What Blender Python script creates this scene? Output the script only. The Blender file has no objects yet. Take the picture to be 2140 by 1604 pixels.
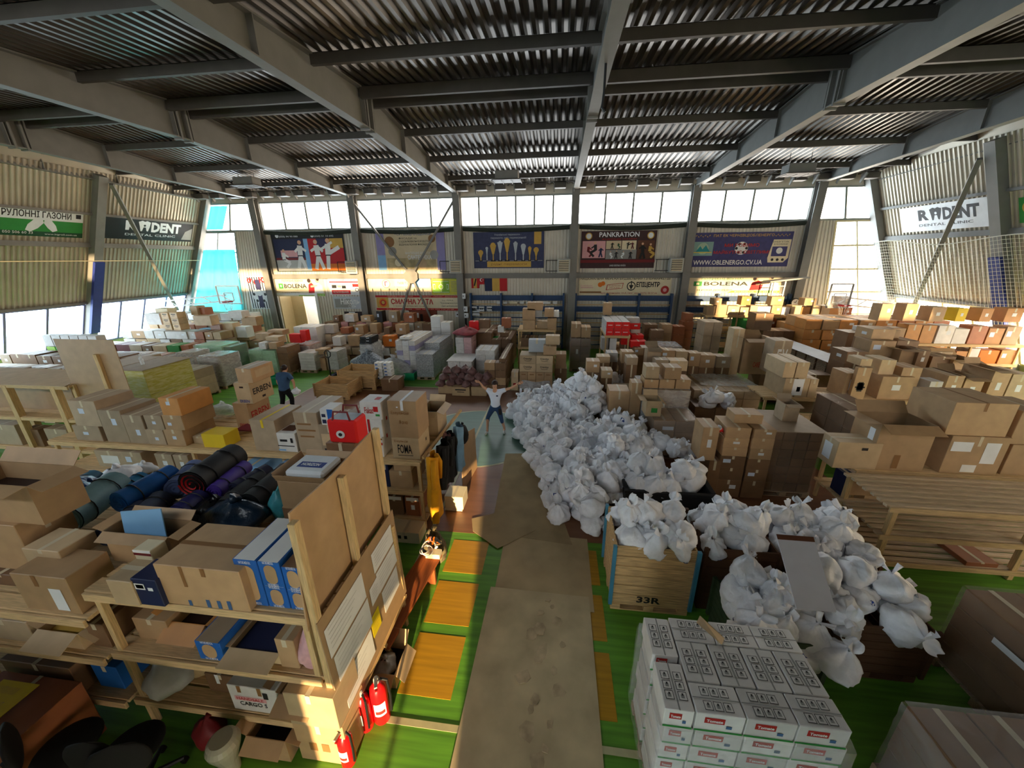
import bpy, bmesh, math, random
from mathutils import Vector, Matrix, noise
rnd = random.Random(7)
sc = bpy.context.scene
COL = sc.collection
R = math.radians

# ---------------------------------------------------------------- camera
F, H = 775.0, 5.0
TH = math.atan(262 / F); PSI = math.atan(101 / F * math.cos(TH)); RO = R(0.5)
FW = Vector((-math.sin(PSI) * math.cos(TH), math.cos(PSI) * math.cos(TH), -math.sin(TH)))
_r0 = Vector((math.cos(PSI), math.sin(PSI), 0)); _u0 = _r0.cross(FW)
RT = _r0 * math.cos(RO) - _u0 * math.sin(RO); UP = _u0 * math.cos(RO) + _r0 * math.sin(RO)
cam = bpy.data.cameras.new('camera'); cam.sensor_fit = 'HORIZONTAL'; cam.sensor_width = 36.0
cam.lens = 36.0 * F / 2140.0; cam.clip_start = 0.05; cam.clip_end = 500
co = bpy.data.objects.new('camera', cam); COL.objects.link(co)
co.matrix_world = Matrix(((RT.x, UP.x, -FW.x, 0), (RT.y, UP.y, -FW.y, 0), (RT.z, UP.z, -FW.z, H), (0, 0, 0, 1)))
sc.camera = co
def ray(px, py): return FW + RT * ((px - 1070) / F) + UP * ((802 - py) / F)
def U(px, py, z=0.0):                      # the point seen at a pixel, on a level at height z
    d = ray(px, py); t = (z - H) / d.z; return d.x * t, d.y * t
def V(px, py, Y):                          # ... on an upright plane at depth Y
    d = ray(px, py); t = Y / d.y; return d.x * t, H + d.z * t
def W(px, py, X):                          # ... on an upright plane at side distance X
    d = ray(px, py); t = X / d.x; return d.y * t, H + d.z * t

# ---------------------------------------------------------------- render look, sky, sun, daylight
sc.view_settings.view_transform = 'Standard'; sc.view_settings.look = 'None'
sc.view_settings.gamma = 1.0; sc.view_settings.exposure = 0.68; sc.view_settings.use_curve_mapping = False
sc.cycles.use_denoising = True
sc.cycles.max_bounces = 7; sc.cycles.diffuse_bounces = 3; sc.cycles.glossy_bounces = 2
sc.cycles.transmission_bounces = 3; sc.cycles.transparent_max_bounces = 10
sc.cycles.sample_clamp_indirect = 6.0; sc.cycles.caustics_reflective = False; sc.cycles.caustics_refractive = False
wd = bpy.data.worlds.new('sky'); sc.world = wd; wd.use_nodes = True
nt = wd.node_tree; nt.nodes.clear()
_o = nt.nodes.new('ShaderNodeOutputWorld'); _b = nt.nodes.new('ShaderNodeBackground')
_t = nt.nodes.new('ShaderNodeTexCoord'); _s = nt.nodes.new('ShaderNodeSeparateXYZ'); _cr = nt.nodes.new('ShaderNodeValToRGB')
_m = nt.nodes.new('ShaderNodeMapRange'); _m.inputs[1].default_value = -0.9; _m.inputs[2].default_value = 0.9
nt.links.new(_t.outputs['Generated'], _s.inputs[0]); nt.links.new(_s.outputs['X'], _m.inputs[0]); nt.links.new(_m.outputs[0], _cr.inputs[0])
_cr.color_ramp.elements[0].color = (0.66, 0.86, 1.0, 1); _cr.color_ramp.elements[1].color = (1.0, 0.78, 0.52, 1)
_e = _cr.color_ramp.elements.new(0.55); _e.color = (0.93, 0.95, 0.95, 1)
nt.links.new(_cr.outputs[0], _b.inputs['Color']); _b.inputs['Strength'].default_value = 8.0
nt.links.new(_b.outputs[0], _o.inputs['Surface'])
sun = bpy.data.lights.new('sun', 'SUN'); sun.energy = 10.0; sun.angle = R(0.9); sun.color = (1.0, 0.72, 0.38)
so = bpy.data.objects.new('sun', sun); COL.objects.link(so); so.location = (12, -20, 12)
so.rotation_euler = Vector((-0.13, 0.98, -0.15)).to_track_quat('-Z', 'Y').to_euler()
DEP = 21.5                                  # the window wall
YN = -2.6                                   # the wall behind the gallery
XL = lambda z: -24.6 + 0.5 * z              # the two leaning gable walls
XR = lambda z: 18.03 - 0.42 * z
def portal(name, loc, rot, sx, sy):
    l = bpy.data.lights.new(name, 'AREA'); l.shape = 'RECTANGLE'; l.size = sx; l.size_y = sy; l.cycles.is_portal = True
    o = bpy.data.objects.new(name, l); COL.objects.link(o); o.location = loc; o.rotation_euler = rot; return o
portal('daylight_window_wall', (-2.5, DEP - 0.03, 7.4), (R(-90), 0, 0), 35.0, 1.5)
portal('daylight_gallery_wall', (-3.0, YN + 0.03, 7.4), (R(90), 0, 0), 38.0, 1.7)
portal('daylight_gable_left', (XL(2.0) + 0.02, 9.5, 2.05), (R(90), 0, R(-90)), 24.0, 1.9)
portal('daylight_gable_right', (XR(2.0) - 0.02, 9.5, 2.05), (R(90), 0, R(90)), 24.0, 1.9)

# ---------------------------------------------------------------- materials
MATS = {}
def mat(name, col, rough=0.7, metal=0.0, var=0.08, scale=6.0, bump=0.0, obj=0.0, spec=0.4, stretch=None, emit=0.0, col2=None):
    """a procedural surface: base colour broken up by noise, optional grain, optional shift from object to object"""
    if name in MATS: return MATS[name]
    m = bpy.data.materials.new(name); MATS[name] = m; m.use_nodes = True
    n = m.node_tree; p = n.nodes['Principled BSDF']; L = n.links.new
    p.inputs['Roughness'].default_value = rough; p.inputs['Metallic'].default_value = metal
    p.inputs['Specular IOR Level'].default_value = spec
    tc = n.nodes.new('ShaderNodeTexCoord'); mp = n.nodes.new('ShaderNodeMapping'); nz = n.nodes.new('ShaderNodeTexNoise')
    if stretch: mp.inputs['Scale'].default_value = stretch
    nz.inputs['Scale'].default_value = scale; nz.inputs['Detail'].default_value = 4
    L(tc.outputs['Object'], mp.inputs[0]); L(mp.outputs[0], nz.inputs['Vector'])
    mx = n.nodes.new('ShaderNodeMix'); mx.data_type = 'RGBA'
    c = Vector(col[:3])
    a = c * (1 - var); b = Vector(col2) if col2 else c * (1 + var)
    mx.inputs[6].default_value = (*a, 1); mx.inputs[7].default_value = (*b, 1)
    mr = n.nodes.new('ShaderNodeMapRange'); mr.inputs[1].default_value = 0.3; mr.inputs[2].default_value = 0.7
    L(nz.outputs['Fac'], mr.inputs[0]); L(mr.outputs[0], mx.inputs[0])
    out = mx.outputs[2]
    if obj:
        oi = n.nodes.new('ShaderNodeObjectInfo'); hs = n.nodes.new('ShaderNodeHueSaturation')
        m2 = n.nodes.new('ShaderNodeMapRange'); m2.inputs[3].default_value = 1 - obj; m2.inputs[4].default_value = 1 + obj
        L(oi.outputs['Random'], m2.inputs[0]); L(m2.outputs[0], hs.inputs['Value']); L(out, hs.inputs['Color']); out = hs.outputs[0]
    L(out, p.inputs['Base Color'])
    if bump:
        bp = n.nodes.new('ShaderNodeBump'); bp.inputs['Strength'].default_value = bump; bp.inputs['Distance'].default_value = 0.02
        L(nz.outputs['Fac'], bp.inputs['Height']); L(bp.outputs[0], p.inputs['Normal'])
    if emit:
        p.inputs['Emission Color'].default_value = (*col[:3], 1); p.inputs['Emission Strength'].default_value = emit
    return m
def film(name, col, alpha, rough=0.14, bump=0.35, scale=4.0):
    if name in MATS: return MATS[name]
    m = bpy.data.materials.new(name); MATS[name] = m; m.use_nodes = True
    n = m.node_tree; n.nodes.clear(); L = n.links.new
    o = n.nodes.new('ShaderNodeOutputMaterial'); t = n.nodes.new('ShaderNodeBsdfTransparent'); d = n.nodes.new('ShaderNodeBsdfPrincipled')
    d.inputs['Base Color'].default_value = (*col, 1); d.inputs['Roughness'].default_value = rough
    x = n.nodes.new('ShaderNodeMixShader'); nz = n.nodes.new('ShaderNodeTexNoise'); nz.inputs['Scale'].default_value = scale; nz.inputs['Detail'].default_value = 2.5
    nz.inputs['Distortion'].default_value = 1.8
    tc = n.nodes.new('ShaderNodeTexCoord'); mp = n.nodes.new('ShaderNodeMapping'); mp.inputs['Scale'].default_value = (1, 1, 2.0)
    L(tc.outputs['Object'], mp.inputs[0]); L(mp.outputs[0], nz.inputs['Vector'])
    mr = n.nodes.new('ShaderNodeMapRange'); mr.inputs[1].default_value = 0.35; mr.inputs[2].default_value = 0.7
    mr.inputs[3].default_value = alpha * 0.75; mr.inputs[4].default_value = min(1, alpha * 1.3)
    L(nz.outputs['Fac'], mr.inputs[0]); L(mr.outputs[0], x.inputs[0]); L(t.outputs[0], x.inputs[1]); L(d.outputs[0], x.inputs[2])
    bp = n.nodes.new('ShaderNodeBump'); bp.inputs['Strength'].default_value = bump; bp.inputs['Distance'].default_value = 0.03
    L(nz.outputs['Fac'], bp.inputs['Height']); L(bp.outputs[0], d.inputs['Normal']); L(x.outputs[0], o.inputs['Surface'])
    return m
def C(h):                                   # sRGB hex to linear
    v = [int(h[i:i + 2], 16) / 255 for i in (0, 2, 4)]
    return tuple(c / 12.92 if c <= 0.04045 else ((c + 0.055) / 1.055) ** 2.4 for c in v)
def M(k):
    """named materials, made when first asked for"""
    if k in MATS: return MATS[k]
    if k in CARD: return mat(k, C(CARD[k]), 0.56, var=0.09, scale=5, obj=0.17, bump=0.05, spec=0.5)
    if k in FLAT: return mat(k, C(FLAT[k]), 0.6, var=0.05, scale=4)
    raise KeyError(k)
CARD = dict(kraft='b3926c', kraft_dark='7c5d41', kraft_pale='c3a985', kraft_grey='a8937a', kraft_orange='c08648', kraft_red='a4613c',
            carton_white='d9d6d2', carton_grey='b5b2ae', carton_tan='c9ab82', carton_pink='a8877a')
FLAT = dict(white='e4e4e2', paper='e2e6ea', paper_blue='cfdcf0', black='0c0c0d', charcoal='1c1d20', grey='8b8b88', pale_grey='b9b9b4', red='b8141a', dark_red='6e1116',
            bright_red='e01818', orange='dd7416', yellow='e3c21f', gold='caa24a', lime='86b93a', green='2f8a3c', dark_green='16482a', mint='a9d6b0', teal='1f8f96',
            blue='1d5fae', navy='1a2348', sky_blue='7fb0dc', purple='5a3a96', dark_purple='2c2650', brown='5a3420', dark_brown='2a1710', cream='e2d5b4', beige='cdbd9c',
            skin='d9a98a', pink='d8a0a4', maroon='5c1a22', tape_clear='cfc3a8', tape_brown='8a6238', ink='1d1a1c', ink_blue='24418c', ink_red='b02a24', denim='3f5f8a', denim_pale='7fa0bd',
            mustard='d9960f', steel='9a9a98', plum='43314e', silver='b4bcc4', lavender='8d86b8', tin='9aa3ad', sign_yellow='e5cc14')
wood = lambda k, h, s=(1, 1, 1), v=0.22: mat(k, C(h), 0.75, var=v, scale=9, stretch=s, bump=0.12, obj=0.06)
WOOD = wood('pine', 'cfb082', (0.6, 8, 8)); WOODY = wood('pine_depth', 'c9a672', (8, 0.6, 8)); WOODZ = wood('pine_upright', 'cdae7c', (8, 8, 0.6))
WOODG = wood('weathered_pine', 'a58e74', (0.5, 8, 8)); DARKW = wood('dark_timber', '5b3d28', (0.5, 8, 8)); BENCH = wood('varnished_wood', '9c5122', (8, 0.5, 8)); CRATEW = wood('crate_pine', 'c4a06e', (0.4, 7, 7), 0.4)
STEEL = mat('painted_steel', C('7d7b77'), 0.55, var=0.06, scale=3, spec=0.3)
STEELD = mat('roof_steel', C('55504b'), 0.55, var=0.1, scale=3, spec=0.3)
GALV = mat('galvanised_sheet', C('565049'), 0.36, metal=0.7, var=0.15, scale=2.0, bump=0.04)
WALLP = mat('wall_sheet', C('cfc8ba'), 0.5, metal=0.1, var=0.08, scale=1.2)
WALLG = mat('gable_sheet', C('bdb4a2'), 0.42, metal=0.3, var=0.12, scale=1.0)
FILM = film('stretch_film', (0.85, 0.85, 0.86), 0.22); FILMG = film('grey_film', (0.75, 0.77, 0.8), 0.5); FILMD = film('thin_film', (0.75, 0.68, 0.6), 0.1)
GLASS = film('window_glass', (0.9, 0.95, 1.0), 0.05, 0.05, 0.0)
BAGW = mat('white_bag_plastic', C('eff0f5'), 0.4, var=0.06, scale=14, bump=0.55, obj=0.05)

# ---------------------------------------------------------------- mesh building
class MB:
    def __init__(s): s.v = []; s.f = []; s.m = []; s.mats = []; s.smooth = False
    def mi(s, m):
        if isinstance(m, str): m = M(m)
        if m not in s.mats: s.mats.append(m)
        return s.mats.index(m)
    def add(s, vs, fs, m):
        k = len(s.v); i = s.mi(m); s.v += [tuple(v) for v in vs]; s.f += [tuple(a + k for a in f) for f in fs]; s.m += [i] * len(fs); return s
    def box(s, x0, x1, y0, y1, z0, z1, m, c=0.0):
        if c:                                # softened edges
            X, Y, Z = (x0, x1), (y0, y1), (z0, z1); vs = []; ix = {}
            for i in (0, 1):
                for j in (0, 1):
                    for k in (0, 1):
                        sx, sy, sz = 1 - 2 * i, 1 - 2 * j, 1 - 2 * k
                        for ax in range(3):
                            o = [c * sx, c * sy, c * sz]; o[ax] = 0
                            ix[i, j, k, ax] = len(vs); vs.append((X[i] + o[0], Y[j] + o[1], Z[k] + o[2]))
            fs = []
            for i in (0, 1):
                q = [ix[i, j, k, 0] for j, k in ((0, 0), (1, 0), (1, 1), (0, 1))]; fs.append(q if i else q[::-1])
                q = [ix[k, i, j, 1] for j, k in ((0, 0), (1, 0), (1, 1), (0, 1))]; fs.append(q if i else q[::-1])
                q = [ix[j, k, i, 2] for j, k in ((0, 0), (1, 0), (1, 1), (0, 1))]; fs.append(q if i else q[::-1])
                for j in (0, 1):
                    fs.append([ix[i, j, 0, 0], ix[i, j, 1, 0], ix[i, j, 1, 1], ix[i, j, 0, 1]][::1 if (i + j) % 2 == 0 else -1])
                    fs.append([ix[i, 0, j, 0], ix[i, 1, j, 0], ix[i, 1, j, 2], ix[i, 0, j, 2]][::-1 if (i + j) % 2 == 0 else 1])
                    fs.append([ix[0, i, j, 1], ix[1, i, j, 1], ix[1, i, j, 2], ix[0, i, j, 2]][::1 if (i + j) % 2 == 0 else -1])
                    for k in (0, 1):
                        t = [ix[i, j, k, 0], ix[i, j, k, 1], ix[i, j, k, 2]]; fs.append(t if (i + j + k) % 2 else t[::-1])
            return s.add(vs, fs, m)
        vs = [(x0, y0, z0), (x1, y0, z0), (x1, y1, z0), (x0, y1, z0), (x0, y0, z1), (x1, y0, z1), (x1, y1, z1), (x0, y1, z1)]
        return s.add(vs, [(0, 3, 2, 1), (4, 5, 6, 7), (0, 1, 5, 4), (1, 2, 6, 5), (2, 3, 7, 6), (3, 0, 4, 7)], m)
    def quad(s, a, b, c, d, m): return s.add([a, b, c, d], [(0, 1, 2, 3)], m)
    def slab(s, a, b, c, d, t, m):           # a sheet with thickness t below its face
        a, b, c, d = map(Vector, (a, b, c, d)); n = (b - a).cross(d - a).normalized() * t
        return s.add([a, b, c, d, a - n, b - n, c - n, d - n], [(0, 1, 2, 3), (7, 6, 5, 4), (0, 4, 5, 1), (1, 5, 6, 2), (2, 6, 7, 3), (3, 7, 4, 0)], m)
    def beam(s, p, q, w, h, m, up=(0, 0, 1)):
        p, q, up = Vector(p), Vector(q), Vector(up); d = (q - p).normalized(); a = d.cross(up)
        if a.length < 1e-4: a = d.cross(Vector((0, 1, 0)))
        a.normalize(); b = a.cross(d).normalized(); a = a * w / 2; b = b * h / 2
        vs = [p - a - b, p + a - b, p + a + b, p - a + b, q - a - b, q + a - b, q + a + b, q - a + b]
        return s.add(vs, [(0, 1, 2, 3), (7, 6, 5, 4), (0, 4, 5, 1), (1, 5, 6, 2), (2, 6, 7, 3), (3, 7, 4, 0)], m)
    def tube(s, pts, r, m, n=8, cap=True):
        pts = [Vector(p) for p in pts]; rs = r if isinstance(r, (list, tuple)) else [r] * len(pts); vs = []; fs = []; prev = None
        for i, p in enumerate(pts):
            d = (pts[min(i + 1, len(pts) - 1)] - pts[max(i - 1, 0)]).normalized()
            a = prev - d * prev.dot(d) if prev else d.cross(Vector((0.3, 0.2, 1)) if abs(d.z) < 0.9 else Vector((1, 0.1, 0)))
            a.normalize(); prev = a; b = d.cross(a)
            vs += [p + (a * math.cos(2 * math.pi * k / n) + b * math.sin(2 * math.pi * k / n)) * rs[i] for k in range(n)]
        for i in range(len(pts) - 1):
            fs += [(i * n + k, i * n + (k + 1) % n, (i + 1) * n + (k + 1) % n, (i + 1) * n + k) for k in range(n)]
        if cap: fs += [tuple(range(n))[::-1], tuple((len(pts) - 1) * n + k for k in range(n))]
        return s.add(vs, fs, m)
    def lathe(s, prof, m, n=20, o=(0, 0, 0)):
        vs = [(o[0] + r * math.cos(2 * math.pi * k / n), o[1] + r * math.sin(2 * math.pi * k / n), o[2] + z) for r, z in prof for k in range(n)]
        fs = [(i * n + k, i * n + (k + 1) % n, (i + 1) * n + (k + 1) % n, (i + 1) * n + k) for i in range(len(prof) - 1) for k in range(n)]
        fs += [tuple(range(n))[::-1], tuple((len(prof) - 1) * n + k for k in range(n))]
        return s.add(vs, fs, m)
    def grid(s, fn, nu, nv, m, close_u=False):
        vs = [fn(i / (nu if close_u else nu - 1), j / (nv - 1)) for j in range(nv) for i in range(nu)]; fs = []
        for j in range(nv - 1):
            for i in range(nu if close_u else nu - 1):
                i2 = (i + 1) % nu; fs.append((j * nu + i, j * nu + i2, (j + 1) * nu + i2, (j + 1) * nu + i))
        return s.add(vs, fs, m)
    def poly(s, pts, z0, z1, m):             # upright prism over a ground outline
        n = len(pts); vs = [(x, y, z0) for x, y in pts] + [(x, y, z1) for x, y in pts]
        return s.add(vs, [tuple(range(n))[::-1], tuple(range(n, 2 * n))] + [(i, (i + 1) % n, n + (i + 1) % n, n + i) for i in range(n)], m)
    def mesh(s, name):
        me = bpy.data.meshes.new(name); me.from_pydata(s.v, [], s.f)
        for m in s.mats: me.materials.append(m)
        me.polygons.foreach_set('material_index', s.m)
        if s.smooth: me.polygons.foreach_set('use_smooth', [True] * len(s.f))
        me.update(); return me
    def build(s, name, parent=None, loc=None, rz=0.0):
        o = bpy.data.objects.new(name, s.mesh(name)); COL.objects.link(o)
        if parent: o.parent = parent
        if loc: o.location = loc
        if rz: o.rotation_euler.z = rz
        return o
def fit(l):
    for p, q in ((' with a bluish label', ''), (' with a white label', ''), (' with a white note', ''), (' with a side label', ''), (' with a small note', ''), (' with dark print', ''), (' the crowd between', ' between'), ('from top of the gallery', 'down the gallery'), (' from the path', ' from path'), (', tier ', ' tier ')):
        if len(l.split()) > 16: l = l.replace(p, q)
    return l
SEEN = {}
def tag(o, label, cat, group=None, kind=None):
    label = fit(label); o['label'] = label; o['category'] = cat
    if group: o['group'] = group
    if kind: o['kind'] = kind
    SEEN.setdefault(label, []).append(o.name); return o
def empty(name, loc, label=None, cat=None, group=None, rz=0.0):
    o = bpy.data.objects.new(name, None); COL.objects.link(o); o.location = loc; o.rotation_euler.z = rz; o.empty_display_size = 0.1
    if label: tag(o, label, cat, group)
    return o
def struct(mb, name):
    o = mb.build(name); o['kind'] = 'structure'; o['label'] = name.replace('_', ' ') + ' of the sports hall'; return o
def dup(o, loc, rz=None, label=None, group=None, scale=None):
    c = o.copy(); COL.objects.link(c); c.location = loc
    if rz is not None: c.rotation_euler = (0, 0, rz) if not hasattr(rz, '__len__') else rz
    if scale: c.scale = (scale,) * 3 if not hasattr(scale, '__len__') else scale
    for ch in o.children:
        k = ch.copy(); COL.objects.link(k); k.parent = c
        for g in ch.children:
            q = g.copy(); COL.objects.link(q); q.parent = k
    if label: tag(c, label, o.get('category'), group or o.get('group'))
    return c
ORD = ['first', 'second', 'third', 'fourth', 'fifth', 'sixth', 'seventh', 'eighth', 'ninth', 'tenth', 'eleventh', 'twelfth', 'thirteenth', 'fourteenth', 'fifteenth', 'sixteenth', 'seventeenth', 'eighteenth', 'nineteenth', 'twentieth'] + ['%dth' % k for k in range(21, 80)]
ORD[20:23] = ['21st', '22nd', '23rd']; ORD[30:33] = ['31st', '32nd', '33rd']
_TX = {}
def text_into(mb, s, o, u, v, w, h, m, d=0.002, bold=0.0):
    """lettering fitted into a w x h field whose lower corner is o, along u and v"""
    key = (s, bold)
    if key not in _TX:
        cu = bpy.data.curves.new('t', 'FONT'); cu.body = s; cu.size = 1.0; cu.offset = bold; cu.resolution_u = 2; cu.space_line = 0.85
        t = bpy.data.objects.new('t', cu); COL.objects.link(t)
        dg = bpy.context.evaluated_depsgraph_get(); me = bpy.data.meshes.new_from_object(t.evaluated_get(dg))
        vs = [tuple(a.co) for a in me.vertices]; fs = [tuple(p.vertices) for p in me.polygons]
        bpy.data.objects.remove(t); bpy.data.curves.remove(cu); bpy.data.meshes.remove(me); _TX[key] = (vs, fs)
    vs, fs = _TX[key]
    x0 = min(a[0] for a in vs); x1 = max(a[0] for a in vs); y0 = min(a[1] for a in vs); y1 = max(a[1] for a in vs)
    o, u, v = Vector(o), Vector(u).normalized(), Vector(v).normalized(); n = u.cross(v)
    return mb.add([o + u * ((a[0] - x0) / (x1 - x0) * w) + v * ((a[1] - y0) / max(y1 - y0, 1e-6) * h) + n * d for a in vs], fs, m)
def text(s, parent, o, u, v, w, h, m, name='lettering', d=0.002, bold=0.0):
    return text_into(MB(), s, o, u, v, w, h, m, d, bold).build(name, parent)
# ================================================================ the hall
FR = [-17.3, -11.37, -5.5, 0.75, 6.6, 12.2]
deck = lambda y: 9.5 - 0.085 * abs(y - 11.7)
# floor: painted boards, court colours and lines
g = MB()
FLG = mat('green_floor_paint', C('5a932e'), 0.55, var=0.22, scale=3.0, stretch=(0.25, 4, 1), col2=C('6fae36'))
FLB = mat('brown_floor_paint', C('82593f'), 0.4, var=0.14, scale=2.5, stretch=(0.3, 3, 1)); FLT = mat('teal_floor_paint', C('4f7260'), 0.4, var=0.16, scale=2.5, stretch=(0.3, 3, 1))
FLY = mat('ochre_floor_paint', C('b88a22'), 0.45, var=0.16, scale=4, stretch=(0.3, 5, 1)); FLW = mat('floor_line_paint', C('b9b58c'), 0.5, var=0.1)
g.box(-25.5, 18.6, YN, 22, -0.2, 0, FLG)
g.box(-10.0, 6.5, 5.7, 13.9, 0, 0.003, FLB)
g.poly([(-2.3 + 1.82 * math.cos(t * math.pi / 24), 9.85 + 1.82 * math.sin(t * math.pi / 24)) for t in range(48)], 0.003, 0.006, FLT)
for k in range(48):
    a, b = k * math.pi / 24, (k + 1) * math.pi / 24
    p = [(-2.3 + r * math.cos(t), 9.85 + r * math.sin(t), 0.007) for r, t in ((1.80, a), (1.86, a), (1.86, b), (1.80, b))]; g.quad(*p, FLW)
g.box(-2.33, -2.27, 2.6, 17.1, 0.006, 0.0085, FLW); g.box(-16.2, 11.6, 2.57, 2.64, 0.003, 0.0075, FLW); g.box(-16.2, 11.6, 17.07, 17.13, 0.003, 0.0075, FLW)
g.box(-16.2, -16.14, 2.6, 17.1, 0.003, 0.0075, FLW); g.box(-10.03, -9.97, 5.7, 13.9, 0.003, 0.0075, FLW); g.box(-10.0, 6.5, 13.88, 13.94, 0.003, 0.008, FLW)
for y0, y1 in ((2.88, 3.66), (3.82, 4.56), (4.75, 5.5)):
    g.box(-1.8, -1.13, y0, y1, 0, 0.004, FLY); g.box(0.16, 0.82, y0, y1, 0, 0.004, FLY)
struct(g, 'floor')
g = MB(); g.box(-25.5, 18.6, YN, -0.55, 3.3, 3.5, STEELD); g.box(-25.5, -3.2, -0.55, 0.45, 3.3, 3.5, STEELD); g.box(2.2, 18.6, -0.55, 0.45, 3.3, 3.5, STEELD); struct(g, 'floor_gallery_shade')  # unseen gallery slab; its side wings are added to shade the foreground

def corr(mb, a, b, a2, b2, n, amp, m, duty=0.5):
    """ribbed sheet between the edge a-a2 and the edge b-b2 (n ribs)"""
    a, b, a2, b2 = map(Vector, (a, b, a2, b2)); nr = (b - a).cross(a2 - a).normalized() * amp; vs = []
    prof = ((0.0, 0), (0.32, 0), (0.5, 1), (0.82, 1))
    for k in range(n):
        for s, h in prof:
            t = (k + s) / n; vs += [a.lerp(b, t) + nr * h, a2.lerp(b2, t) + nr * h]
    vs += [b, b2]; c = len(vs) // 2
    return mb.add(vs, [(2 * i, 2 * i + 2, 2 * i + 3, 2 * i + 1) for i in range(c - 1)], m)

# roof deck, ribs running from the gallery to the window wall
g = MB()
for y0, y1 in ((YN, 11.7), (11.7, DEP + 0.4)):
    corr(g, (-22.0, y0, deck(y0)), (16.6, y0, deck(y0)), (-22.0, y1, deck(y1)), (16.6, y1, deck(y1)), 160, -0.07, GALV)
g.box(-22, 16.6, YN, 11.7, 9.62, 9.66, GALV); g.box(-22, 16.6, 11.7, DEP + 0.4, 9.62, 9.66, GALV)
struct(g, 'ceiling')
for x in [-20.3] + FR + [14.6]:             # the roof frames, one object each
    g = MB(); ys = [YN, 3, 7.5, 11.45, 11.95, 15, 18.5, DEP - 0.2]
    lo = lambda y: 8.5 - 0.02 * max(0, 11.7 - y) - 0.022 * max(0, y - 11.7)
    for a, b in zip(ys, ys[1:]):
        g.slab((x - 0.012, a, lo(a)), (x - 0.012, b, lo(b)), (x - 0.012, b, deck(b) - 0.08), (x - 0.012, a, deck(a) - 0.08), 0.024, STEEL)
        g.beam((x, a, lo(a)), (x, b, lo(b)), 0.26, 0.03, STEEL); g.beam((x, a, deck(a) - 0.09), (x, b, deck(b) - 0.09), 0.26, 0.03, STEEL)
    for y in (3.0, 7.5, 11.45, 11.95, 14.2, 16.8, 19.4): g.box(x - 0.12, x + 0.12, y - 0.012, y + 0.012, lo(y), deck(y) - 0.09, STEEL)
    for y in (11.55, 11.85): g.box(x - 0.14, x + 0.14, y - 0.03, y + 0.03, lo(y) - 0.06, deck(y) - 0.09, STEEL)
    struct(g, 'ceiling_beam')
xs = [-21.6, -20.3] + FR + [14.6, 16.3]
for y in (-1.0, 1.55, 4.1, 6.65, 9.2, 11.35, 12.05, 14.2, 16.8, 19.4):   # purlins
    for a, b in zip(xs, xs[1:]):
        h = 0.26 if y in (11.35, 12.05) else 0.2; g = MB(); z = deck(y) - 0.08
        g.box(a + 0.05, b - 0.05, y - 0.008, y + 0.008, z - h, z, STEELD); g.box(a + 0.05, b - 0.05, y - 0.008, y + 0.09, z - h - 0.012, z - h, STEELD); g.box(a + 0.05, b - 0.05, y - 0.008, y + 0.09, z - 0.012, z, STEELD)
        struct(g, 'ceiling_purlin_beam')

# window wall
ZS, ZT = 6.68, 8.12
dx0 = V(583, 650, DEP)[0]; dx1 = V(668, 650, DEP)[0]; dzt = 3.0
g = MB(); ed = [-17.3, dx0, dx1] + FR[1:]
def sheet(x0, x1, z0, z1): corr(g, (x1, DEP, z0), (x0, DEP, z0), (x1, DEP, z1), (x0, DEP, z1), max(1, round((x1 - x0) / 0.17)), -0.035, WALLP)
if dx0 > -17.3: sheet(-17.3, dx0, 0, ZS)
sheet(max(dx0, -17.3), dx1, dzt, ZS); sheet(dx1, FR[1], 0, ZS)
for a, b in zip(FR[1:], FR[2:]): sheet(a, b, 0, ZS)
lt, lb = V(492, 487, DEP)[0], V(515, 650, DEP)[0]; rt, rb = V(1745, 470, DEP)[0], V(1722, 640, DEP)[0]
corr(g, (-17.3, DEP, 0), (lb - 0.5, DEP, 0), (-17.3, DEP, ZS), (lt, DEP, ZS), 12, -0.035, WALLP)
corr(g, (rb + 0.35, DEP, 0), (12.2, DEP, 0), (rt, DEP, ZS), (12.2, DEP, ZS), 8, -0.035, WALLP)
g.box(XL(8.1) - 2.2, XR(8.1) + 1.2, DEP - 0.02, DEP + 0.1, ZT, 9.3, WALLP)
g.add([(XL(0), DEP, 0), (lb - 0.5, DEP, 0), (lb - 0.35, DEP, 1.0), (XL(1.0), DEP, 1.0)], [(0, 1, 2, 3)], WALLP); g.add([(XR(0), DEP, 0), (rb + 0.35, DEP, 0), (rb + 0.2, DEP, 1.0), (XR(1.0), DEP, 1.0)], [(3, 2, 1, 0)], WALLP)
struct(g, 'wall_back')
g = MB()                                     # room beyond the open doorway
PLW = mat('white_plaster', C('e6e3da'), 0.8, var=0.03); PLB = mat('beige_door_leaf', C('cdb488'), 0.6, var=0.04)
g.box(dx0 - 0.2, dx1 + 0.2, 24.4, 24.5, 0, 3.2, PLW); g.box(dx0 - 0.3, dx0 - 0.2, DEP + 0.06, 24.5, 0, 3.2, PLW); g.box(dx1 + 0.2, dx1 + 0.3, DEP + 0.06, 24.5, 0, 3.2, PLW); g.box(dx0 - 0.3, dx1 + 0.3, DEP + 0.06, 24.5, 3.2, 3.3, PLW); g.box(dx0 - .3, dx1 + .3, DEP + .06, 24.5, -0.1, 0, PLB)
struct(g, 'wall_doorway_room')
g = MB(); g.box(dx0 + 0.1, dx0 + 0.16, DEP + 0.1, DEP + 1.2, 0, 2.9, PLB); g.box(dx0 + 0.16, dx0 + 1.0, DEP + 1.1, DEP + 1.16, 0, 2.9, PLB); struct(g, 'door_1')
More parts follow.
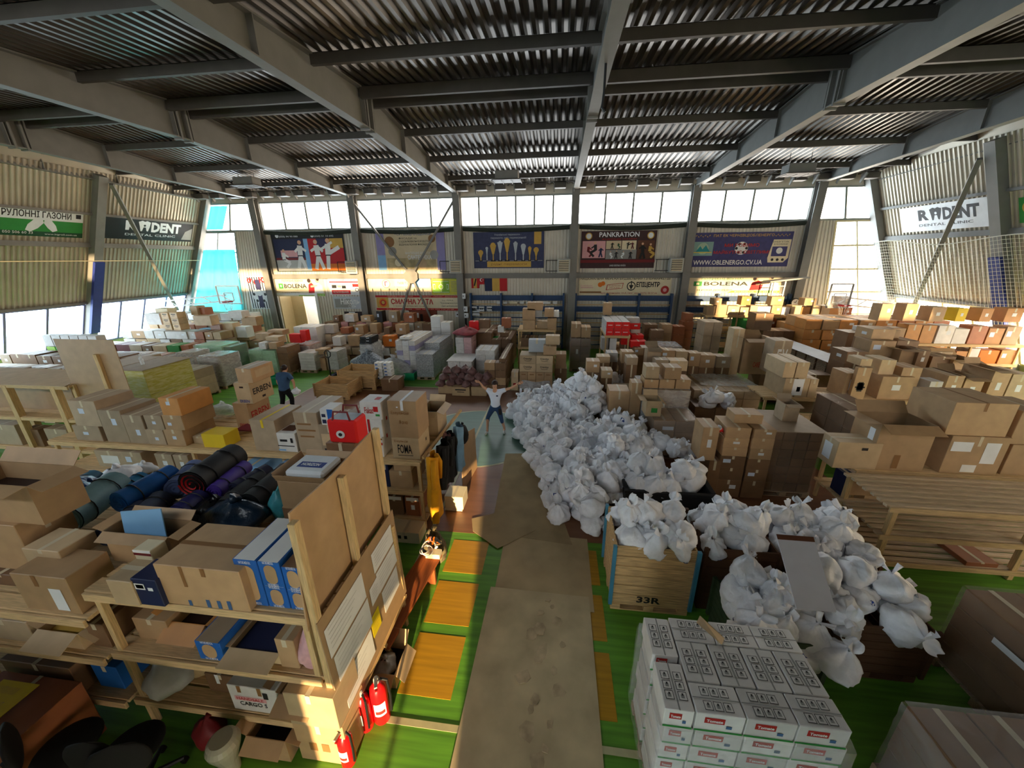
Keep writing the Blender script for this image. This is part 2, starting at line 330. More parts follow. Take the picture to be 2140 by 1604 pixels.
g = MB(); sb = mat('bright_pane', C('9fd0f5'), 0.3, emit=1.5); g.box(dx0 + 1.2, dx1 - 0.2, 24.36, 24.4, 1.9, 2.9, 'white'); g.box(dx0 + 1.28, dx1 - 0.28, 24.35, 24.36, 1.98, 2.82, sb); struct(g, 'window_9')
g = MB(); rl = PLW
for a in (dx0, dx1): g.box(a - 0.09, a + 0.09, DEP - 0.1, DEP + 0.08, 0, dzt, 'white')
g.box(dx0 - 0.09, dx1 + 0.09, DEP - 0.1, DEP + 0.08, dzt, dzt + 0.12, 'white'); struct(g, 'door_1_frame')
lm = bpy.data.lights.new('doorway_room_lamp', 'POINT'); lm.energy = 90; lm.shadow_soft_size = 0.2; lo_ = bpy.data.objects.new('doorway_room_lamp', lm); COL.objects.link(lo_); lo_.location = ((dx0 + dx1) / 2, 23.2, 2.9)
for x in FR:                                 # columns
    g = MB(); g.box(x - 0.19, x + 0.19, DEP - 0.46, DEP - 0.43, 0, 8.35, STEEL); g.box(x - 0.19, x + 0.19, DEP - 0.13, DEP - 0.1, 0, 8.35, STEEL); g.box(x - 0.012, x + 0.012, DEP - 0.43, DEP - 0.13, 0, 8.35, STEEL)
    g.box(x - 0.2, x + 0.2, DEP - 0.5, DEP - 0.08, 0, 0.02, STEEL); struct(g, 'wall_column')
for x0, x1 in zip(FR, FR[1:]):               # rails and clerestory windows
    g = MB(); g.box(x0 + 0.2, x1 - 0.2, DEP - 0.16, DEP - 0.06, 3.98, 4.2, STEEL); g.box(x0 + 0.2, x1 - 0.2, DEP - 0.2, DEP - 0.06, 3.96, 3.99, STEEL); g.box(x0 + 0.2, x1 - 0.2, DEP - 0.2, DEP - 0.06, 4.19, 4.22, STEEL); struct(g, 'trim_rail')
wn = 0
def window(quadpts, nu, nv, fm, name, thick=0.05, uneven=None):
    """a framed window over a flat four-sided opening (a b along the bottom, d c along the top)"""
    a, b, c, d = map(Vector, quadpts); P = lambda s, t: a.lerp(b, s).lerp(d.lerp(c, s), t); n = (b - a).cross(d - a).normalized()
    f = MB()
    us = [i / nu for i in range(nu + 1)]; vs = [j / nv for j in range(nv + 1)]
    for i, s in enumerate(us): f.beam(P(s, 0), P(s, 1), 0.09 if i in (0, nu) else thick, 0.08, fm, up=n)
    for t in vs: f.beam(P(0, t), P(1, t), 0.08, thick, fm, up=n)
    o = struct(f, name); q = MB(); q.add([P(0, 0), P(1, 0), P(1, 1), P(0, 1)], [(0, 1, 2, 3)], GLASS); q.build('window_pane', o); return o
WFR = mat('window_frame_paint', C('8f948f'), 0.5, var=0.05)
for i, (x0, x1) in enumerate(zip(FR, FR[1:])):
    window([(x0 + 0.15, DEP, ZS), (x1 - 0.15, DEP, ZS), (x1 - 0.15, DEP, ZT), (x0 + 0.15, DEP, ZT)], 4 if i != 2 else 6, 1, WFR, 'window_%d' % (i + 1), 0.09)
window([(XL(ZS) + 0.1, DEP, ZS), (-17.5, DEP, ZS), (-17.5, DEP, ZT), (XL(ZT) + 0.1, DEP, ZT)], 2, 1, WFR, 'window_6', 0.09)
window([(12.4, DEP, ZS), (XR(ZS) - 0.1, DEP, ZS), (XR(ZT) - 0.1, DEP, ZT), (12.4, DEP, ZT)], 2, 1, WFR, 'window_7', 0.09)
window([(XL(1.0), DEP, 1.0), (lb - 0.35, DEP, 1.0), (lt, DEP, ZS - 0.08), (XL(ZS), DEP, ZS - 0.08)], 2, 5, WFR, 'window_8', 0.06)
CRW = mat('cream_window_frame', C('d8c9a0'), 0.5, var=0.04)
window([(rb + 0.2, DEP, 1.0), (XR(1.0), DEP, 1.0), (XR(ZS), DEP, ZS - 0.08), (rt, DEP, ZS - 0.08)], 2, 5, CRW, 'window_10', 0.06)
# gable walls
for sd, XF, mt, nm in ((1, XL, WALLG, 'wall_left'), (-1, XR, WALLG, 'wall_right')):
    g = MB(); P = lambda y, z: (XF(z), y, z)
    a, b = (YN, DEP) if sd < 0 else (DEP, YN)
    corr(g, P(b, 3.08), P(a, 3.08), P(b, 8.75), P(a, 8.75), 140, 0.045, mt)
    g.add([P(b, 0), P(a, 0), P(a, 1.0), P(b, 1.0)], [(0, 1, 2, 3)], mt)
    g.add([P(b, 8.7), P(a, 8.7), P(a, 9.6), P(b, 9.6)], [(0, 1, 2, 3)], mt); struct(g, nm)
    yc = [YN + 0.2, 4.0, 10.0, 16.05, DEP - 0.2]
    for y in yc:
        g = MB(); o = 0.22 * sd; g.beam((XF(0) + o, y, 0), (XF(8.6) + o, y, 8.6), 0.36, 0.3, STEEL, up=(1, 0, 0)); struct(g, 'wall_column')
    for z, h in ((5.75, 0.2), (7.05, 0.1), (3.1, 0.1)):
        for y0, y1 in zip(yc, yc[1:]):
            g = MB(); g.beam((XF(z) + 0.1 * sd, y0 + 0.18, z), (XF(z) + 0.1 * sd, y1 - 0.18, z), 0.12, h, STEEL); struct(g, 'trim_rail')
    for k, (y0, y1) in enumerate(zip(yc, yc[1:])):
        y0 += 0.2; y1 -= 0.2; q = [P(y0, 1.03), P(y1, 1.03), P(y1, 3.04), P(y0, 3.04)] if sd > 0 else [P(y1, 1.03), P(y0, 1.03), P(y0, 3.04), P(y1, 3.04)]
        window(q, 4, 1, mat('violet_window_frame', C('7d7fae'), 0.5) if sd > 0 else CRW, 'window_%d' % ((11 if sd > 0 else 15) + k), 0.09)
# unseen wall behind the gallery; its openings are placed to shape the sun patches
g = MB(); op = [(-24.5, -3.5, 7.0, 8.15), (10.6, 17.5, 5.5, 7.6), (-1.75, -0.2, 0.05, 1.9)]
cx = sorted({-25.0, 18.4} | {a for o in op for a in o[:2]}); cz = sorted({0.0, 9.4} | {a for o in op for a in o[2:]})
for x0, x1 in zip(cx, cx[1:]):
    for z0, z1 in zip(cz, cz[1:]):
        if not any(o[0] <= x0 and x1 <= o[1] and o[2] <= z0 and z1 <= o[3] for o in op): g.box(x0, x1, YN - 0.15, YN, z0, z1, WALLP)
struct(g, 'wall_front')
for k, o in enumerate(op): window([(o[1], YN - 0.07, o[2]), (o[0], YN - 0.07, o[2]), (o[0], YN - 0.07, o[3]), (o[1], YN - 0.07, o[3])], max(2, round((o[1] - o[0]) / 1.5)), 1, WFR, 'window_%d' % (20 + k))

# ---------------------------------------------------------------- braces, brackets, heaters, nets
def brace(name, segs, label, w=0.1):
    g = MB()
    for p, q in segs: g.beam(p, q, w, w, STEEL)
    tag(g.build(name), label, 'brace')
yb = DEP - 0.36; cxm = (FR[1] + FR[2]) / 2 + 0.1
brace('cross_brace', [((FR[1] + 0.15, yb, 7.9), (cxm, yb, 4.1)), ((FR[2] - 0.15, yb, 7.9), (cxm, yb, 4.1)), ((cxm, yb, 4.1), (FR[1] + 1.6, yb, 0.1)), ((cxm, yb, 4.1), (FR[2] - 1.2, yb, 0.1)), ((cxm - 0.02, yb, 3.7), (cxm + 0.02, yb, 4.5)), ], 'grey steel cross brace in front of the red food banner')
g = MB(); g.poly([(0.42 * math.cos(k * math.pi / 4 + .39), 0.42 * math.sin(k * math.pi / 4 + .39)) for k in range(8)], -0.02, 0.02, STEEL)
o = g.build('gusset_plate', bpy.data.objects['cross_brace'], (cxm, yb - 0.06, 4.1)); o.rotation_euler = (R(90), 0, 0)
brace('gable_brace', [((XL(8.3) + 0.45, 16.3, 8.3), (XL(2.2) + 0.45, 20.3, 2.2))], 'long grey diagonal brace across the black dental clinic banner', 0.14)
brace('gable_brace', [((XR(8.1) - 0.45, 16.3, 8.1), (XR(2.3) - 0.45, 19.9, 2.3))], 'long grey diagonal brace across the white dental clinic banner', 0.14)
br = None
NB = 36
for k in range(NB):                          # row of hoods hung under the eaves
    x = -20.0 + k * (34.9 / (NB - 1)); 
    if br is None:
        br = empty('eaves_hood', (x, DEP - 0.75, 8.3)); q = MB(); q.box(-0.28, 0.28, -0.18, 0.22, 0, 0.26, STEELD, 0.02); q.build('housing', br)
        q = MB(); q.beam((-0.3, -0.2, 0.24), (-0.3, 0.12, -0.12), 0.05, 0.12, STEEL); q.build('side_plate', br); q = MB(); q.tube([(0, 0, 0.26), (0, 0, 0.272)], 0.015, STEELD); q.build('hanger', br)
        br['category'] = 'hood'; o = br
    else: o = dup(br, (x, DEP - 0.75, 8.3))
    tag(o, 'dark hood under the roof edge, %s from the teal curtain window' % ORD[k], 'hood', 'hoods along the eaves')
g = MB(); g.tube([(-20.2, DEP - 0.72, 8.6), (14.2, DEP - 0.72, 8.6)], 0.025, STEELD); tag(g.build('eaves_pipe'), 'long dark pipe under the roof edge carrying the hoods', 'pipe')
for i, (x0, x1) in enumerate(zip(FR, FR[1:])):
    g = MB(); n = 13
    g.grid(lambda s, t: (x0 + 0.25 + s * (x1 - x0 - 0.5), DEP - 0.145 + 0.1 * math.cos(t * 2 * math.pi), 6.56 - 0.1 * math.sin(s * math.pi) + 0.12 * math.sin(t * 2 * math.pi)), n, 9, mat('dark_net_cloth', C('2c332c'), 0.9)); g.smooth = True
    tag(g.build('rolled_curtain'), 'dark rolled curtain under the high windows above the ' + ['judo banner', 'plumbing banner', 'trophy banner', 'black wrestling banner', 'blue energy banner'][i], 'curtain', 'rolled curtains under the windows')
hx = [(738, 'judo banner'), (954, 'plumbing banner'), (1178, 'trophy banner'), (1411, 'black wrestling banner')]
for px, nm in hx:
    x = V(px, 560, DEP - 0.4)[0]; e = empty('fan_heater', (x, DEP - 0.4, 4.24))
    q = MB(); q.box(-0.34, 0.34, -0.22, 0.2, 0, 0.72, 'pale_grey', 0.02); q.build('casing', e)
    q = MB(); q.box(-0.26, 0.26, -0.235, -0.222, 0.07, 0.66, 'charcoal')
    for k in range(7): q.beam((-0.26, -0.245, 0.11 + k * 0.085), (0.26, -0.245, 0.11 + k * 0.085), 0.02, 0.045, 'cream')
    q.build('grille', e); q = MB()
    for z in (0.1, 0.65): q.tube([(-0.34, 0.05, z), (-0.95, 0.05, z), (-0.95, 0.28, z)], 0.018, 'charcoal', 6)
    q.tube([(-0.95, 0.05, 0.1), (-0.95, 0.05, 0.65)], 0.018, 'charcoal', 6); q.build('bracket', e)
    tag(e, 'pale fan heater with slatted grille on the wall beside the ' + nm, 'heater', 'wall heaters')
for px, py, nm in ((517, 382, 'teal curtain window'), (1060, 370, 'trophy banner'), (1668, 356, 'blue energy banner')):
    Y = 18.2; x, z = V(px, py, Y); e = empty('ceiling_heater', (x, Y, z)); q = MB(); q.box(-0.5, 0.5, -0.3, 0.3, -0.12, 0.22, STEEL, 0.02); q.build('casing', e)
    q = MB(); q.box(-0.62, 0.62, -0.4, 0.4, -0.16, -0.13, STEELD)
    for k in range(4): q.tube([(-0.62 + k * 0.41, -0.4, -0.2), (-0.62 + k * 0.41, 0.4, -0.2)], 0.012, STEELD, 5)
    q.build('guard', e); q = MB()
    for a in (-0.4, 0.4): q.tube([(a, 0, 0.2), (a, 0, deck(Y) - z - 0.05)], 0.012, STEELD, 5)
    q.build('hanger', e); tag(e, 'grey heater unit hung from the roof before the ' + nm, 'heater', 'ceiling heaters')
# chain and hook under the middle roof beam
g = MB(); x, z = V(1292, 190, 8.6); x = 0.75; g.tube([(x, 8.6, 8.45), (x, 8.6, z), (x - .02, 8.6, z - .25), (x + .04, 8.6, z - .33)], 0.025, 'charcoal', 6); tag(g.build('chain_hook'), 'black chain with a hook under the middle roof beam', 'hook')
# teal cloth over the corner window
g = MB()
TEAL = mat('teal_cloth', C('4fb6bd'), 0.8, var=0.12, scale=3, stretch=(3, 3, 0.4))
_p = TEAL.node_tree.nodes['Principled BSDF']; _p.inputs['Transmission Weight'].default_value = 0.0
tn = TEAL.node_tree; _tl = tn.nodes.new('ShaderNodeBsdfTranslucent'); _tl.inputs[0].default_value = (*C('4fc0c8'), 1); _mx = tn.nodes.new('ShaderNodeMixShader'); _mx.inputs[0].default_value = 0.32
tn.links.new(_p.outputs[0], _mx.inputs[1]); tn.links.new(_tl.outputs[0], _mx.inputs[2]); tn.links.new(_mx.outputs[0], tn.nodes['Material Output'].inputs['Surface'])
def tc(s, t):
    z = 0.9 + t * 4.75; a = XL(z) + 0.45; b = lb - 0.2 + (lt - lb) * t
    return (a + (b - a) * s, DEP - 0.16 + 0.05 * math.sin(s * 19 + t * 2) + 0.03 * math.sin(s * 41), z)
g.grid(tc, 40, 14, TEAL); g.smooth = True; tag(g.build('netting_curtain'), 'teal cloth curtain hung over the tall corner window', 'curtain')
g = MB(); g.grid(lambda s, t: (XL(ZS + t * 1.3) + 0.5 + s * 1.05, DEP - 0.14 + 0.04 * math.sin(s * 15), ZS + 0.08 + t * 1.25), 20, 6, TEAL); g.smooth = True; tag(g.build('netting_curtain'), 'small teal cloth over the high pane beside the corner column', 'curtain')
# goal net before the white clinic banner
g = MB(); NET = mat('net_cord', C('d8d2bd'), 0.8)
nf = lambda s, t: Vector((XR(2.2 + 3.6 * t) - 0.75, 13.5 + s * 7.6, 2.2 + 3.3 * t + 0.12 * math.sin(s * 9)))
for i in range(61): g.tube([nf(i / 60, t / 6) for t in range(7)], 0.006, NET, 3, False)
for j in range(27): g.tube([nf(s / 20, j / 26) for s in range(21)], 0.006 if j < 26 else 0.02, NET, 3, False)
tag(g.build('safety_net'), 'white cord net hung along the gable under the white clinic banner', 'net')
g = MB(); g.tube([(XL(5.05) + 0.7, 10, 5.05), (XL(5.05) + 0.7, 21, 5.05)], 0.02, 'beige', 6); tag(g.build('net_rope'), 'pale rope stretched along the ribbed gable below the green lawn banner', 'rope')
for XF, sd, z1, lab in ((XL, 1, 5.0, 'blue pad strapped round the column beside the black clinic banner'), (XR, -1, 4.9, 'blue pad on the column behind the white cord net')):
    g = MB(); o = 0.22 * sd; g.beam((XF(1.6) + 0.42 * sd, 16.05, 1.6), (XF(z1) + 0.42 * sd, 16.05, z1), 0.4, 0.12, mat('blue_pad', C('27357f'), 0.5), up=(1, 0, 0)); tag(g.build('column_pad'), lab, 'pad')
# ================================================================ banners, posters, signs on the walls
class Banner:
    """a flat printed sheet; places on it run 0..1 across and up"""
    def __init__(s, name, o, u, v, m, label, cat='banner', group=None, t=0.012):
        s.o, s.u, s.v = Vector(o), Vector(u), Vector(v); s.n = s.u.cross(s.v).normalized(); s.w = s.u.length; s.h = s.v.length
        g = MB(); a = s.o; g.slab(a, a + s.u, a + s.u + s.v, a + s.v, t, m)
        s.ob = tag(g.build(name), label, cat, group); s.p = MB(); s.l = MB(); s.k = 0
    def pt(s, a, b, d=0.0): return s.o + s.u * a + s.v * b + s.n * d
    def lay(s): s.k += 1; return 0.0015 + 0.0006 * s.k
    def rect(s, a0, b0, a1, b1, m): d = s.lay(); s.p.quad(s.pt(a0, b0, d), s.pt(a1, b0, d), s.pt(a1, b1, d), s.pt(a0, b1, d), m); return s
    def poly(s, pts, m): d = s.lay(); s.p.add([s.pt(a, b, d) for a, b in pts], [tuple(range(len(pts)))], m); return s
    def disc(s, a, b, r, m, ry=None, n=18):   # radius as a share of the height
        ry = ry or r; d = s.lay(); q = s.h / s.w
        s.p.add([s.pt(a + r * q * math.cos(2 * math.pi * k / n), b + ry * math.sin(2 * math.pi * k / n), d) for k in range(n)], [tuple(range(n))], m); return s
    def line(s, a0, b0, a1, b1, w, m):
        d = s.lay(); p, q = s.pt(a0, b0, d), s.pt(a1, b1, d); k = (q - p).normalized().cross(s.n) * w * s.h / 2; s.p.quad(p + k, q + k, q - k, p - k, m); return s
    def txt(s, t, a0, b0, a1, b1, m, bold=0.0): text_into(s.l, t, s.pt(a0, b0), s.u, s.v, (a1 - a0) * s.w, (b1 - b0) * s.h, m, s.lay(), bold); return s
    def fig(s, a, b, h, m, k=0, skin='skin'):
        """a small printed fighter"""
        q = s.h / s.w; P = lambda x, y: (a + x * h * q, b + y * h); sg = -1 if k % 2 else 1
        L = lambda x0, y0, x1, y1, w, mm: s.line(*P(x0, y0), *P(x1, y1), w * h, mm)
        L(0, .45, 0.03 * sg, .82, .2, m)
        if k < 2: L(0, .48, -.14, 0, .13, m); L(0, .48, .16, 0, .13, m); L(0.02, .78, .26 * sg, .62, .09, m); L(0.02, .78, -.2 * sg, .6, .09, m)
        elif k < 4: L(0, .48, -.06 * sg, 0, .14, m); L(0, .5, .44 * sg, .72, .13, m); L(0, .78, .2 * sg, .88, .08, m); L(0, .78, -.22 * sg, .66, .08, m)
        else: L(0, .48, .34 * sg, .3, .16, m); L(.34 * sg, .3, .1 * sg, .05, .14, m); L(0, .78, .28 * sg, .6, .09, m)
        s.disc(*P(0.04 * sg, .93), .075 * h, skin); L(-.1, .46, .1, .46, .035, 'black'); return s
    def done(s):
        if s.p.v: s.p.build('printed_picture', s.ob)
        if s.l.v: s.l.build('lettering', s.ob)
        return s.ob
def back_banner(name, x0, y0, x1, y1, m, label, cat='banner', Y=DEP - 0.06, **k):
    ym = (y0 + y1) / 2; xm = (x0 + x1) / 2; a, b = V(x0, ym, Y)[0], V(x1, ym, Y)[0]; t, z = V(xm, y0, Y)[1], V(xm, y1, Y)[1]
    return Banner(name, (a, Y, z), (b - a, 0, 0), (0, 0, t - z), m, label, cat, **k)
def gable_pt(px, py, XF, k, off):
    d = ray(px, py); x0 = XF(0) + off; t = (x0 + k * H) / (d.x - k * d.z); return Vector((d.x * t, d.y * t, H + d.z * t))
def gable_banner(name, c, side, m, label, **k):
    XF, kk, off = (XL, 0.5, 0.06) if side == 'l' else (XR, -0.42, -0.06)
    bl, br, tl = [gable_pt(*p, XF, kk, off) for p in c]; u = Vector((0, br.y - bl.y, 0)); v = Vector((kk, 0, 1)) * (tl.z - bl.z)
    if side == 'r': v = Vector((-0.42, 0, 1)) * (tl.z - bl.z)
    return Banner(name, (XF(bl.z) + off, bl.y, bl.z), u, v, m, label, 'banner')
G = 'sports banners high on the window wall'; G2 = 'advertising banners on the window wall'
b = back_banner('banner', 572, 485, 722, 567, 'charcoal', 'banner of judo and karate fighters in white high above the doorway', group=G)
b.rect(0.02, .02, .5, .84, 'navy').rect(.02, .02, .5, .3, 'pale_grey').rect(.02, .3, .5, .36, 'dark_red').rect(.1, .38, .33, .55, 'pink').rect(.44, .05, .52, .84, 'sky_blue').rect(.5, .02, .98, .84, 'red').rect(.5, .02, .98, .2, 'orange').rect(.8, .6, .98, .84, 'gold').rect(.62, .62, .76, .84, 'dark_purple')
b.fig(.13, .08, .5, 'white', 4).fig(.37, .08, .72, 'white', 0).fig(.62, .06, .75, 'white', 1).fig(.76, .06, .78, 'white', 2)
b.disc(.09, .92, .05, 'paper').disc(.58, .92, .05, 'paper').txt('KIDO', .14, .93, .26, .98, 'paper').txt('(050) 94 90 080', .12, .87, .38, .92, 'paper').txt('KARATE', .63, .93, .76, .98, 'paper').txt('(050) 51 10 692', .61, .87, .87, .92, 'paper').done()
b = back_banner('banner', 788, 484, 930, 564, 'beige', 'beige plumbing banner with violet side strips behind the crossing braces', group=G)
b.rect(0, 0, .12, 1, 'lavender').rect(.88, 0, 1, 1, 'lavender').rect(0, 0, .12, .4, 'sky_blue').rect(.14, .02, .86, .32, mat('faded_print', C('b3a37c'), .7, var=.3, scale=3)).disc(.2, .75, .14, 'tape_brown').disc(.23, .5, .12, 'grey').disc(.82, .82, .1, 'tape_brown').disc(.84, .4, .12, 'steel').disc(.3, .2, .1, 'cream').disc(.66, .16, .12, 'kraft_pale')
b.txt('ЧЕРНІВЦІ-ВОДОМІР', .28, .9, .82, .985, 'denim', .01).txt('ФАСАДИ та', .34, .8, .6, .86, 'ink').txt('ОЗДОБЛЮВАЛЬНІ РОБОТИ', .34, .72, .78, .78, 'ink').txt('ВІДНОВЛЕННЯ ФАСАДІВ', .34, .64, .78, .7, 'ink').txt('ВНУТРІШНІ РОБОТИ', .42, .42, .78, .48, 'paper').txt('САНТЕХНІКА', .45, .28, .8, .4, 'paper', .02).done()
b = back_banner('banner', 990, 484, 1137, 560, mat('banner_blue', C('343a5c'), .6, var=.12), 'dark blue banner with a row of gold and silver trophies', group=G)
b.txt('Українські перемоги -', .3, .89, .68, .95, 'silver').txt('перемоги, світ переможний!', .25, .8, .75, .87, 'silver').rect(.86, .66, .96, .99, 'gold').rect(.02, .2, .98, .215, 'steel')
for i, (x, h, w, mm) in enumerate(((.1, .24, .05, 'gold'), (.19, .36, .025, 'silver'), (.28, .44, .07, 'gold'), (.38, .52, .06, 'silver'), (.48, .56, .07, 'gold'), (.6, .5, .05, 'silver'), (.71, .4, .055, 'silver'), (.8, .36, .04, 'gold'), (.89, .3, .045, 'gold'))):
    b.rect(x - w * .5, .2, x + w * .5, .24, 'charcoal').line(x, .22, x, .2 + h * .45, .03, mm).poly([(x - w * .2, .2 + h * .45), (x + w * .2, .2 + h * .45), (x + w * .65, .2 + h), (x - w * .65, .2 + h)], mm).disc(x, .2 + h, .04 if i % 2 else .075, mm)
b.rect(.19, .03, .82, .19, 'gold').txt('рідні перемоги', .25, .07, .76, .15, 'tape_brown').done()
b = back_banner('banner', 1214, 482, 1370, 560, mat('banner_dark', C('3a1d20'), .6, var=.15), 'black and maroon wrestling banner with several fight photographs', group=G)
b.disc(.1, .87, .095, 'gold').disc(.1, .87, .07, 'paper').disc(.92, .87, .095, 'gold').disc(.92, .87, .07, 'paper').txt('PANKRATION', .24, .84, .77, .97, 'paper', .02).txt('ФЕДЕРАЦІЯ УКРАЇНИ', .28, .76, .74, .81, 'red')
for q in ((.02, .28, .33, .74, 'pink'), (.34, .52, .54, .74, 'beige'), (.55, .5, .74, .74, 'cream'), (.34, .25, .75, .5, 'grey'), (.76, .25, .98, .74, 'brown')): b.rect(*q[:4], q[4])
for q in ((.1, .3, .35, 'dark_red', 4), (.2, .3, .42, 'charcoal', 5), (.27, .3, .3, 'navy', 0), (.42, .52, .2, 'black', 0), (.5, .52, .18, 'dark_green', 4), (.63, .52, .2, 'black', 2), (.69, .52, .2, 'maroon', 1), (.4, .26, .2, 'paper', 4), (.48, .26, .22, 'charcoal', 0), (.58, .26, .2, 'paper', 5), (.67, .26, .22, 'black', 0), (.83, .26, .42, 'black', 1), (.92, .26, .4, 'gold', 4)): b.fig(*q)
b.rect(0, .15, 1, .23, 'dark_red').txt('САМБО БОРОТЬБА УКРАЇНА', .4, .05, .62, .11, 'paper').done()
b = back_banner('banner', 1440, 485, 1652, 557, mat('banner_indigo', C('3a3a6e'), .6, var=.14), 'indigo energy company banner with white web address', group=G)
b.txt('ПАТ ЕК ЧЕРНІВЦІОБЛЕНЕРГО', .23, .86, .82, .95, 'gold', .012).txt('WWW.OBLENERGO.CV.UA', .06, .06, .75, .2, 'white', .02).rect(.04, .33, .24, .74, mat('emblem_teal', C('7fa3a0'), .6)).disc(.14, .54, .17, mat('emblem_pale', C('a8c3a8'), .6)).poly([(.07, .45), (.11, .62), (.135, .52), (.165, .64), (.21, .45)], 'teal').rect(.05, .42, .23, .44, 'yellow')
for q in range(8): b.line(.03 + q * .022, .9, .041 + q * .022, .9 + (.035 if q % 2 else -.03), .02, 'gold'); b.line(.83 + q * .018, .9, .839 + q * .018, .9 + (.035 if q % 2 else -.03), .02, 'gold')
b.disc(.52, .54, .19, 'white')
for q in range(6): b.disc(.52 + .055 * math.cos(q * 1.05) * .9, .54 + .14 * math.sin(q * 1.05), .04, 'ink')
b.txt('МИ РОБИМО', .35, .58, .69, .68, 'ink_red', .02).txt('МАЙБУТНЄ СВІТЛИМ!', .25, .38, .8, .5, 'ink_red', .02)
b.poly([(.8, .12), (.95, .12), (.99, .25), (.99, .78), (.82, .78), (.79, .25)], 'cream').poly([(.82, .3), (.965, .3), (.965, .58), (.82, .58)], mat('banner_indigo', (0, 0, 0))).disc(.893, .46, .09, 'white').txt('ЕНЕРГЕТИК', .82, .69, .97, .74, 'ink').txt('БУКОВИНИ', .83, .62, .96, .67, 'ink')
for q in range(3): b.disc(.84 + q * .05, .2, .04, 'ink')
b.done()
def bolena(x0, y0, x1, y1, label):
    b = back_banner('banner', x0, y0, x1, y1, 'cream', label, group=G2)
    b.poly([(0.45, .02), (1, .02), (1, .14), (.5, .14)], 'lime').rect(.08, .4, .17, .66, 'green').rect(.11, .47, .14, .59, 'cream').txt('BOLENA', .19, .42, .66, .64, 'charcoal', .03).txt('ПОТРІБНІ ВІКНА?', .16, .74, .6, .86, 'green').txt('фабрика вікон і дверей', .24, .32, .62, .37, 'grey').txt('24 РОКИ ДОСВІДУ!', .12, .1, .5, .22, 'charcoal', .01).txt('BOLENA.UA  050 434 05 79', .53, .05, .98, .1, 'white')
    b.poly([(.68, .16), (.7, .6), (.76, .72), (.8, .6), (.86, .2)], 'red').disc(.735, .76, .1, 'skin').disc(.72, .8, .1, 'dark_brown').poly([(.8, .16), (.82, .55), (.9, .7), (.97, .55), (.99, .16)], 'paper').disc(.885, .8, .1, 'skin').disc(.9, .87, .08, 'dark_brown').line(.74, .5, .88, .56, .09, 'skin').done()
bolena(575, 578, 676, 619, 'cream window maker banner with a hugging couple above the open doorway')
bolena(1434, 575, 1632, 612, 'cream window maker banner with a couple below the indigo banner')
b = back_banner('banner', 688, 582, 758, 616, 'paper', 'small red and white advertising banner over the grey script banner', group=G2)
b.txt('СПАДІЙЧУК В. В.', .12, .86, .82, .97, 'red', .02).rect(.02, .76, .98, .83, 'red').rect(.06, .04, .62, .3, 'red').rect(.08, .42, .22, .62, 'charcoal').rect(.24, .46, .36, .6, 'grey').rect(.38, .4, .5, .58, 'charcoal').rect(.7, .5, .95, .68, 'red').disc(.82, .32, .12, 'charcoal').disc(.82, .32, .08, 'paper').txt('УСТАТКУВАННЯ', .1, .12, .56, .24, 'white').done()
b = back_banner('banner', 697, 619, 758, 645, 'silver', 'grey banner with white script under the red and white banner', group=G2)
b.rect(.05, .1, .6, .8, 'grey').txt('Ніколь', .25, .35, .9, .85, 'white', .02).txt('стиль', .5, .1, .75, .3, 'white').done()
b = back_banner('banner', 771, 579, 902, 609, 'cream', 'long beige club banner behind the octagonal brace plate', group=G2)
b.rect(.7, .3, .95, .98, 'sky_blue').disc(.28, .55, .32, 'grey').disc(.28, .55, .24, 'paper').txt('Г', .255, .38, .305, .72, 'ink_red', .03).txt('ТзОВ "Гудок"', .46, .48, .72, .68, 'ink').txt('м. Чернівці, вул. Головна', .4, .26, .76, .38, 'grey')
for q in range(7): b.fig(.05 + q * .135, .02, .22, 'ink', q % 5, 'ink')
b.done()
b = back_banner('banner', 901, 577, 967, 616, mat('banner_lemon', C('cfc94a'), .6, var=.1), 'yellow green football pitch banner beside the thin column', group=G2)
b.rect(.04, .1, .58, .78, 'lime').rect(.06, .14, .56, .16, 'white').rect(.06, .72, .56, .74, 'white').rect(.305, .16, .315, .72, 'white').disc(.31, .44, .13, 'white').disc(.31, .44, .1, 'lime').rect(.06, .3, .13, .58, 'white').rect(.075, .33, .125, .55, 'lime').rect(.49, .3, .56, .58, 'white').rect(.495, .33, .545, .55, 'lime')
for q in range(7): b.rect(.63, .2 + q * .085, .95, .22 + q * .085, 'grey')
b.txt('ФУТБОЛ НА БУКОВИНІ', .08, .84, .92, .94, 'green').done()
b = back_banner('banner', 786, 617, 966, 648, 'cream', 'long red and yellow food shop banner below the brace plate', group=G2)
b.rect(0, .86, 1, 1, 'red').rect(0, 0, 1, .14, 'red').rect(0.01, .16, .15, .85, 'gold').disc(.085, .5, .3, 'orange').disc(.085, .5, .2, 'red').disc(.085, .52, .12, 'gold').txt('СМАЧНА ХАТА', .18, .4, .67, .78, 'red', .03).txt('Справжня домашня кухня', .2, .22, .58, .34, 'tape_brown').txt('т.ц. ЛУКА', .77, .62, .9, .72, 'ink').txt('"Буковинська кухня"', .75, .42, .98, .56, 'ink').txt('Ціна найдешевша', .76, .24, .98, .36, 'ink').txt('ЧЕРНІВЦІ ХАРЧУВАННЯ', .14, .89, .44, .97, 'cream').txt('Швидко - смачно - недорого', .54, .89, .94, .97, 'cream').txt('вул. Головна, 122    тел. 58-50-29, 050 338 29 08', .12, .03, .9, .1, 'cream').done()
b = back_banner('banner', 1210, 578, 1402, 617, 'cream', 'cream building store banner with black lettering above the wall bars', group=G2)
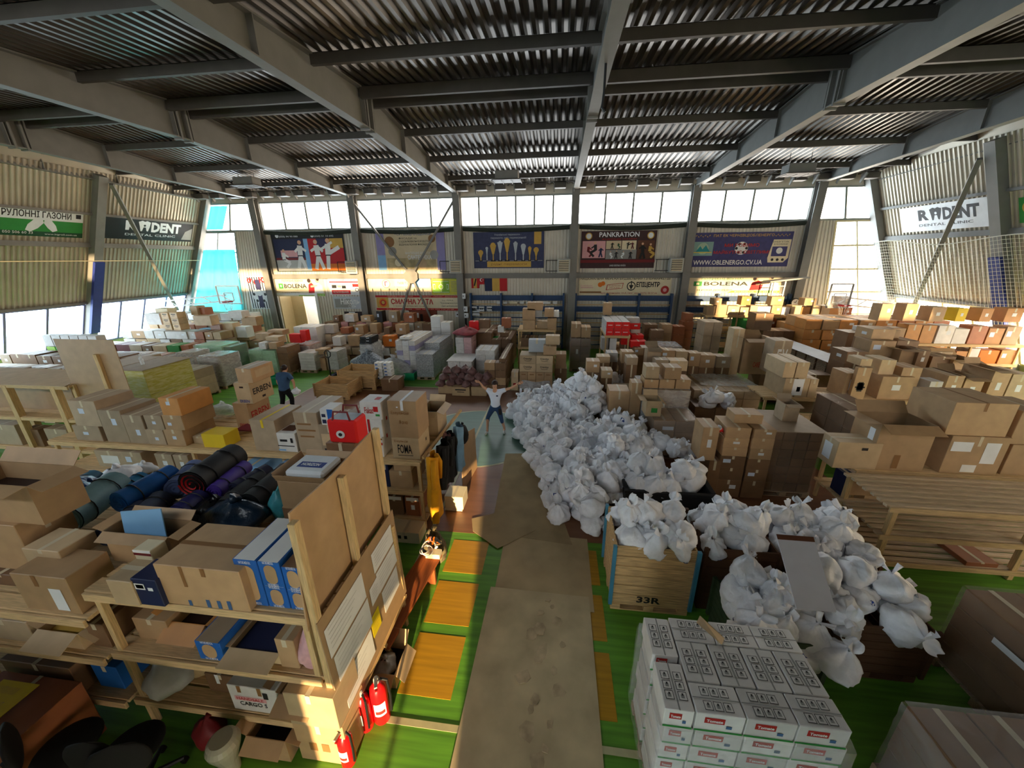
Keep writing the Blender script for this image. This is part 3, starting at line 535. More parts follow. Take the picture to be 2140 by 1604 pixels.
b.txt('НАЦІОНАЛЬНА МЕРЕЖА БУДІВЕЛЬНИХ ГІПЕРМАРКЕТІВ', .015, .82, .985, .96, 'ink', .02).disc(.235, .58, .13, 'orange').disc(.265, .64, .12, 'orange').rect(.01, .12, .25, .22, 'tape_brown').rect(.02, .4, .16, .44, 'pink').txt('Будівництво', .02, .46, .15, .58, 'pink')
b.poly([(.3, .28), (.48, .38), (.49, .68), (.31, .58)], 'ink_red').poly([(.31, .31), (.475, .4), (.483, .65), (.317, .56)], 'cream').txt('БУДУЄМО', .33, .47, .46, .56, 'ink_red').txt('РАЗОМ!', .34, .37, .45, .45, 'ink_red').disc(.575, .5, .24, 'ink').disc(.575, .5, .19, 'cream').poly([(.575, .3), (.55, .56), (.6, .56)], 'ink').rect(.57, .5, .58, .78, 'ink').txt('ЕПІЦЕНТР', .63, .4, .88, .72, 'ink', .035).disc(.94, .3, .22, 'ink_red').disc(.94, .3, .1, 'pink').txt('вул. Хотинська, 10-А, тел/факс: (0372) 58 57 66', .25, .06, .86, .18, 'ink_red').done()
# flags and the club poster
b = back_banner('flag', 985, 577, 1001, 602, 'gold', 'small red and yellow flag hung beside the red one', 'flag'); b.rect(0, 0, .28, 1, 'red').rect(.72, 0, 1, 1, 'red').line(.38, .2, .62, .8, .12, 'charcoal').done()
b = back_banner('flag', 1000, 577, 1012, 594, 'red', 'small red flag with a white crescent', 'flag', Y=DEP - 0.08); b.disc(.5, .55, .2, 'white').disc(.58, .55, .15, 'red').disc(.78, .55, .06, 'white', n=5).done()
b = back_banner('flag', 1013, 577, 1060, 608, 'gold', 'blue yellow and red striped flag beside the crescent flag', 'flag'); b.rect(0, 0, .333, 1, 'navy').rect(.667, 0, 1, 1, 'red').done()
b = back_banner('poster', 520, 577, 560, 645, 'paper', 'white club poster with red letters beside the tall corner window', 'poster')
for q in range(8): b.rect(.06 + q * .12, .02, .11 + q * .12, .98, 'charcoal')
b.txt('Ф', .04, .78, .34, .96, 'red', .04).txt('О', .36, .74, .62, .9, 'red', .04).txt('К', .66, .8, .96, .98, 'red', .04).disc(.55, .4, .24, 'paper')
for q in range(5): b.disc(.55 + .3 * math.cos(q * 1.26 + .3), .4 + .18 * math.sin(q * 1.26 + .3), .05, 'charcoal', n=5)
b.disc(.55, .4, .07, 'plum').rect(.45, .05, .68, .9, 'dark_purple').disc(.55, .5, .1, 'paper').done()
# gable banners
b = gable_banner('banner', [(0, 490), (172, 493), (0, 428)], 'l', 'green', 'green and white rolled lawn banner on the ribbed gable', )
b.o = b.o; b.rect(-.0, .6, 1, 1, 'paper').rect(0, .0, 1, .18, 'dark_green').txt('РУЛОННІ ГАЗОНИ', .02, .68, .84, .92, 'ink', .02).rect(.9, .74, .97, .9, 'charcoal').poly([(.27, .22), (.3, .42), (.4, .68), (.47, .72), (.49, .5), (.42, .3), (.33, .16)], 'paper').poly([(.49, .5), (.51, .72), (.57, .66), (.64, .42), (.66, .24), (.6, .18), (.54, .32)], 'paper').txt('050 506 60 33', .02, .08, .36, .17, 'white').txt('www.bigroll.com.ua', .5, .05, .92, .13, 'white').done()
b = gable_banner('banner', [(211, 497), (400, 500), (211, 447)], 'l', 'black', 'black dental clinic banner with white letters on the ribbed gable')
def rident(b, m, m2):
    b.txt('R', .22, .42, .34, .84, m, .05).txt('DENT', .49, .38, .84, .84, m, .05).poly([(.35, .82), (.39, .88), (.415, .84), (.44, .88), (.48, .82), (.47, .6), (.455, .4), (.44, .42), (.43, .58), (.405, .58), (.39, .4), (.375, .4), (.365, .6)], m).disc(.417, .66, .05, m2).txt('DENTAL CLINIC', .22, .18, .78, .28, m)
rident(b, 'paper', 'black'); b.poly([(.86, .1), (.9, .5), (.99, .7), (.99, .1)], 'grey').done()
b = gable_banner('banner', [(1886, 486), (2090, 472), (1886, 436)], 'r', 'paper', 'white dental clinic banner with dark letters on the sunlit gable')
rident(b, 'charcoal', 'paper'); b.done()
b = gable_banner('banner', [(2131, 466), (2210, 455), (2131, 413)], 'r', 'green', 'green banner at the edge beyond the gable column'); b.disc(.3, .6, .25, 'gold').done()
# papers pinned round the wall bars and on the column
for k, (px, py, w, h, mk) in enumerate(((966, 613, 7, 11, 1), (969, 640, 8, 11, 1), (952, 652, 13, 10, 1), (963, 664, 12, 11, 2), (970, 654, 9, 10, 1), (985, 640, 12, 9, 2), (1001, 640, 11, 10, 2), (1017, 640, 11, 9, 3), (986, 646, 16, 13, 0))):
    b = back_banner('paper_sheet', px, py, px + w, py + h, 'paper', 'small white paper pinned beside the blue wall bars, %s from the food banner' % ORD[k], 'paper', Y=DEP - (0.046 if px in (952, 963) else 0.475 if px < 980 else 0.28), group='papers by the wall bars', t=0.006)
    for q in range(mk): b.rect(.2 + .3 * q, .35, .4 + .3 * q, .65, 'charcoal')
    b.done()
for k in range(11):
    b = back_banner('paper_sheet', 1038 + k * 11.6 + (k % 3) * 2, 629.5 + (k % 2), 1038 + k * 11.6 + 8 + (k % 3) * 2, 635.5, 'cream' if k in (2, 3) else 'white', 'little paper in the row on the upper wall bar, %s from the column' % ORD[k], 'paper', Y=DEP - 0.28, group='row of papers on the wall bars', t=0.006); b.done()
b = back_banner('switch_box', 788, 654, 799, 668, 'pale_grey', 'pale grey switch box on the wall under the red food banner', 'box', Y=DEP - 0.16, t=0.12); b.done()
b = back_banner('notice_board', 721, 651, 766, 677, 'dark_brown', 'dark board with a white paper beside the open doorway', 'board', Y=DEP - 0.2, t=0.06); b.rect(.22, .7, .5, .98, 'paper').done()
# brown door panel under the food banner, with papers
b = back_banner('door_panel', 856, 648, 914, 700, mat('red_brown_door', C('7d3c26'), .6, var=.1), 'red brown door panel with papers under the food banner', 'door', Y=DEP - 0.15, t=0.06); b.rect(.4, .5, .5, .85, 'dark_brown').rect(-.1, .7, .02, .95, 'paper').rect(.04, .6, .14, .8, 'paper').rect(.2, .7, .36, .9, 'paper').done()
# Swedish wall bars
BLU = mat('wall_bar_blue', C('27446b'), .5, var=.12)
for x0, x1, nm in ((984, 1178, 'below the striped flags'), (1204, 1404, 'below the building store banner'), (1428, 1650, 'below the second couple banner')):
    a, c = V(x0, 615, DEP - .2)[0], V(x1, 615, DEP - .2)[0]; n = 3; e = empty('wall_bars', ((a + c) / 2, DEP - .2, 0)); xs = [a - (a + c) / 2 + (c - a) * k / n for k in range(n + 1)]
    for x in xs: q = MB(); q.box(x - .05, x + .05, -.16, .1, 0, 3.15, BLU); q.build('upright', e)
    for k in range(11):
        q = MB(); z = .3 + k * .25; q.beam((xs[0], -.06, z), (xs[-1], -.06, z), .04, .05, WOOD if k % 2 else BLU); q.build('rung', e)
    for z in (2.85, 2.25): q = MB(); q.box(xs[0], xs[-1], .02, .06, z - .1, z + .18, BLU); q.build('board', e)
    tag(e, 'blue wall bars with wooden rungs ' + nm, 'wall bars', 'wall bars')
# basketball hoops on swing arms
for px, py, w, h, bx, lab in ((478, 616, 54, 38, -1, 'glass basketball backboard on a white arm before the teal cloth'), (1755, 618, 36, 42, 1, 'glass basketball backboard before the bright corner window')):
    Y = 18.0 if bx < 0 else 18.6; x, z = V(px, py, Y); s = Y / 760.; ww, hh = w * s / 2, h * s / 2; e = empty('basketball_hoop', (x, Y, z))
    q = MB(); q.box(-ww, ww, 0, .02, -hh, hh, film('backboard_glass', (.9, .93, .95), .22, .1, 0)); q.build('backboard', e)
    q = MB()
    for a, c in (((-ww, -hh), (ww, -hh)), ((ww, -hh), (ww, hh)), ((ww, hh), (-ww, hh)), ((-ww, hh), (-ww, -hh))): q.beam((a[0], 0, a[1]), (c[0], 0, c[1]), .06, .05, 'white' if bx < 0 else 'grey')
    for a, c in (((-.25, -.3), (.25, -.3)), ((.25, -.3), (.25, .1)), ((.25, .1), (-.25, .1)), ((-.25, .1), (-.25, -.3))): q.beam((a[0], -.02, a[1]), (c[0], -.02, c[1]), .02, .04, 'white')
    q.build('board_frame', e); q = MB(); q.tube([(.1 + .23 * math.cos(t * .3927), -.3 + .23 * math.sin(t * .3927), -hh + .12) for t in range(17)], .018, 'red', 6); q.beam((.1, 0, -hh + .12), (.1, -.08, -hh + .12), .14, .04, 'red'); q.build('rim', e)
    q = MB()
    for t in range(12):
        c0, s0 = math.cos(t * .5236), math.sin(t * .5236); q.tube([(.1 + .23 * c0, -.3 + .23 * s0, -hh + .12), (.1 + .15 * math.cos(t * .5236 + .3), -.3 + .15 * math.sin(t * .5236 + .3), -hh - .12), (.1 + .12 * c0, -.3 + .12 * s0, -hh - .32)], .008, 'white', 4, False)
    q.build('hoop_net', e); q = MB(); dx = (XL(z - .8) if bx < 0 else XR(z - .8)) - x
    for zz, z2 in ((-hh + .15, -.9), (-hh + .45, -.55)): q.beam((-ww * .3 * -bx, .05, zz), (dx, 1.2, z2), .07, .07, 'white')
    for k in range(5): t = k / 4.5; q.beam((dx * t, .05 + 1.15 * t, (-hh + .15) * (1 - t) - .9 * t), (dx * (t + .12), .05 + 1.15 * (t + .12), (-hh + .45) * (1 - t) - .55 * t), .04, .04, 'white')
    q.build('support_arm', e); tag(e, lab, 'hoop')
# raised platform lift and ladder by the last column
x, z = V(1640, 588, 20.2); e = empty('work_platform', (x, 20.4, 0)); q = MB(); q.slab((-.75, -.4, z + .02), (1.0, -.4, z + .22), (1.0, .3, z + .22), (-.75, .3, z + .02), .06, 'steel'); q.build('deck', e)
q = MB()
for a in (-.35, .15): q.beam((a - .1, 0, 0), (a, 0, z), .06, .06, 'silver')
q.build('side_rail', e)
for k in range(9): q = MB(); q.beam((-.42 + k * .012, 0, .4 + k * .4), (.1 + k * .012, 0, .4 + k * .4), .04, .04, 'silver'); q.build('rung', e)
tag(e, 'tall white ladder carrying a small deck beside the last column', 'ladder')
e = empty('wall_clock', (*V(1662, 632, DEP - .5)[:1], DEP - .5, V(1662, 632, DEP - .5)[1])); q = MB(); q.tube([(0, 0, 0), (0, .06, 0)], .22, 'charcoal', 20); q.build('rim', e); q = MB(); q.tube([(0, -.01, 0), (0, .0, 0)], .18, 'white', 20); q.build('dial', e); q = MB(); q.beam((0, -.015, 0), (.05, -.015, .12), .01, .02, 'black'); q.beam((0, -.015, 0), (-.08, -.015, .03), .01, .02, 'black'); q.build('hand', e); tag(e, 'round white wall clock on the last column by the ladder', 'clock')
# ================================================================ builders for boxes, racks, pallets, crates
def part(mb, name, e):
    o = mb.build(name, e); o.matrix_parent_inverse = Matrix.Translation(-e.location); return o
_BODY = {}
def fpt(w, d, h, face, s, t, off=0.003):
    """a place on a face of a box centred on its base, with the face's two directions"""
    if face == 'f': return Vector((-w / 2 + s * w, -d / 2 - off, t * h)), Vector((1, 0, 0)), Vector((0, 0, 1)), w, h
    if face == 'r': return Vector((w / 2 + off, -d / 2 + s * d, t * h)), Vector((0, 1, 0)), Vector((0, 0, 1)), d, h
    if face == 'l': return Vector((-w / 2 - off, d / 2 - s * d, t * h)), Vector((0, -1, 0)), Vector((0, 0, 1)), d, h
    return Vector((-w / 2 + s * w, -d / 2 + t * d, h + off)), Vector((1, 0, 0)), Vector((0, 1, 0)), w, d
def patch(mb, w, d, h, face, s, t, sw, th, m, off=0.003):
    o, u, v, W_, H_ = fpt(w, d, h, face, s, t, off); a = u * (sw * W_); b = v * (th * H_); return mb.quad(o, o + a, o + a + b, o + b, m)
NOTE = {'lab': [('f', .55, .5, .25, .22, 'paper')], 'labl': [('f', .12, .45, .3, .3, 'paper_blue')], 'mid': [('f', .38, .4, .26, .24, 'paper')], 'none': [], 'side': [('l', .4, .4, .3, .25, 'paper')],
        'big': [('f', .2, .3, .6, .45, 'white')], 'rs': [('r', .4, .4, .25, .25, 'paper')], 'ink': [('f', .2, .62, .6, .14, 'ink'), ('f', .3, .4, .4, .08, 'ink')], 'red': [('f', 0, .72, 1, .2, 'red')], 'blue': [('f', .1, .2, .35, .35, 'blue')]}
def carton(x0, x1, y0, y1, z0, z1, col, label, cat='box', name='cardboard_box', group=None, rz=0.0, tape='y', notes='none', opn=False, txt=(), tm='tape_clear', fill=None, small=False):
    w, d, h = x1 - x0, y1 - y0, z1 - z0; loc = ((x0 + x1) / 2, (y0 + y1) / 2, z0)
    if isinstance(notes, str): notes = NOTE[notes]
    key = (round(w, 3), round(d, 3), round(h, 3), col, tape if small else '', opn, str(notes) if small else '')
    me = _BODY.get(key)
    if not me:
        g = MB(); c = min(0.006, w * .03)
        if not opn:
            g.box(-w / 2, w / 2, -d / 2, d / 2, 0, h, col, c)
            if small:
                if tape == 'y': patch(g, w, d, h, 't', .44, 0, .12, 1, tm); patch(g, w, d, h, 'f', .44, .7, .12, .3, tm)
                if tape == 'x': patch(g, w, d, h, 't', 0, .42, 1, .16, tm); patch(g, w, d, h, 'l', .42, .7, .16, .3, tm); patch(g, w, d, h, 'r', .42, .7, .16, .3, tm)
                for f in notes: patch(g, w, d, h, *f)
        else:
            t = 0.008; i = fill or 'dark_brown'
            g.box(-w / 2, w / 2, -d / 2, -d / 2 + t, 0, h, col); g.box(-w / 2, w / 2, d / 2 - t, d / 2, 0, h, col); g.box(-w / 2, -w / 2 + t, -d / 2 + t, d / 2 - t, 0, h, col); g.box(w / 2 - t, w / 2, -d / 2 + t, d / 2 - t, 0, h, col)
            g.box(-w / 2 + t, w / 2 - t, -d / 2 + t, d / 2 - t, 0, h * .55, i)
        me = g.mesh(name); _BODY[key] = me
    o = bpy.data.objects.new(name, me); COL.objects.link(o); o.location = loc; o.rotation_euler.z = rz; tag(o, label, cat, group)
    if opn:
        fl = min(min(w, d) * .42, .24)
        for sx, sy, L, an in ((0, -1, w, -.35), (0, 1, w, .9), (-1, 0, d, .25), (1, 0, d, -.5)):
            g = MB(); a = an + (rnd.random() - .5) * .6; ox, oz = math.cos(a) * fl, math.sin(a) * fl; q = L / 2 * .98
            if sx: g.slab((sx * w / 2, -q, h), (sx * (w / 2 + ox), -q, h + oz), (sx * (w / 2 + ox), q, h + oz), (sx * w / 2, q, h), 0.005, col)
            else: g.slab((-q, sy * d / 2, h), (-q, sy * (d / 2 + ox), h + oz), (q, sy * (d / 2 + ox), h + oz), (q, sy * d / 2, h), 0.005, col)
            g.build('flap', o)
    if not small:
        g = MB(); f = min(.5, .05 / max(w, .05))
        if tape == 'y' and not opn: patch(g, w, d, h, 't', .5 - f / 2, 0, f, 1, tm, .0025); patch(g, w, d, h, 'f', .5 - f / 2, .75, f, .25, tm, .0025)
        if tape == 'x' and not opn: f = .05 / d; patch(g, w, d, h, 't', 0, .5 - f / 2, 1, f, tm, .0025); patch(g, w, d, h, 'l', .5 - f / 2, .75, f, .25, tm, .0025); patch(g, w, d, h, 'r', .5 - f / 2, .75, f, .25, tm, .0025)
        if g.v: g.build('packing_tape', o)
        for f in notes: g = MB(); patch(g, w, d, h, *f); g.build('paper_label' if f[5] in ('paper', 'paper_blue', 'white') else 'printed_mark', o)
        for s, face, a, b, c2, e2, m in txt:
            p, u, v, W_, H_ = fpt(w, d, h, face, a, b, .004); text(s, o, p, u, v, (c2 - a) * W_, (e2 - b) * H_, m, 'lettering', 0, .015)
    return o
SPEC = []                                    # the many plain boxes, built at the end, the largest in view first
def gb(x0, x1, y0, y1, z0, z1, col, label, **k): SPEC.append((x0, x1, y0, y1, z0, z1, col, label, k)); return (x0, x1, y0, y1, z0, z1)
LOOK = {'kraft': 'brown', 'kraft_dark': 'dark brown', 'kraft_pale': 'pale brown', 'kraft_grey': 'greyish brown', 'kraft_orange': 'orange brown', 'kraft_red': 'reddish brown', 'carton_white': 'white', 'carton_grey': 'grey', 'carton_tan': 'tan', 'red': 'red', 'bright_red': 'bright red', 'lime': 'bright green', 'green': 'green', 'mint': 'pale green',
        'blue': 'blue', 'navy': 'navy', 'yellow': 'yellow', 'orange': 'orange', 'charcoal': 'black', 'white': 'white', 'sky_blue': 'light blue', 'carton_pink': 'pinkish', 'gold': 'gold', 'dark_green': 'dark green', 'teal': 'teal', 'cream': 'cream', 'beige': 'beige', 'maroon': 'maroon', 'silver': 'silver', 'dark_brown': 'very dark brown'}
NL = {'none': '', 'lab': ' with a white label', 'labl': ' with a bluish label', 'mid': ' with a white note', 'side': ' with a side label', 'big': ' with a large white panel', 'rs': ' with a small note', 'ink': ' with dark print', 'red': ' with a red band', 'blue': ' with a blue mark'}
def pb(xl, xr, yt, yb, Y, d, col, where, z0=None, notes='none', h=None, **k):
    """a box whose front face spans the pixels xl..xr, yt..yb on the upright plane at depth Y; rests on z0 if given"""
    xm, ym = (xl + xr) / 2, (yt + yb) / 2; x0, x1 = V(xl, ym, Y)[0], V(xr, ym, Y)[0]; za, zb = V(xm, yb, Y)[1], V(xm, yt, Y)[1]
    if z0 is not None: za = z0
    if h: zb = za + h
    if za < .02: za = 0.01
    if zb < za + .05: zb = za + .05
    lab = k.pop('label', None) or '%s box%s %s' % (LOOK.get(col, col), NL.get(notes, '') if isinstance(notes, str) else '', where)
    gen = k.pop('gen', True)
    (gb if gen else carton)(x0, x1, Y, Y + d, za, zb, col, lab, notes=notes, **k); return x0, x1, Y, Y + d, za, zb
def rack(label, x0, x1, y0, y1, zs, posts, nsl=5, wd=None, gap=.012, pw_=.03, cat='rack', back=True, rail=True, over=0.0, name='wooden_rack'):
    e = empty(name, ((x0 + x1) / 2, (y0 + y1) / 2, 0)); top = max(zs)
    for x in posts:
        for y in (y0 + .04, y1 - .04): g = MB(); g.box(x - pw_, x + pw_, y - pw_, y + pw_, 0, top - .045 + over, WOODZ, .004); part(g, 'post', e)
        for z in zs: g = MB(); g.box(x - .025, x + .025, y0 + .07, y1 - .07, z - .09, z - .045, WOODY); part(g, 'cross_bar', e)
    for z in zs:
        w = (y1 - y0) / nsl
        for k in range(nsl):
            g = MB(); q = .003 * ((k * 7) % 3 - 1); g.box(x0 + q * 4, x1 - q * 5, y0 + k * w + gap, y0 + (k + 1) * w - gap, z - .045, z - .0, wd or WOOD, .003); part(g, 'slat', e)
        if rail: g = MB(); g.box(x0, x1, y0 - .022, y0 + .006, z - .1, z - .012, WOOD, .003); part(g, 'front_rail', e)
    return tag(e, label, cat, 'wooden racks')
def pallet_into(e, x0, x1, y0, y1, z=0.0, m=None):
    m = m or WOODG
    for y in (y0 + .05, (y0 + y1) / 2, y1 - .05):
        g = MB(); g.box(x0, x1, y - .05, y + .05, z, z + .02, m)
        for x in (x0 + .07, (x0 + x1) / 2, x1 - .07): g.box(x - .07, x + .07, y - .05, y + .05, z + .02, z + .1, m)
        part(g, 'pallet_skid', e)
    g = MB(); n = 6; w = (y1 - y0) / n
    for k in range(n): g.box(x0, x1, y0 + k * w + .01, y0 + (k + 1) * w - .01, z + .1, z + .12, m)
    part(g, 'pallet_deck', e)
def wrapped(label, x0, x1, y0, y1, h, nx, nz, col, fm=None, sheet=None, ny=1, z=0.0, notes=(), wood=True, seam=.006, jit=.012, cols=None, name='wrapped_pallet', cat='pallet load', side=None):
    """one pallet load: pallet, each carton that shows, wrapping film"""
    e = empty(name, ((x0 + x1) / 2, (y0 + y1) / 2, z)); b = z
    if wood: pallet_into(e, x0 - .02, x1 + .02, y0 - .02, y1 + .02, z); b = z + .125
    w = (x1 - x0) / nx; hh = (h - b) / nz; d = (y1 - y0) / ny
    for k in range(nz):
        for j in range(ny):
            for i in range(nx):
                if k < nz - 1 and j > 0 and not (i == nx - 1 if x1 < 0 else i == 0): continue
                g = MB(); a = jit * (rnd.random() - .5); c2 = (cols[(i + k * 3 + j) % len(cols)] if cols else col)
                g.box(x0 + i * w + seam + a, x0 + (i + 1) * w - seam + a, y0 + j * d + seam, y0 + (j + 1) * d - seam, b + k * hh + .003, b + (k + 1) * hh - .003, c2, .006)
                if k == nz - 1: xm = x0 + (i + .5) * w + a; g.quad((xm - .03, y0 + j * d + seam, b + nz * hh), (xm + .03, y0 + j * d + seam, b + nz * hh), (xm + .03, y0 + (j + 1) * d - seam, b + nz * hh), (xm - .03, y0 + (j + 1) * d - seam, b + nz * hh), 'tape_clear')
                part(g, 'carton', e)
    if sheet: g = MB(); g.box(x0 - .05, x1 + .05, y0 - .05, y1 + .05, h + .005, h + .025, sheet, .004); part(g, 'top_sheet', e)
    if fm:
        g = MB(); q = .012; xa, xb, ya, yb2 = x0 - q, x1 + q, y0 - q, y1 + q; n = 14
        def wv(s, t):
            s4 = (s % 1) * 4; i = int(s4); f = s4 - i; P = [(xa, ya), (xb, ya), (xb, yb2), (xa, yb2), (xa, ya)]; p, r_ = P[i], P[i + 1]
            nn = .016 * noise.noise(Vector((s * 40, t * 9, x0)))
            dx, dy = (0, -1) if i == 0 else (1, 0) if i == 1 else (0, 1) if i == 2 else (-1, 0)
            return (p[0] + (r_[0] - p[0]) * f + dx * (nn + .012), p[1] + (r_[1] - p[1]) * f + dy * (nn + .012), b + (h + .01 - b) * t)
        g.grid(wv, 40, 12, fm, close_u=True)
        g.quad((xa, ya, h + .03), (xb, ya, h + .03), (xb, yb2, h + .03), (xa, yb2, h + .03), fm) if not sheet else None
        g.smooth = True; part(g, 'stretch_film', e)
    W_, D_, H_ = x1 - x0, y1 - y0, h - b
    for f in notes:
        g = MB(); o, u, v, a, c2 = fpt(W_, D_, H_, f[0], f[1], f[2], .04); o = o + Vector(((x0 + x1) / 2, (y0 + y1) / 2, b)); p, q = u * (f[3] * a), v * (f[4] * c2); g.quad(o, o + p, o + p + q, o + q, f[5]); part(g, 'paper_label', e)
    return tag(e, label, cat, 'wrapped pallet loads')
def pw(xl, xr, yt, Y, d, label, nx, nz, col, **k):
    """a pallet load whose front top edge spans xl..xr at row yt on depth Y"""
    x0, x1 = V(xl, yt, Y)[0], V(xr, yt, Y)[0]; h = V((xl + xr) / 2, yt, Y)[1]; wrapped(label, x0, x1, Y, Y + d, h, nx, nz, col, **k); return x0, x1, Y, Y + d, h
def crate(label, x0, x1, y0, y1, h, m, nb=6, name='wooden_crate', mark=None, post=None):
    """an open pallet box: boards on four sides, corner posts, pallet feet"""
    e = empty(name, ((x0 + x1) / 2, (y0 + y1) / 2, 0)); pallet_into(e, x0, x1, y0, y1, 0, m); w = (h - .13) / nb
    for nm, (a, b, c2, d) in (('front_board', (x0, x1, y0, y0 + .022)), ('back_board', (x0, x1, y1 - .022, y1)), ('side_board', (x0, x0 + .022, y0 + .025, y1 - .025)), ('side_board', (x1 - .022, x1, y0 + .025, y1 - .025))):
        for k in range(nb): g = MB(); g.box(a, b, c2, d, .13 + k * w + .005, .13 + (k + 1) * w - .005, m, .003); part(g, nm, e)
    for x in (x0 - .014, x1 + .014):
        for y in (y0 - .014, y1 + .014): g = MB(); g.box(x - .025, x + .025, y - .025, y + .025, .12, h + .01, post or m); part(g, 'corner_post', e)
    if mark:
        o = text(mark, e, (x0 + (x1 - x0) * .33, y0 - .004, .17), (1, 0, 0), (0, 0, 1), .34, .12, 'black', 'painted_mark', 0, .03); o.matrix_parent_inverse = Matrix.Translation(-e.location)
    return tag(e, label, 'crate', 'wooden crates')
def sheet(label, pts, z, m='kraft', t=.008, name='cardboard_sheet'):
    g = MB(); n = len(pts); g.poly([(p[0], p[1]) for p in pts], z, z + t, m); return tag(g.build(name), label, 'cardboard')
# ================================================================ towards the sunlit gable: foreground pallets, crates, racks, box stacks
# pallet of white cartons nearest the gallery
def white_carton(x0, x1, y0, y1, z0, z1, long_x, label):
    w, d, h = x1 - x0 - .012, y1 - y0 - .012, z1 - z0 - .004
    key = ('wc', round(w, 3), round(d, 3), round(h, 3), long_x); me = _BODY.get(key)
    if not me:
        g = MB(); g.box(-w / 2, w / 2, -d / 2, d / 2, 0, h, 'carton_white', .005); hf = (.09 if long_x else .07)
        if long_x: patch(g, w, d, h, 't', 0, .48, 1, .04, 'grey')
        else: patch(g, w, d, h, 't', .475, 0, .05, 1, 'grey')
        for a in range(3):                   # rows of handling pictograms
            for b2 in range(2):
                s, t = (.2 + a * .21, .12 + b2 * .46) if long_x else (.12 + b2 * .46, .2 + a * .21); sw, th = (.18, .3) if long_x else (.3, .18)
                patch(g, w, d, h, 't', s, t, sw, th, 'ink', .003); patch(g, w, d, h, 't', s + sw * .07, t + th * .07, sw * .86, th * .86, 'carton_white', .0036); patch(g, w, d, h, 't', s + sw * .3, t + th * .25, sw * .4, th * .4, 'grey', .0042); patch(g, w, d, h, 't', s + sw * .42, t + th * .55, sw * .2, th * .25, 'ink', .0046)
        me = g.mesh('white_carton'); _BODY[key] = me
    o = bpy.data.objects.new('white_carton', me); COL.objects.link(o); o.location = ((x0 + x1) / 2, (y0 + y1) / 2, z0); tag(o, label, 'carton', 'white cartons on the gallery pallet')
    for nm, f in (('brand_panel', ('f', .18, .5, .42, .32, 'ink_red')), ('green_stripe', ('f', 0, .0, 1, .1, 'green'))): g = MB(); patch(g, w, d, h, *f); q = g.build(nm, o)
    g = MB(); p, u, v, a, b2 = fpt(w, d, h, 'f', .22, .58, .006); text_into(g, 'Tomate', p, u, v, .34 * a, .16 * b2, 'white', 0, .03); p, u, v, a, b2 = fpt(w, d, h, 'f', .64, .3, .006); g.quad(p, p + u * .12 * a, p + u * .12 * a + v * .16 * b2, p + v * .16 * b2, 'denim'); g.build('lettering', o)
    return o
X0, Y0, LW, LD, LH, NLAY = 1.0, 2.2, .395, .25, .217, 6
def wc_label(k, what): return 'white carton, %s, %s layer from top of the gallery pallet' % (what, 'first' if k == 5 else ORD[5 - k])
e = empty('wooden_pallet', (X0 + .72, Y0 + .43, 0)); pallet_into(e, X0, X0 + 1.44, Y0, Y0 + .87); tag(e, 'low wooden pallet under the white printed cartons', 'pallet')
for k in range(NLAY):
    z0 = .125 + k * LH; z1 = z0 + LH; dx = .012 * math.sin(k * 2.1)
    for r_ in range(2): white_carton(X0 + dx, X0 + .25 + dx, Y0 + r_ * .435 + .02 * r_, Y0 + .4 + r_ * .435 + .02 * r_, z0, z1, False, wc_label(k, 'lengthwise at the path corner' if r_ == 0 else 'lengthwise behind the corner one'))
    for i in range(3):
        a = X0 + .255 + i * LW + dx; white_carton(a, a + LW, Y0, Y0 + LD, z0, z1, True, wc_label(k, 'front row crosswise, %s from the path corner' % ORD[i]))
        if k >= 4: white_carton(a, a + LW, Y0 + .63, Y0 + .63 + LD, z0, z1, True, wc_label(k, 'rear row crosswise, %s from the path' % ORD[i]))
    if k >= 4:
        for i in range(4): a = X0 + .255 + i * .296 + dx; white_carton(a, a + .292, Y0 + .252, Y0 + .628, z0, z1, False, wc_label(k, 'middle row lengthwise, %s from the path' % ORD[i]))
g = MB(); x1_ = X0 + 1.46
def wf(s, t):
    s4 = s * 3.999; i = int(s4); f = s4 - i; P = [(X0 - .02, Y0 + .9), (X0 - .02, Y0 - .02), (x1_ + .01, Y0 - .02), (x1_ + .01, Y0 + .9), (X0 - .02, Y0 + .9)]; p, q = P[i], P[i + 1]; nn = .02 * noise.noise(Vector((s * 50, t * 8, 3)))
    dx, dy = ((-1, 0), (0, -1), (1, 0), (0, 1))[i]; return (p[0] + (q[0] - p[0]) * f + dx * (.02 + nn), p[1] + (q[1] - p[1]) * f + dy * (.02 + nn), .13 + 1.12 * t)
g.grid(wf, 61, 14, FILM); g.smooth = True; tag(g.build('stretch_film'), 'clear stretch film wrapped round the white cartons, top layer left free', 'plastic film')
z = .125 + 6 * LH; g = MB(); g.slab((X0 + .5, Y0 + .80, z + .05), (X0 + .68, Y0 + .62, z + .01), (X0 + .74, Y0 + .7, z + .0), (X0 + .55, Y0 + .86, z + .08), .004, 'kraft_pale'); tag(g.build('torn_flap'), 'torn curled cardboard strip lying on the white cartons', 'cardboard')
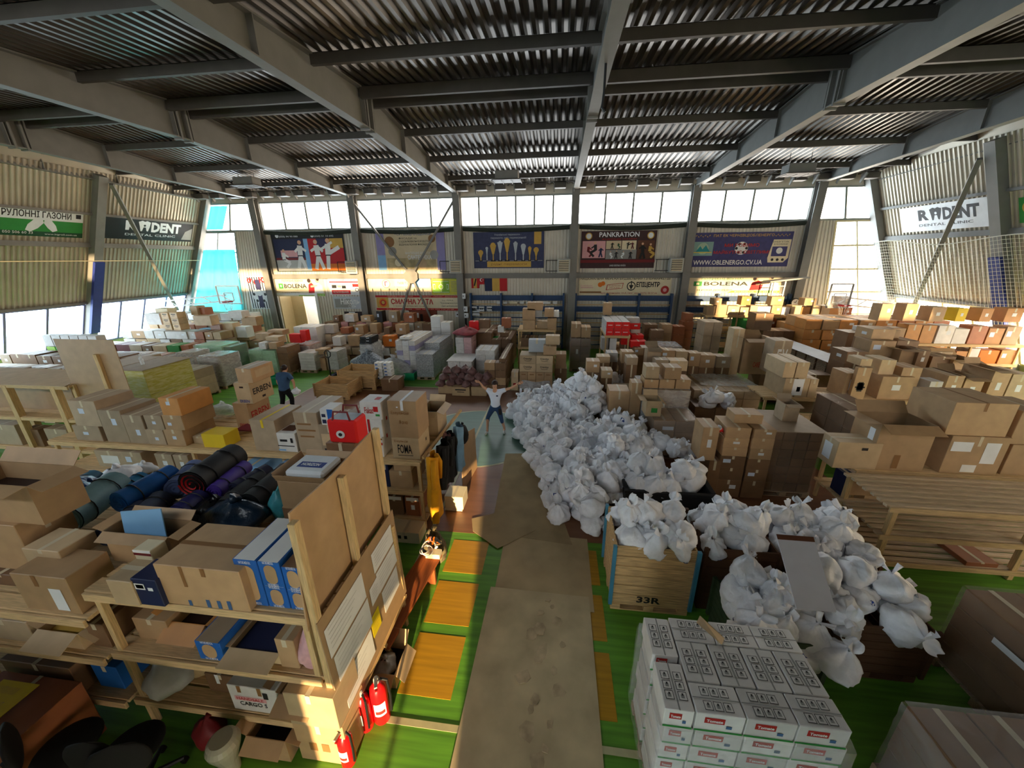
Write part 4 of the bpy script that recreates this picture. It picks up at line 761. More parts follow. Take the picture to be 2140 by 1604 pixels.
# wooden crates that hold the white bags
BLUP = mat('blue_metal_post', C('3f7f9a'), .5)
crate('pine crate with black handwritten number beside the cardboard path', .92, 2.02, 4.35, 5.25, 1.17, CRATEW, mark='33R', post=BLUP)
crate('dark crate of white bags standing beside the numbered pine crate', 2.2, 3.15, 4.5, 5.35, 1.12, DARKW)
crate('crate of white bags in front of the slatted rack', 3.3, 4.5, 4.62, 5.45, .98, DARKW)
crate('dark crate under the slumped bags behind the white cartons', 2.3, 3.2, 3.45, 4.3, .78, mat('green_painted_boards', C('3a4a30'), .7, var=.2))
crate('brown crate at the far side of the pale board, full of bags', 3.35, 4.5, 3.72, 4.5, .85, DARKW)
e = empty('storage_bin', (2.25, 6.75, 0)); g = MB(); bx = 'charcoal'
for q in ((1.42, 3.08, 6.35, 6.4), (1.42, 3.08, 7.2, 7.25), (1.42, 1.47, 6.4, 7.2), (3.03, 3.08, 6.4, 7.2)): g.box(*q, .12, .72, bx, .004)
g.box(1.45, 3.05, 6.38, 7.22, .1, .14, bx); part(g, 'tub', e); g = MB(); g.box(1.4, 3.1, 6.33, 6.42, .68, .74, bx, .01); g.box(1.4, 3.1, 7.18, 7.27, .68, .74, bx, .01); g.box(1.4, 1.49, 6.42, 7.18, .68, .74, bx, .01); g.box(3.01, 3.1, 6.42, 7.18, .68, .74, bx, .01); part(g, 'rim', e)
for x in (1.55, 2.95):
    for y in (6.5, 7.1): g = MB(); g.box(x - .1, x + .1, y - .08, y + .08, 0, .1, bx); part(g, 'foot', e)
tag(e, 'long black bin full of white bags amid the heap', 'bin')
BZ, BT = 1.33, 1.62; a = U(1622, 1116, BT); b = U(1700, 1122, BT); c = U(1748, 1278, BZ); d = U(1665, 1272, BZ)
g = MB(); g.slab((d[0], d[1], BZ), (c[0], c[1], BZ), (b[0], b[1], BT), (a[0], a[1], BT), .012, mat('pale_board', C('c9cad4'), .7, var=.03)); o = tag(g.build('panel_board'), 'pale grey board leaning across the crates of white bags', 'board')
g = MB(); n_ = Vector((0, 0, .004)); A, B, Cc, D_ = [Vector(q) for q in ((d[0], d[1], BZ), (c[0], c[1], BZ), (b[0], b[1], BT), (a[0], a[1], BT))]; g.quad(D_.lerp(A, .08) + n_, Cc.lerp(B, .08) + n_, Cc + n_, D_ + n_, 'brown'); g.build('edge_strip', o)
# dark wrapped loads at the edge of the view
wrapped('dark film-wrapped pallet load with one white label beside the brown crate', 4.95, 6.5, 2.95, 4.05, 1.22, 3, 4, 'kraft_dark', FILMD, notes=(('l', .4, .72, .3, .07, 'paper'),))
wrapped('tall dark load rising behind the labelled wrapped one', 6.6, 7.5, 3.6, 4.6, 1.75, 2, 5, 'kraft_dark', FILMD)
wrapped('low load wrapped in shiny film in the near corner of the view', 3.35, 4.8, 1.75, 2.75, 1.02, 3, 3, 'kraft_dark', FILM)
sheet('brown sheet on the floor between the white cartons and the shiny wrapped load', [(2.65, 1.9), (3.3, 1.9), (3.3, 2.6), (2.6, 2.6)], .0, 'kraft_dark')
# slatted racks
rack('empty pale slatted rack with two decks in front of the tall brown boxes', 5.3, 9.2, 5.6, 6.62, [1.25, .72, .2], [5.42, 7.4, 9.1], 7, wood('pale_slat', 'c8b294', (.5, 8, 8)), gap=.032, pw_=.04)
rack('pale rack behind the empty slatted one, carrying an open box', 5.65, 10.5, 6.8, 7.75, [1.2, .45], [5.75, 7.6, 9.5], 5)
rack('slatted rack carrying four matching brown cartons behind the wrapped loads', 5.85, 11.4, 10.6, 11.6, [1.25, .4], [5.95, 8.6, 11.3], 6)
rack('long rack before the goal net with rows of orange brown boxes', 10.9, 16.2, 14.7, 15.5, [2.0, 1.3, .5], [11.0, 12.8, 14.6, 16.1], 4, over=.0)
rack('long rack below the wall clock and ladder, filled with small boxes', 7.2, 14.2, 19.3, 20.1, [2.3, 1.62, .8], [7.3, 8.7, 10.1, 11.5, 12.9, 14.1], 4)
rack('narrow rack carrying three rolls of red cartons before the wall bars', 1.95, 2.95, 15.3, 17.2, [2.0, 1.35, .6], [2.0, 2.9], 5, rail=True)
rack('narrow rack of stacked brown boxes before the wall bars with papers', -1.75, -.05, 16.4, 17.6, [2.0, 1.2, .5], [-1.7, -.1], 5)
g = MB(); pr = MB(); pr.slab((5.5, 6.64, .75), (7.4, 6.66, .75), (7.4, 6.68, 1.2), (5.5, 6.66, 1.2), .01, 'kraft'); tag(pr.build('cardboard_sheet'), 'brown cardboard sheet standing behind the upper deck of the empty rack', 'cardboard')
# boxes on the two near racks
def C_(*a, **k): return pb(*a, gen=False, **k)
C_(1745, 1838, 925, 985, 6.82, .42, 'kraft_pale', '', z0=1.2, label='tan box with a torn white label and taped flaps on the rack corner', notes=[('l', .2, .2, .5, .6, 'paper'), ('f', .55, .72, .14, .1, 'ink')], tape='x', cat='box')
C_(1828, 1945, 888, 985, 6.84, .62, 'kraft', '', z0=1.2, label='large open brown box with raised flaps on the rack beside the tan one', opn=True, notes=[('l', .65, .6, .2, .25, 'paper'), ('f', .4, .05, .12, .3, 'tape_brown')])
zt = C_(1975, 2100, 912, 992, 6.85, .85, 'kraft', '', z0=1.2, label='lower big brown box with three white labels on the rack', notes=[('f', .05, .6, .35, .25, 'paper'), ('f', .62, .3, .25, .55, 'paper'), ('f', .35, .05, .25, .2, 'white')])
C_(1985, 2118, 842, 912, 6.88, .85, 'kraft', '', z0=zt[5], label='upper big brown box with wide brown tape on the labelled box', tm='tape_brown')
zt = C_(2103, 2190, 930, 992, 6.9, .8, 'kraft', '', z0=1.2, label='big brown box at the end of the rack, lower of two', ); C_(2122, 2210, 860, 930, 6.92, .8, 'kraft', '', z0=zt[5], label='big brown box at the end of the rack, upper of two')
for k, (a, b_, t, bt) in enumerate(((1765, 1785, 995, 1045), (1790, 1812, 1000, 1050))): C_(a, b_, t, bt, 7.0, .35, 'navy' if k == 0 else 'kraft_grey', '', z0=.45, label=('dark blue box on the lower deck of the rack beside the tan box', 'grey brown carton on the lower deck behind the rack corner')[k])
C_(2010, 2080, 1175, 1215, 5.62, .6, 'kraft_red', '', z0=.2, label='reddish wrapped box on the lowest deck of the empty rack', name='wrapped_box')
# four matching cartons and their neighbours on the middle rack
zb = 1.25
for k, (xl, xr, yt, yb) in enumerate(((1638, 1662, 790, 827), (1664, 1690, 790, 827), (1638, 1662, 757, 790), (1664, 1690, 757, 790))):
    r_ = C_(xl, xr, yt, yb, 10.62, 1.0, 'kraft_pale', '', z0=zb if k < 2 else zt4, label='long matching carton on the middle rack, ' + ('lower one by the corner', 'lower one with a big white label', 'upper one by the corner', 'upper one beside the corner one')[k], notes=[('f', -.3, .1, .85, .85, 'paper'), ('f', .05, .3, .3, .25, 'ink')] if k == 1 else 'none', cat='carton')
    zt4 = r_[5] if k == 1 else (zt4 if k > 1 else r_[5])
C_(1691, 1708, 792, 827, 10.64, .9, 'kraft_pale', '', z0=zb, label='low pale carton beside the four matching ones on the middle rack')
C_(1765, 1800, 780, 822, 10.75, .6, 'kraft', '', z0=zb, label='brown box with a tilted white label beside the planet print box', notes=[('f', .3, .3, .5, .45, 'paper'), ('f', .6, .42, .12, .18, 'ink')])
C_(1785, 1815, 768, 830, 10.62, .12, 'kraft', '', z0=zb, label='flattened brown box with a round black planet print on the middle rack', notes=[('f', .25, .3, .5, .22, 'ink'), ('f', .32, .25, .36, .3, 'charcoal'), ('f', .15, .36, .7, .05, 'ink')])
C_(1840, 1907, 787, 824, 10.7, .7, 'kraft', '', z0=zb, label='wide brown box with a small note on the middle rack', notes='mid')
C_(1838, 1870, 752, 787, 10.9, .6, 'kraft_pale', '', z0=zb + .52, label='box wrapped in shiny film upon the wide box with the note', name='wrapped_box')
C_(1941, 1968, 797, 824, 10.65, .4, 'carton_white', '', z0=zb, label='white panel box beside a grey bag on the middle rack')
C_(1798, 1822, 750, 768, 10.8, .5, 'kraft_pale', '', z0=2.15, label='small flat carton behind the planet print box')
gb(9.3, 9.78, 10.8, 11.4, 1.25, 2.13, 'kraft', 'narrow brown box hidden behind the planet print box')
for k, (xl, xr, yt, yb, cc) in enumerate(((1975, 2010, 785, 830, 'kraft'), (2012, 2052, 790, 832, 'kraft'), (2068, 2105, 775, 835, 'kraft'), (2106, 2150, 782, 838, 'kraft_pale'))):
    pb(xl, xr, yt, yb, 10.7, .8, cc, 'standing in the row past the white panel box, %s from it' % ORD[k], z0=1.25, notes='mid', opn=k in (1, 2))
rack('rack continuing past the white panel box under the row of open boxes', 11.5, 14.5, 10.6, 11.6, [1.25, .4], [11.6, 14.4], 5)
for k, (xl, xr, yt, yb) in enumerate(((1872, 1892, 838, 852), (1894, 1914, 838, 852), (1925, 1958, 834, 862), (1962, 1990, 850, 885), (1868, 1888, 854, 870))): pb(xl, xr, yt, yb, 10.8, .5, ('kraft', 'kraft', 'carton_white', 'kraft_pale', 'kraft')[k], 'under the middle rack, %s along' % ORD[k], z0=.4, notes='big' if k == 2 else 'lab', h=.42)
# wrapped loads in the middle
wrapped('long dark film-wrapped load lying beyond the brown taped stack', 7.0, 7.75, 8.6, 10.3, 1.5, 1, 3, 'kraft_dark', FILMG if False else FILMD, sheet=None, ny=3)
x0, x1, _, _, h = pw(1612, 1725, 903, 7.6, 1.1, 'film-wrapped load with a cardboard lid between the taped stack and the rack', 4, 7, 'kraft_dark', fm=FILMD, sheet='kraft_grey')
C_(1640, 1672, 845, 864, 8.1, .35, 'kraft_grey', '', z0=h + .026, label='small open box holding a pink cloth on the cardboard lid', opn=True, fill='pink')
yb_ = 7.42; z = 0.02
for c2, (xl, xr, rows, lb) in enumerate(((1505, 1560, (1030, 1003, 978, 953, 935, 915, 893), 'column nearer the bag heap'), (1563, 1612, (1030, 1006, 982, 960, 938, 916, 897), 'column nearer the wrapped load'))):
    z = .02; X0_, X1_ = V(xl, 960, yb_)[0], V(xr, 960, yb_)[0]
    for k, (p, q) in enumerate(zip(rows, rows[1:])):
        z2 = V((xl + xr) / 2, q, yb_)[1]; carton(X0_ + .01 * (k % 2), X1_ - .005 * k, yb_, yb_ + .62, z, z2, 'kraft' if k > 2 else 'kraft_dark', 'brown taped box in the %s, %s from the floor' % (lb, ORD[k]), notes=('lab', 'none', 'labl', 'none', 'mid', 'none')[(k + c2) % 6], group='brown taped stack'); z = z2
    if c2 == 0: ztop = z
C_(1532, 1592, 880, 896, 7.65, .4, 'kraft', '', z0=ztop, label='flat brown box lying on top of the taped stack', h=.2)
C_(1466, 1500, 893, 948, 7.4, .5, 'kraft', '', z0=.9, label='tall narrow box with a red and white flower beside the taped stack', notes='mid')
C_(1478, 1503, 950, 1032, 7.38, .55, 'kraft_dark', '', z0=.02, h=.88, label='dark tall box under the narrow flower box')
g = MB()
for k in range(7): g.tube([(3.42 + .02 * k, 7.55, 1.5 + .0 * k), (3.4 + .05 * math.cos(k), 7.5 + .05 * math.sin(k * 2), 1.62 + .03 * math.sin(k * 1.7))], [.012, .045], ('red', 'white', 'bright_red', 'orange')[k % 4], 6)
tag(g.build('artificial_flower'), 'red and white artificial flower in the tall narrow box', 'flower')
wrapped('film-wrapped load with two white labels beside the bag heap', 2.52, 3.6, 9.0, 9.9, 1.08, 2, 3, 'kraft', FILM, notes=(('f', .2, .75, .25, .1, 'paper'), ('f', .48, .48, .06, .08, 'white')))
C_(1350, 1382, 838, 872, 9.15, .45, 'kraft_pale', '', z0=1.12, label='open pale box with a green leaf mark on the labelled wrapped load', opn=True, notes=[('f', .35, .25, .4, .3, 'green')])
x0, x1, y0_, y1_, h = pw(1344, 1442, 815, 9.95, 1.2, 'load wrapped in cloudy film under five loose brown boxes', 3, 3, 'kraft', fm=FILMG, notes=(('f', .3, .62, .2, .12, 'paper'),))
for k, (xl, xr) in enumerate(((1346, 1376), (1378, 1410), (1412, 1443))): r_ = C_(xl, xr, 793, 815, 9.98, .5, 'kraft', '', z0=h + .035, label='brown box in the row of three on the cloudy film, %s from the bag heap' % ORD[k], group='loose boxes on the cloudy load')
C_(1350, 1378, 766, 792, 10.0, .45, 'kraft_pale', '', z0=r_[5], label='taped pale box above the row of three, nearer the bag heap'); C_(1389, 1424, 768, 790, 10.0, .45, 'kraft', '', z0=r_[5], label='brown box above the row of three with tape glinting')
C_(1320, 1342, 800, 820, 9.9, .4, 'kraft', '', z0=.55, label='upper brown box beside the cloudy wrapped load'); pb(1322, 1344, 820, 850, 9.92, .4, 'kraft_grey', 'under the upper box beside the cloudy load', z0=.01, h=.54)
C_(1273, 1316, 817, 842, 10.0, .6, 'kraft', '', z0=.5, label='brown box with a shining tape line behind the bag heap'); pb(1275, 1317, 842, 865, 10.02, .6, 'kraft_dark', 'under the shining tape box behind the bag heap', z0=.01, h=.49)
wrapped('wide flat load of taped cartons under a clear sheet', 4.25, 6.2, 11.35, 13.1, 1.12, 4, 4, 'kraft_pale', FILMD, ny=4)
g = MB(); g.grid(lambda s, t: (4.6 + s * 1.7, 11.7 + t * 1.3, 1.17 + .025 * noise.noise(Vector((s * 6, t * 6, 0)))), 14, 10, film('shiny_sheet', (.9, .92, .88), .45, .08, .8)); g.smooth = True; tag(g.build('plastic_sheet'), 'shiny clear plastic sheet spread over the flat taped load', 'plastic film')
# loose boxes behind that load, up to the small rack
LB = [(1226, 1253, 755, 778, 11.6, 'kraft', 'lab'), (1257, 1280, 774, 790, 11.4, 'kraft_pale', 'lab'), (1248, 1275, 745, 758, 12.6, 'kraft_pale', 'none'), (1268, 1291, 737, 756, 13.2, 'carton_grey', 'none'), (1299, 1324, 735, 758, 12.8, 'kraft', 'mid'), (1310, 1333, 747, 762, 12.0, 'kraft_grey', 'none'), (1352, 1380, 727, 765, 12.6, 'kraft_grey', 'none'),
      (1381, 1411, 732, 752, 12.8, 'kraft', 'labl'), (1412, 1437, 734, 752, 12.9, 'kraft_pale', 'none'), (1370, 1397, 752, 768, 11.9, 'kraft_grey', 'none'), (1399, 1437, 754, 775, 11.9, 'kraft_pale', 'none'), (1440, 1463, 738, 765, 12.9, 'kraft', 'labl'), (1463, 1494, 742, 768, 13.0, 'kraft', 'mid'), (1497, 1527, 745, 768, 13.2, 'kraft_grey', 'mid')]
for k, (xl, xr, yt, yb, Y, cc, nn) in enumerate(LB):
    zz = V((xl + xr) / 2, yb, Y)[1]; r_ = pb(xl, xr, yt, yb, Y, .45, cc, 'amid loose cartons between heap and red boxes, %s from aisle' % ORD[k], notes=nn, opn=k in (6,))
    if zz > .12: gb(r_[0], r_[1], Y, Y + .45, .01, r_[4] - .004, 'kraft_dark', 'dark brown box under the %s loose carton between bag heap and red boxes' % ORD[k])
C_(1290, 1340, 757, 800, 10.9, .5, 'kraft_grey', '', z0=.01, label='large open carton with upright flaps behind the bag heap', opn=True, h=1.05)
pb(1232, 1268, 765, 800, 10.9, .5, 'kraft_dark', 'with an open lid at the back edge of the bag heap', z0=.01, h=.95, opn=True)
# tall wrapped column and red boxes before the wall bars
wrapped('tall column wrapped in film in the aisle before the wall bars', .64, 1.52, 16.8, 17.7, 1.55, 2, 4, 'kraft_dark', FILM, notes=(('f', .28, .5, .12, .16, 'paper'),))
for k, (a, b_, t) in enumerate(((.65, 1.07, 2.2), (1.09, 1.51, 2.05))): carton(a, b_, 16.82, 17.6, 1.585, t, 'kraft', 'brown box on top of the tall wrapped column, ' + ('nearer the papers', 'nearer the red cartons')[k], small=True)
zr = 2.0
for k in range(3):
    for j in range(2): carton(1.98 + k * .31, 2.28 + k * .31, 15.32, 17.0, zr + j * .28, zr + j * .28 + .27, 'carton_grey', 'long red ended carton on the narrow rack, %s row, %s from the wrapped column' % (('lower', 'upper')[j], ORD[k]), small=True, tape='', notes=[('f', 0, 0, 1, 1, 'bright_red'), ('f', .2, .45, .6, .12, 'white')], group='red ended cartons')
pb(1262, 1279, 633, 648, 17.1, .4, 'kraft', 'alone on top of the long red ended cartons', z0=2.57)
for k, (xl, xr, yt, yb, cc, nn) in enumerate(((1310, 1338, 675, 688, 'bright_red', 'lab'), (1310, 1337, 664, 675, 'carton_grey', 'none'), (1318, 1338, 688, 703, 'carton_white', 'none'), (1299, 1317, 694, 720, 'bright_red', 'none'), (1320, 1345, 700, 712, 'bright_red', 'none'), (1318, 1351, 713, 726, 'bright_red', 'none'), (1325, 1345, 727, 742, 'kraft', 'labl'))):
    r_ = pb(xl, xr, yt, yb, (16.2, 16.2, 16.2, 15.6, 15.7, 15.2, 14.9)[k], .45, cc, 'in the red pile beside the narrow rack, %s' % ('second from top', 'topmost', 'third from top', 'standing by the post', 'low down', 'jutting forward', 'on the floor')[k], notes=nn, small=True)
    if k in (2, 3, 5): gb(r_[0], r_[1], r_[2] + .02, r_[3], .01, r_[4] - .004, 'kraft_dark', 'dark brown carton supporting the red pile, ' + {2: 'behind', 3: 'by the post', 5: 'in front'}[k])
for k in range(2): pb(1258 + k * 17, 1272 + k * 17, 695, 722, 15.5, .5, 'carton_grey' if k == 0 else 'white', 'inside the narrow rack under the red ended cartons, %s' % ORD[k], z0=1.35, h=.5, small=True)
# brown stacks against the wall bars
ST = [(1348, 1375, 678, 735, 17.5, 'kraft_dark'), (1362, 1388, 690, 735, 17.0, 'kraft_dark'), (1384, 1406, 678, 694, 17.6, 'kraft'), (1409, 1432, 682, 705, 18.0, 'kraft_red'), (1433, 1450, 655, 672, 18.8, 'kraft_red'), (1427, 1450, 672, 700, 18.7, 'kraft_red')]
for k, (xl, xr, yt, yb, Y, cc) in enumerate(ST):
    n = max(1, round((yb - yt) / 16)); x0, x1 = V(xl, yt, Y)[0], V(xr, yt, Y)[0]; zt_ = V((xl + xr) / 2, yt, Y)[1]; n = max(2, round(zt_ / .42))
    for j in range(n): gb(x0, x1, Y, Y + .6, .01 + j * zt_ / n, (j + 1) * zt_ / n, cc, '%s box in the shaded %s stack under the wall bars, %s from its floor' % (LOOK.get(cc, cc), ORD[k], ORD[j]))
wrapped('white film-wrapped bale beside the loose cartons', 4.9, 6.5, 15.0, 16.2, 1.1, 2, 3, 'carton_grey', FILMG)
wrapped('white wrapped roll lying behind the bale on dark boxes', 3.9, 5.1, 15.6, 16.6, 1.5, 2, 3, 'kraft_dark', FILMG)
# tall cartons and stand before the far rack
C_(1526, 1548, 687, 790, 13.6, .5, 'kraft_pale', '', z0=.01, label='very tall pale carton standing beside the printed open box', notes='none')
C_(1555, 1612, 708, 745, 13.5, .8, 'kraft', '', z0=1.05, label='open brown box with dark and red printed words on the small stand', opn=True, txt=[('FIX', 'f', .7, .6, .92, .8, 'ink'), ('CAREMIX', 'f', .45, .2, .9, .35, 'ink_red')])
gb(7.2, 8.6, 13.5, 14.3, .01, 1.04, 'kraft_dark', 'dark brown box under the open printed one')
C_(1537, 1553, 727, 770, 13.2, .2, 'yellow', '', z0=.4, h=.62, label='yellow board like box beside the very tall carton')
C_(1618, 1656, 712, 737, 12.6, .6, 'kraft_grey', '', z0=1.35, label='brown parcel with two white handwritten letters', txt=[('БУ', 'f', .25, .25, .8, .75, 'white')])
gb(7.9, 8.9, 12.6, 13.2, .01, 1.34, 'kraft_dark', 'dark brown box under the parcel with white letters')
x0, x1, _, _, h = pw(1474, 1512, 673, 16.2, .9, 'grey brown stack on a wooden stand topped by a cloudy bag', 2, 4, 'kraft_grey')
C_(1580, 1617, 655, 668, 17.2, .7, 'kraft_dark', '', z0=1.95, label='strapped brown parcel topping the dark stack behind the tall carton'); wrapped('dark brown stack under the strapped parcel', 8.9, 10.2, 17.2, 18.0, 1.94, 3, 4, 'kraft_dark', None)
wrapped('pale stack of taped boxes beside the dark strapped stack', 10.35, 11.6, 16.9, 17.7, 1.75, 3, 4, 'kraft', None)
# long row of tinned goods on the low stand
e = empty('tin_row', (9.0, 13.5, 0))
TINM = mat('jar_pack', C('6a5242'), .4, var=.5, scale=30, col2=C('b9a38c'))
for k in range(9):
    t = k / 8; cx, cy = 9.05 + 1.15 * t * 0 + .05 * k, 16.2 - k * .52
    for j in range(4): g = MB(); g.box(cx, cx + .75, cy, cy + .5, .55 + j * .27, .55 + j * .27 + .262, TINM if j < 4 else TINM, .01); part(g, 'tray_of_jars', e)
g = MB(); g.slab((9.0, 11.9, 1.64), (9.85, 11.9, 1.64), (9.85, 16.8, 1.64), (9.0, 16.8, 1.64), .01, 'paper'); part(g, 'top_card', e)
g = MB(); g.box(8.95, 10.0, 11.9, 16.9, .45, .54, WOODY); part(g, 'deck', e)
for y in (12.0, 14.4, 16.7): g = MB(); g.box(9.0, 9.9, y, y + .1, 0, .45, WOODY); part(g, 'bearer', e)
tag(e, 'long row of jar trays with a white card top on a low stand', 'trays')
# brown boxes around and beyond the jar row
MID = [(1818, 1870, 712, 745, 12.7, 'kraft', 'labl'), (1822, 1870, 688, 711, 13.0, 'kraft', 'side'), (1872, 1918, 712, 740, 13.0, 'kraft_dark', 'none'), (1840, 1880, 690, 712, 13.4, 'kraft', 'mid'), (1768, 1810, 695, 735, 14.5, 'kraft_dark', 'lab'), (1768, 1812, 735, 760, 12.4, 'kraft_dark', 'side'), (1880, 1915, 730, 762, 12.4, 'kraft', 'none'), (1915, 1940, 733, 770, 12.3, 'kraft_dark', 'mid'), (1945, 1995, 745, 770, 12.6, 'kraft_dark', 'none'), (1990, 2045, 752, 772, 12.5, 'kraft', 'none'), (1940, 1990, 735, 750, 13.2, 'kraft_pale', 'none')]
for k, (xl, xr, yt, yb, Y, cc, nn) in enumerate(MID):
    r_ = pb(xl, xr, yt, yb, Y, .7, cc, 'in the crowd between the jar row and the middle rack, %s' % ORD[k], notes=nn, opn=k in (6, 9))
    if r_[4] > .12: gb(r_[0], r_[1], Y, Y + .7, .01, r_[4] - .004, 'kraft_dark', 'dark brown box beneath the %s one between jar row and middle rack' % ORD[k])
# far rack under the ladder: rows of small boxes on its two upper decks
def row(x, xe, Y, z, hs, cols, where, d=.5, gap=.02, nts=('none', 'lab', 'none', 'mid', 'none', 'labl'), wr=(.3, .62), seed=1):
    r2 = random.Random(seed); k = 0
    while True:
        w = r2.uniform(*wr); h = r2.uniform(*hs)
        if x + w > xe: break
        cc = r2.choice(cols); nn = r2.choice(nts)
        gb(x, x + w, Y + r2.uniform(0, .06), Y + d, z, z + h, cc, '%s box%s %s, %s along' % (LOOK.get(cc, cc), NL[nn], where, ORD[k]), notes=nn, small=True)
        x += w + gap + r2.uniform(0, .05); k += 1
    return k
WARM = ['kraft_orange', 'kraft_orange', 'kraft', 'kraft', 'kraft_pale', 'carton_white', 'kraft_red']
row(7.25, 14.1, 19.32, 2.3, (.35, .5), WARM, 'on the top deck of the rack below the clock', seed=3)
row(7.5, 13.9, 19.36, 2.78, (.3, .42), ['kraft_orange', 'kraft'], 'stacked above the top deck below the clock', gap=.9, seed=4)
row(8.7, 14.1, 19.32, 1.62, (.4, .55), WARM + ['charcoal', 'green', 'yellow'], 'on the second deck of the rack below the clock', seed=5)
row(11.2, 14.0, 19.32, .8, (.5, .7), WARM, 'on the low deck of the rack below the clock', seed=6)
# long rack before the goal net, and the tall piles behind it
row(10.95, 16.1, 14.72, 2.0, (.5, .75), WARM, 'on the top deck before the net', seed=7, wr=(.4, .6)); row(11.4, 15.9, 14.74, 2.78, (.4, .6), ['kraft_orange', 'kraft', 'kraft_dark', 'yellow'], 'upper tier before the net', seed=8, gap=.4)
row(10.95, 16.1, 14.72, 1.3, (.4, .55), WARM + ['orange'], 'on the middle deck before the net', seed=9); row(10.95, 16.1, 14.72, .5, (.5, .68), WARM, 'on the low deck before the net', seed=10)
for r_ in range(3):
    for j in range(6): row(10.2 + r_ * .1, 16.0 - r_ * .3, 16.6 + r_ * .85, .01 + j * .42, (.4, .415), ['kraft_orange', 'kraft_orange', 'kraft', 'kraft_red'] if r_ < 2 else ['kraft', 'carton_white', 'kraft_orange'], 'in pile row %s behind the net rack, tier %s' % (ORD[r_], ORD[j]), d=.8, wr=(.5, .75), seed=20 + r_ * 10 + j, nts=('none', 'mid', 'lab')) if not (r_ == 2 and j > 4) else 0
for k in range(8): gb(11.4 + k * .33, 11.7 + k * .33, 14.05, 14.45, 1.02, 1.55, 'kraft_red', 'reddish brown tall box in the even row before the net rack, %s' % ORD[k], small=True)
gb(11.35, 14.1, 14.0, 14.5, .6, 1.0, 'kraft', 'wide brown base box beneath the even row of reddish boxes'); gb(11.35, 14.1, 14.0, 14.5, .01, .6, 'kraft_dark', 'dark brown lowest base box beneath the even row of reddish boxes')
for k, (x, y, h, cc) in enumerate(((11.6, 12.3, 1.0, 'kraft_dark'), (12.4, 12.5, .9, 'kraft'), (13.3, 12.6, 1.1, 'kraft_dark'), (14.2, 12.4, 1.0, 'kraft'), (15.0, 12.6, 1.2, 'kraft_orange'), (12.9, 13.4, 1.15, 'kraft_orange'), (14.0, 13.5, 1.3, 'kraft'), (15.1, 13.6, 1.2, 'kraft_pale'), (16.0, 12.9, 1.5, 'kraft_orange'))):
    for j in range(2): gb(x, x + .7, y, y + .6, .01 + j * h / 2, (j + 1) * h / 2, cc, '%s carton between the row of open boxes and the net rack, %s pile, %s' % (LOOK.get(cc, cc), ORD[k], ('lower', 'upper')[j]), notes='none' if j == 0 else 'mid', small=True)
# ================================================================ the other side: near double rack, partition, second rack, crowd of pallets
rack('near rack loaded with blue cartons and brown boxes', -4.5, -2.16, 2.25, 3.9, [1.97, 1.17, .46], [-4.42, -2.21], 9)
rack('rack behind the near one heaped with rolled mats', -8.0, -2.75, 3.93, 4.3, [1.97, 1.0], [-7.9, -5.3, -2.82], 3)
rack('rack running on from the near one to the edge of view', -8.2, -4.55, 2.2, 3.9, [1.66, 1.12, .46], [-8.1, -6.3], 9, name='wooden_rack')
rack('long second rack with a row of labelled boxes behind the rolled mats', -10.4, -2.4, 5.7, 7.3, [1.52, .88, .25], [-10.3, -7.1, -4.6, -2.45], 8)
# partition at the end of the near rack: posts, cardboard, pinned sheets
e = empty('notice_screen', (-2.09, 3.0, 0))
for y, z0, z1, w in ((2.27, 0, 2.98, .075), (2.98, 1.8, 2.96, .07), (3.74, 1.75, 3.12, .07)): g = MB(); g.box(-2.12, -2.055, y - w / 2, y + w / 2, z0, z1, WOODZ, .004); part(g, 'post', e)
g = MB(); g.add([(-2.13, 2.2, 1.85), (-2.13, 3.8, 1.85), (-2.13, 3.8, 3.1), (-2.13, 2.9, 3.02), (-2.13, 2.3, 3.04), (-2.145, 2.2, 1.85), (-2.145, 3.8, 1.85), (-2.145, 3.8, 3.1), (-2.145, 2.9, 3.02), (-2.145, 2.3, 3.04)], [(0, 1, 2, 3, 4), (9, 8, 7, 6, 5)] + [(i, (i + 5), (i + 1) % 5 + 5, (i + 1) % 5) for i in range(5)], 'kraft'); part(g, 'upper_panel', e)
g = MB(); g.slab((-2.0, 2.22, .52), (-2.0, 3.82, .56), (-2.05, 3.82, 1.93), (-2.05, 2.22, 1.92), .012, 'kraft'); part(g, 'lower_panel', e)
for a, b in (((-2.02, 2.25, .5), (-2.02, 3.8, .5)), ((-2.02, 2.6, .05), (-2.04, 2.62, .5)), ((-2.03, 3.3, 0), (-2.04, 3.1, .55)), ((-2.03, 3.75, .0), (-2.04, 3.72, 1.75))): g = MB(); g.beam(a, b, .05, .045, WOODY); part(g, 'strut', e)
tag(e, 'timber and cardboard partition with notice sheets at the rack end', 'screen')
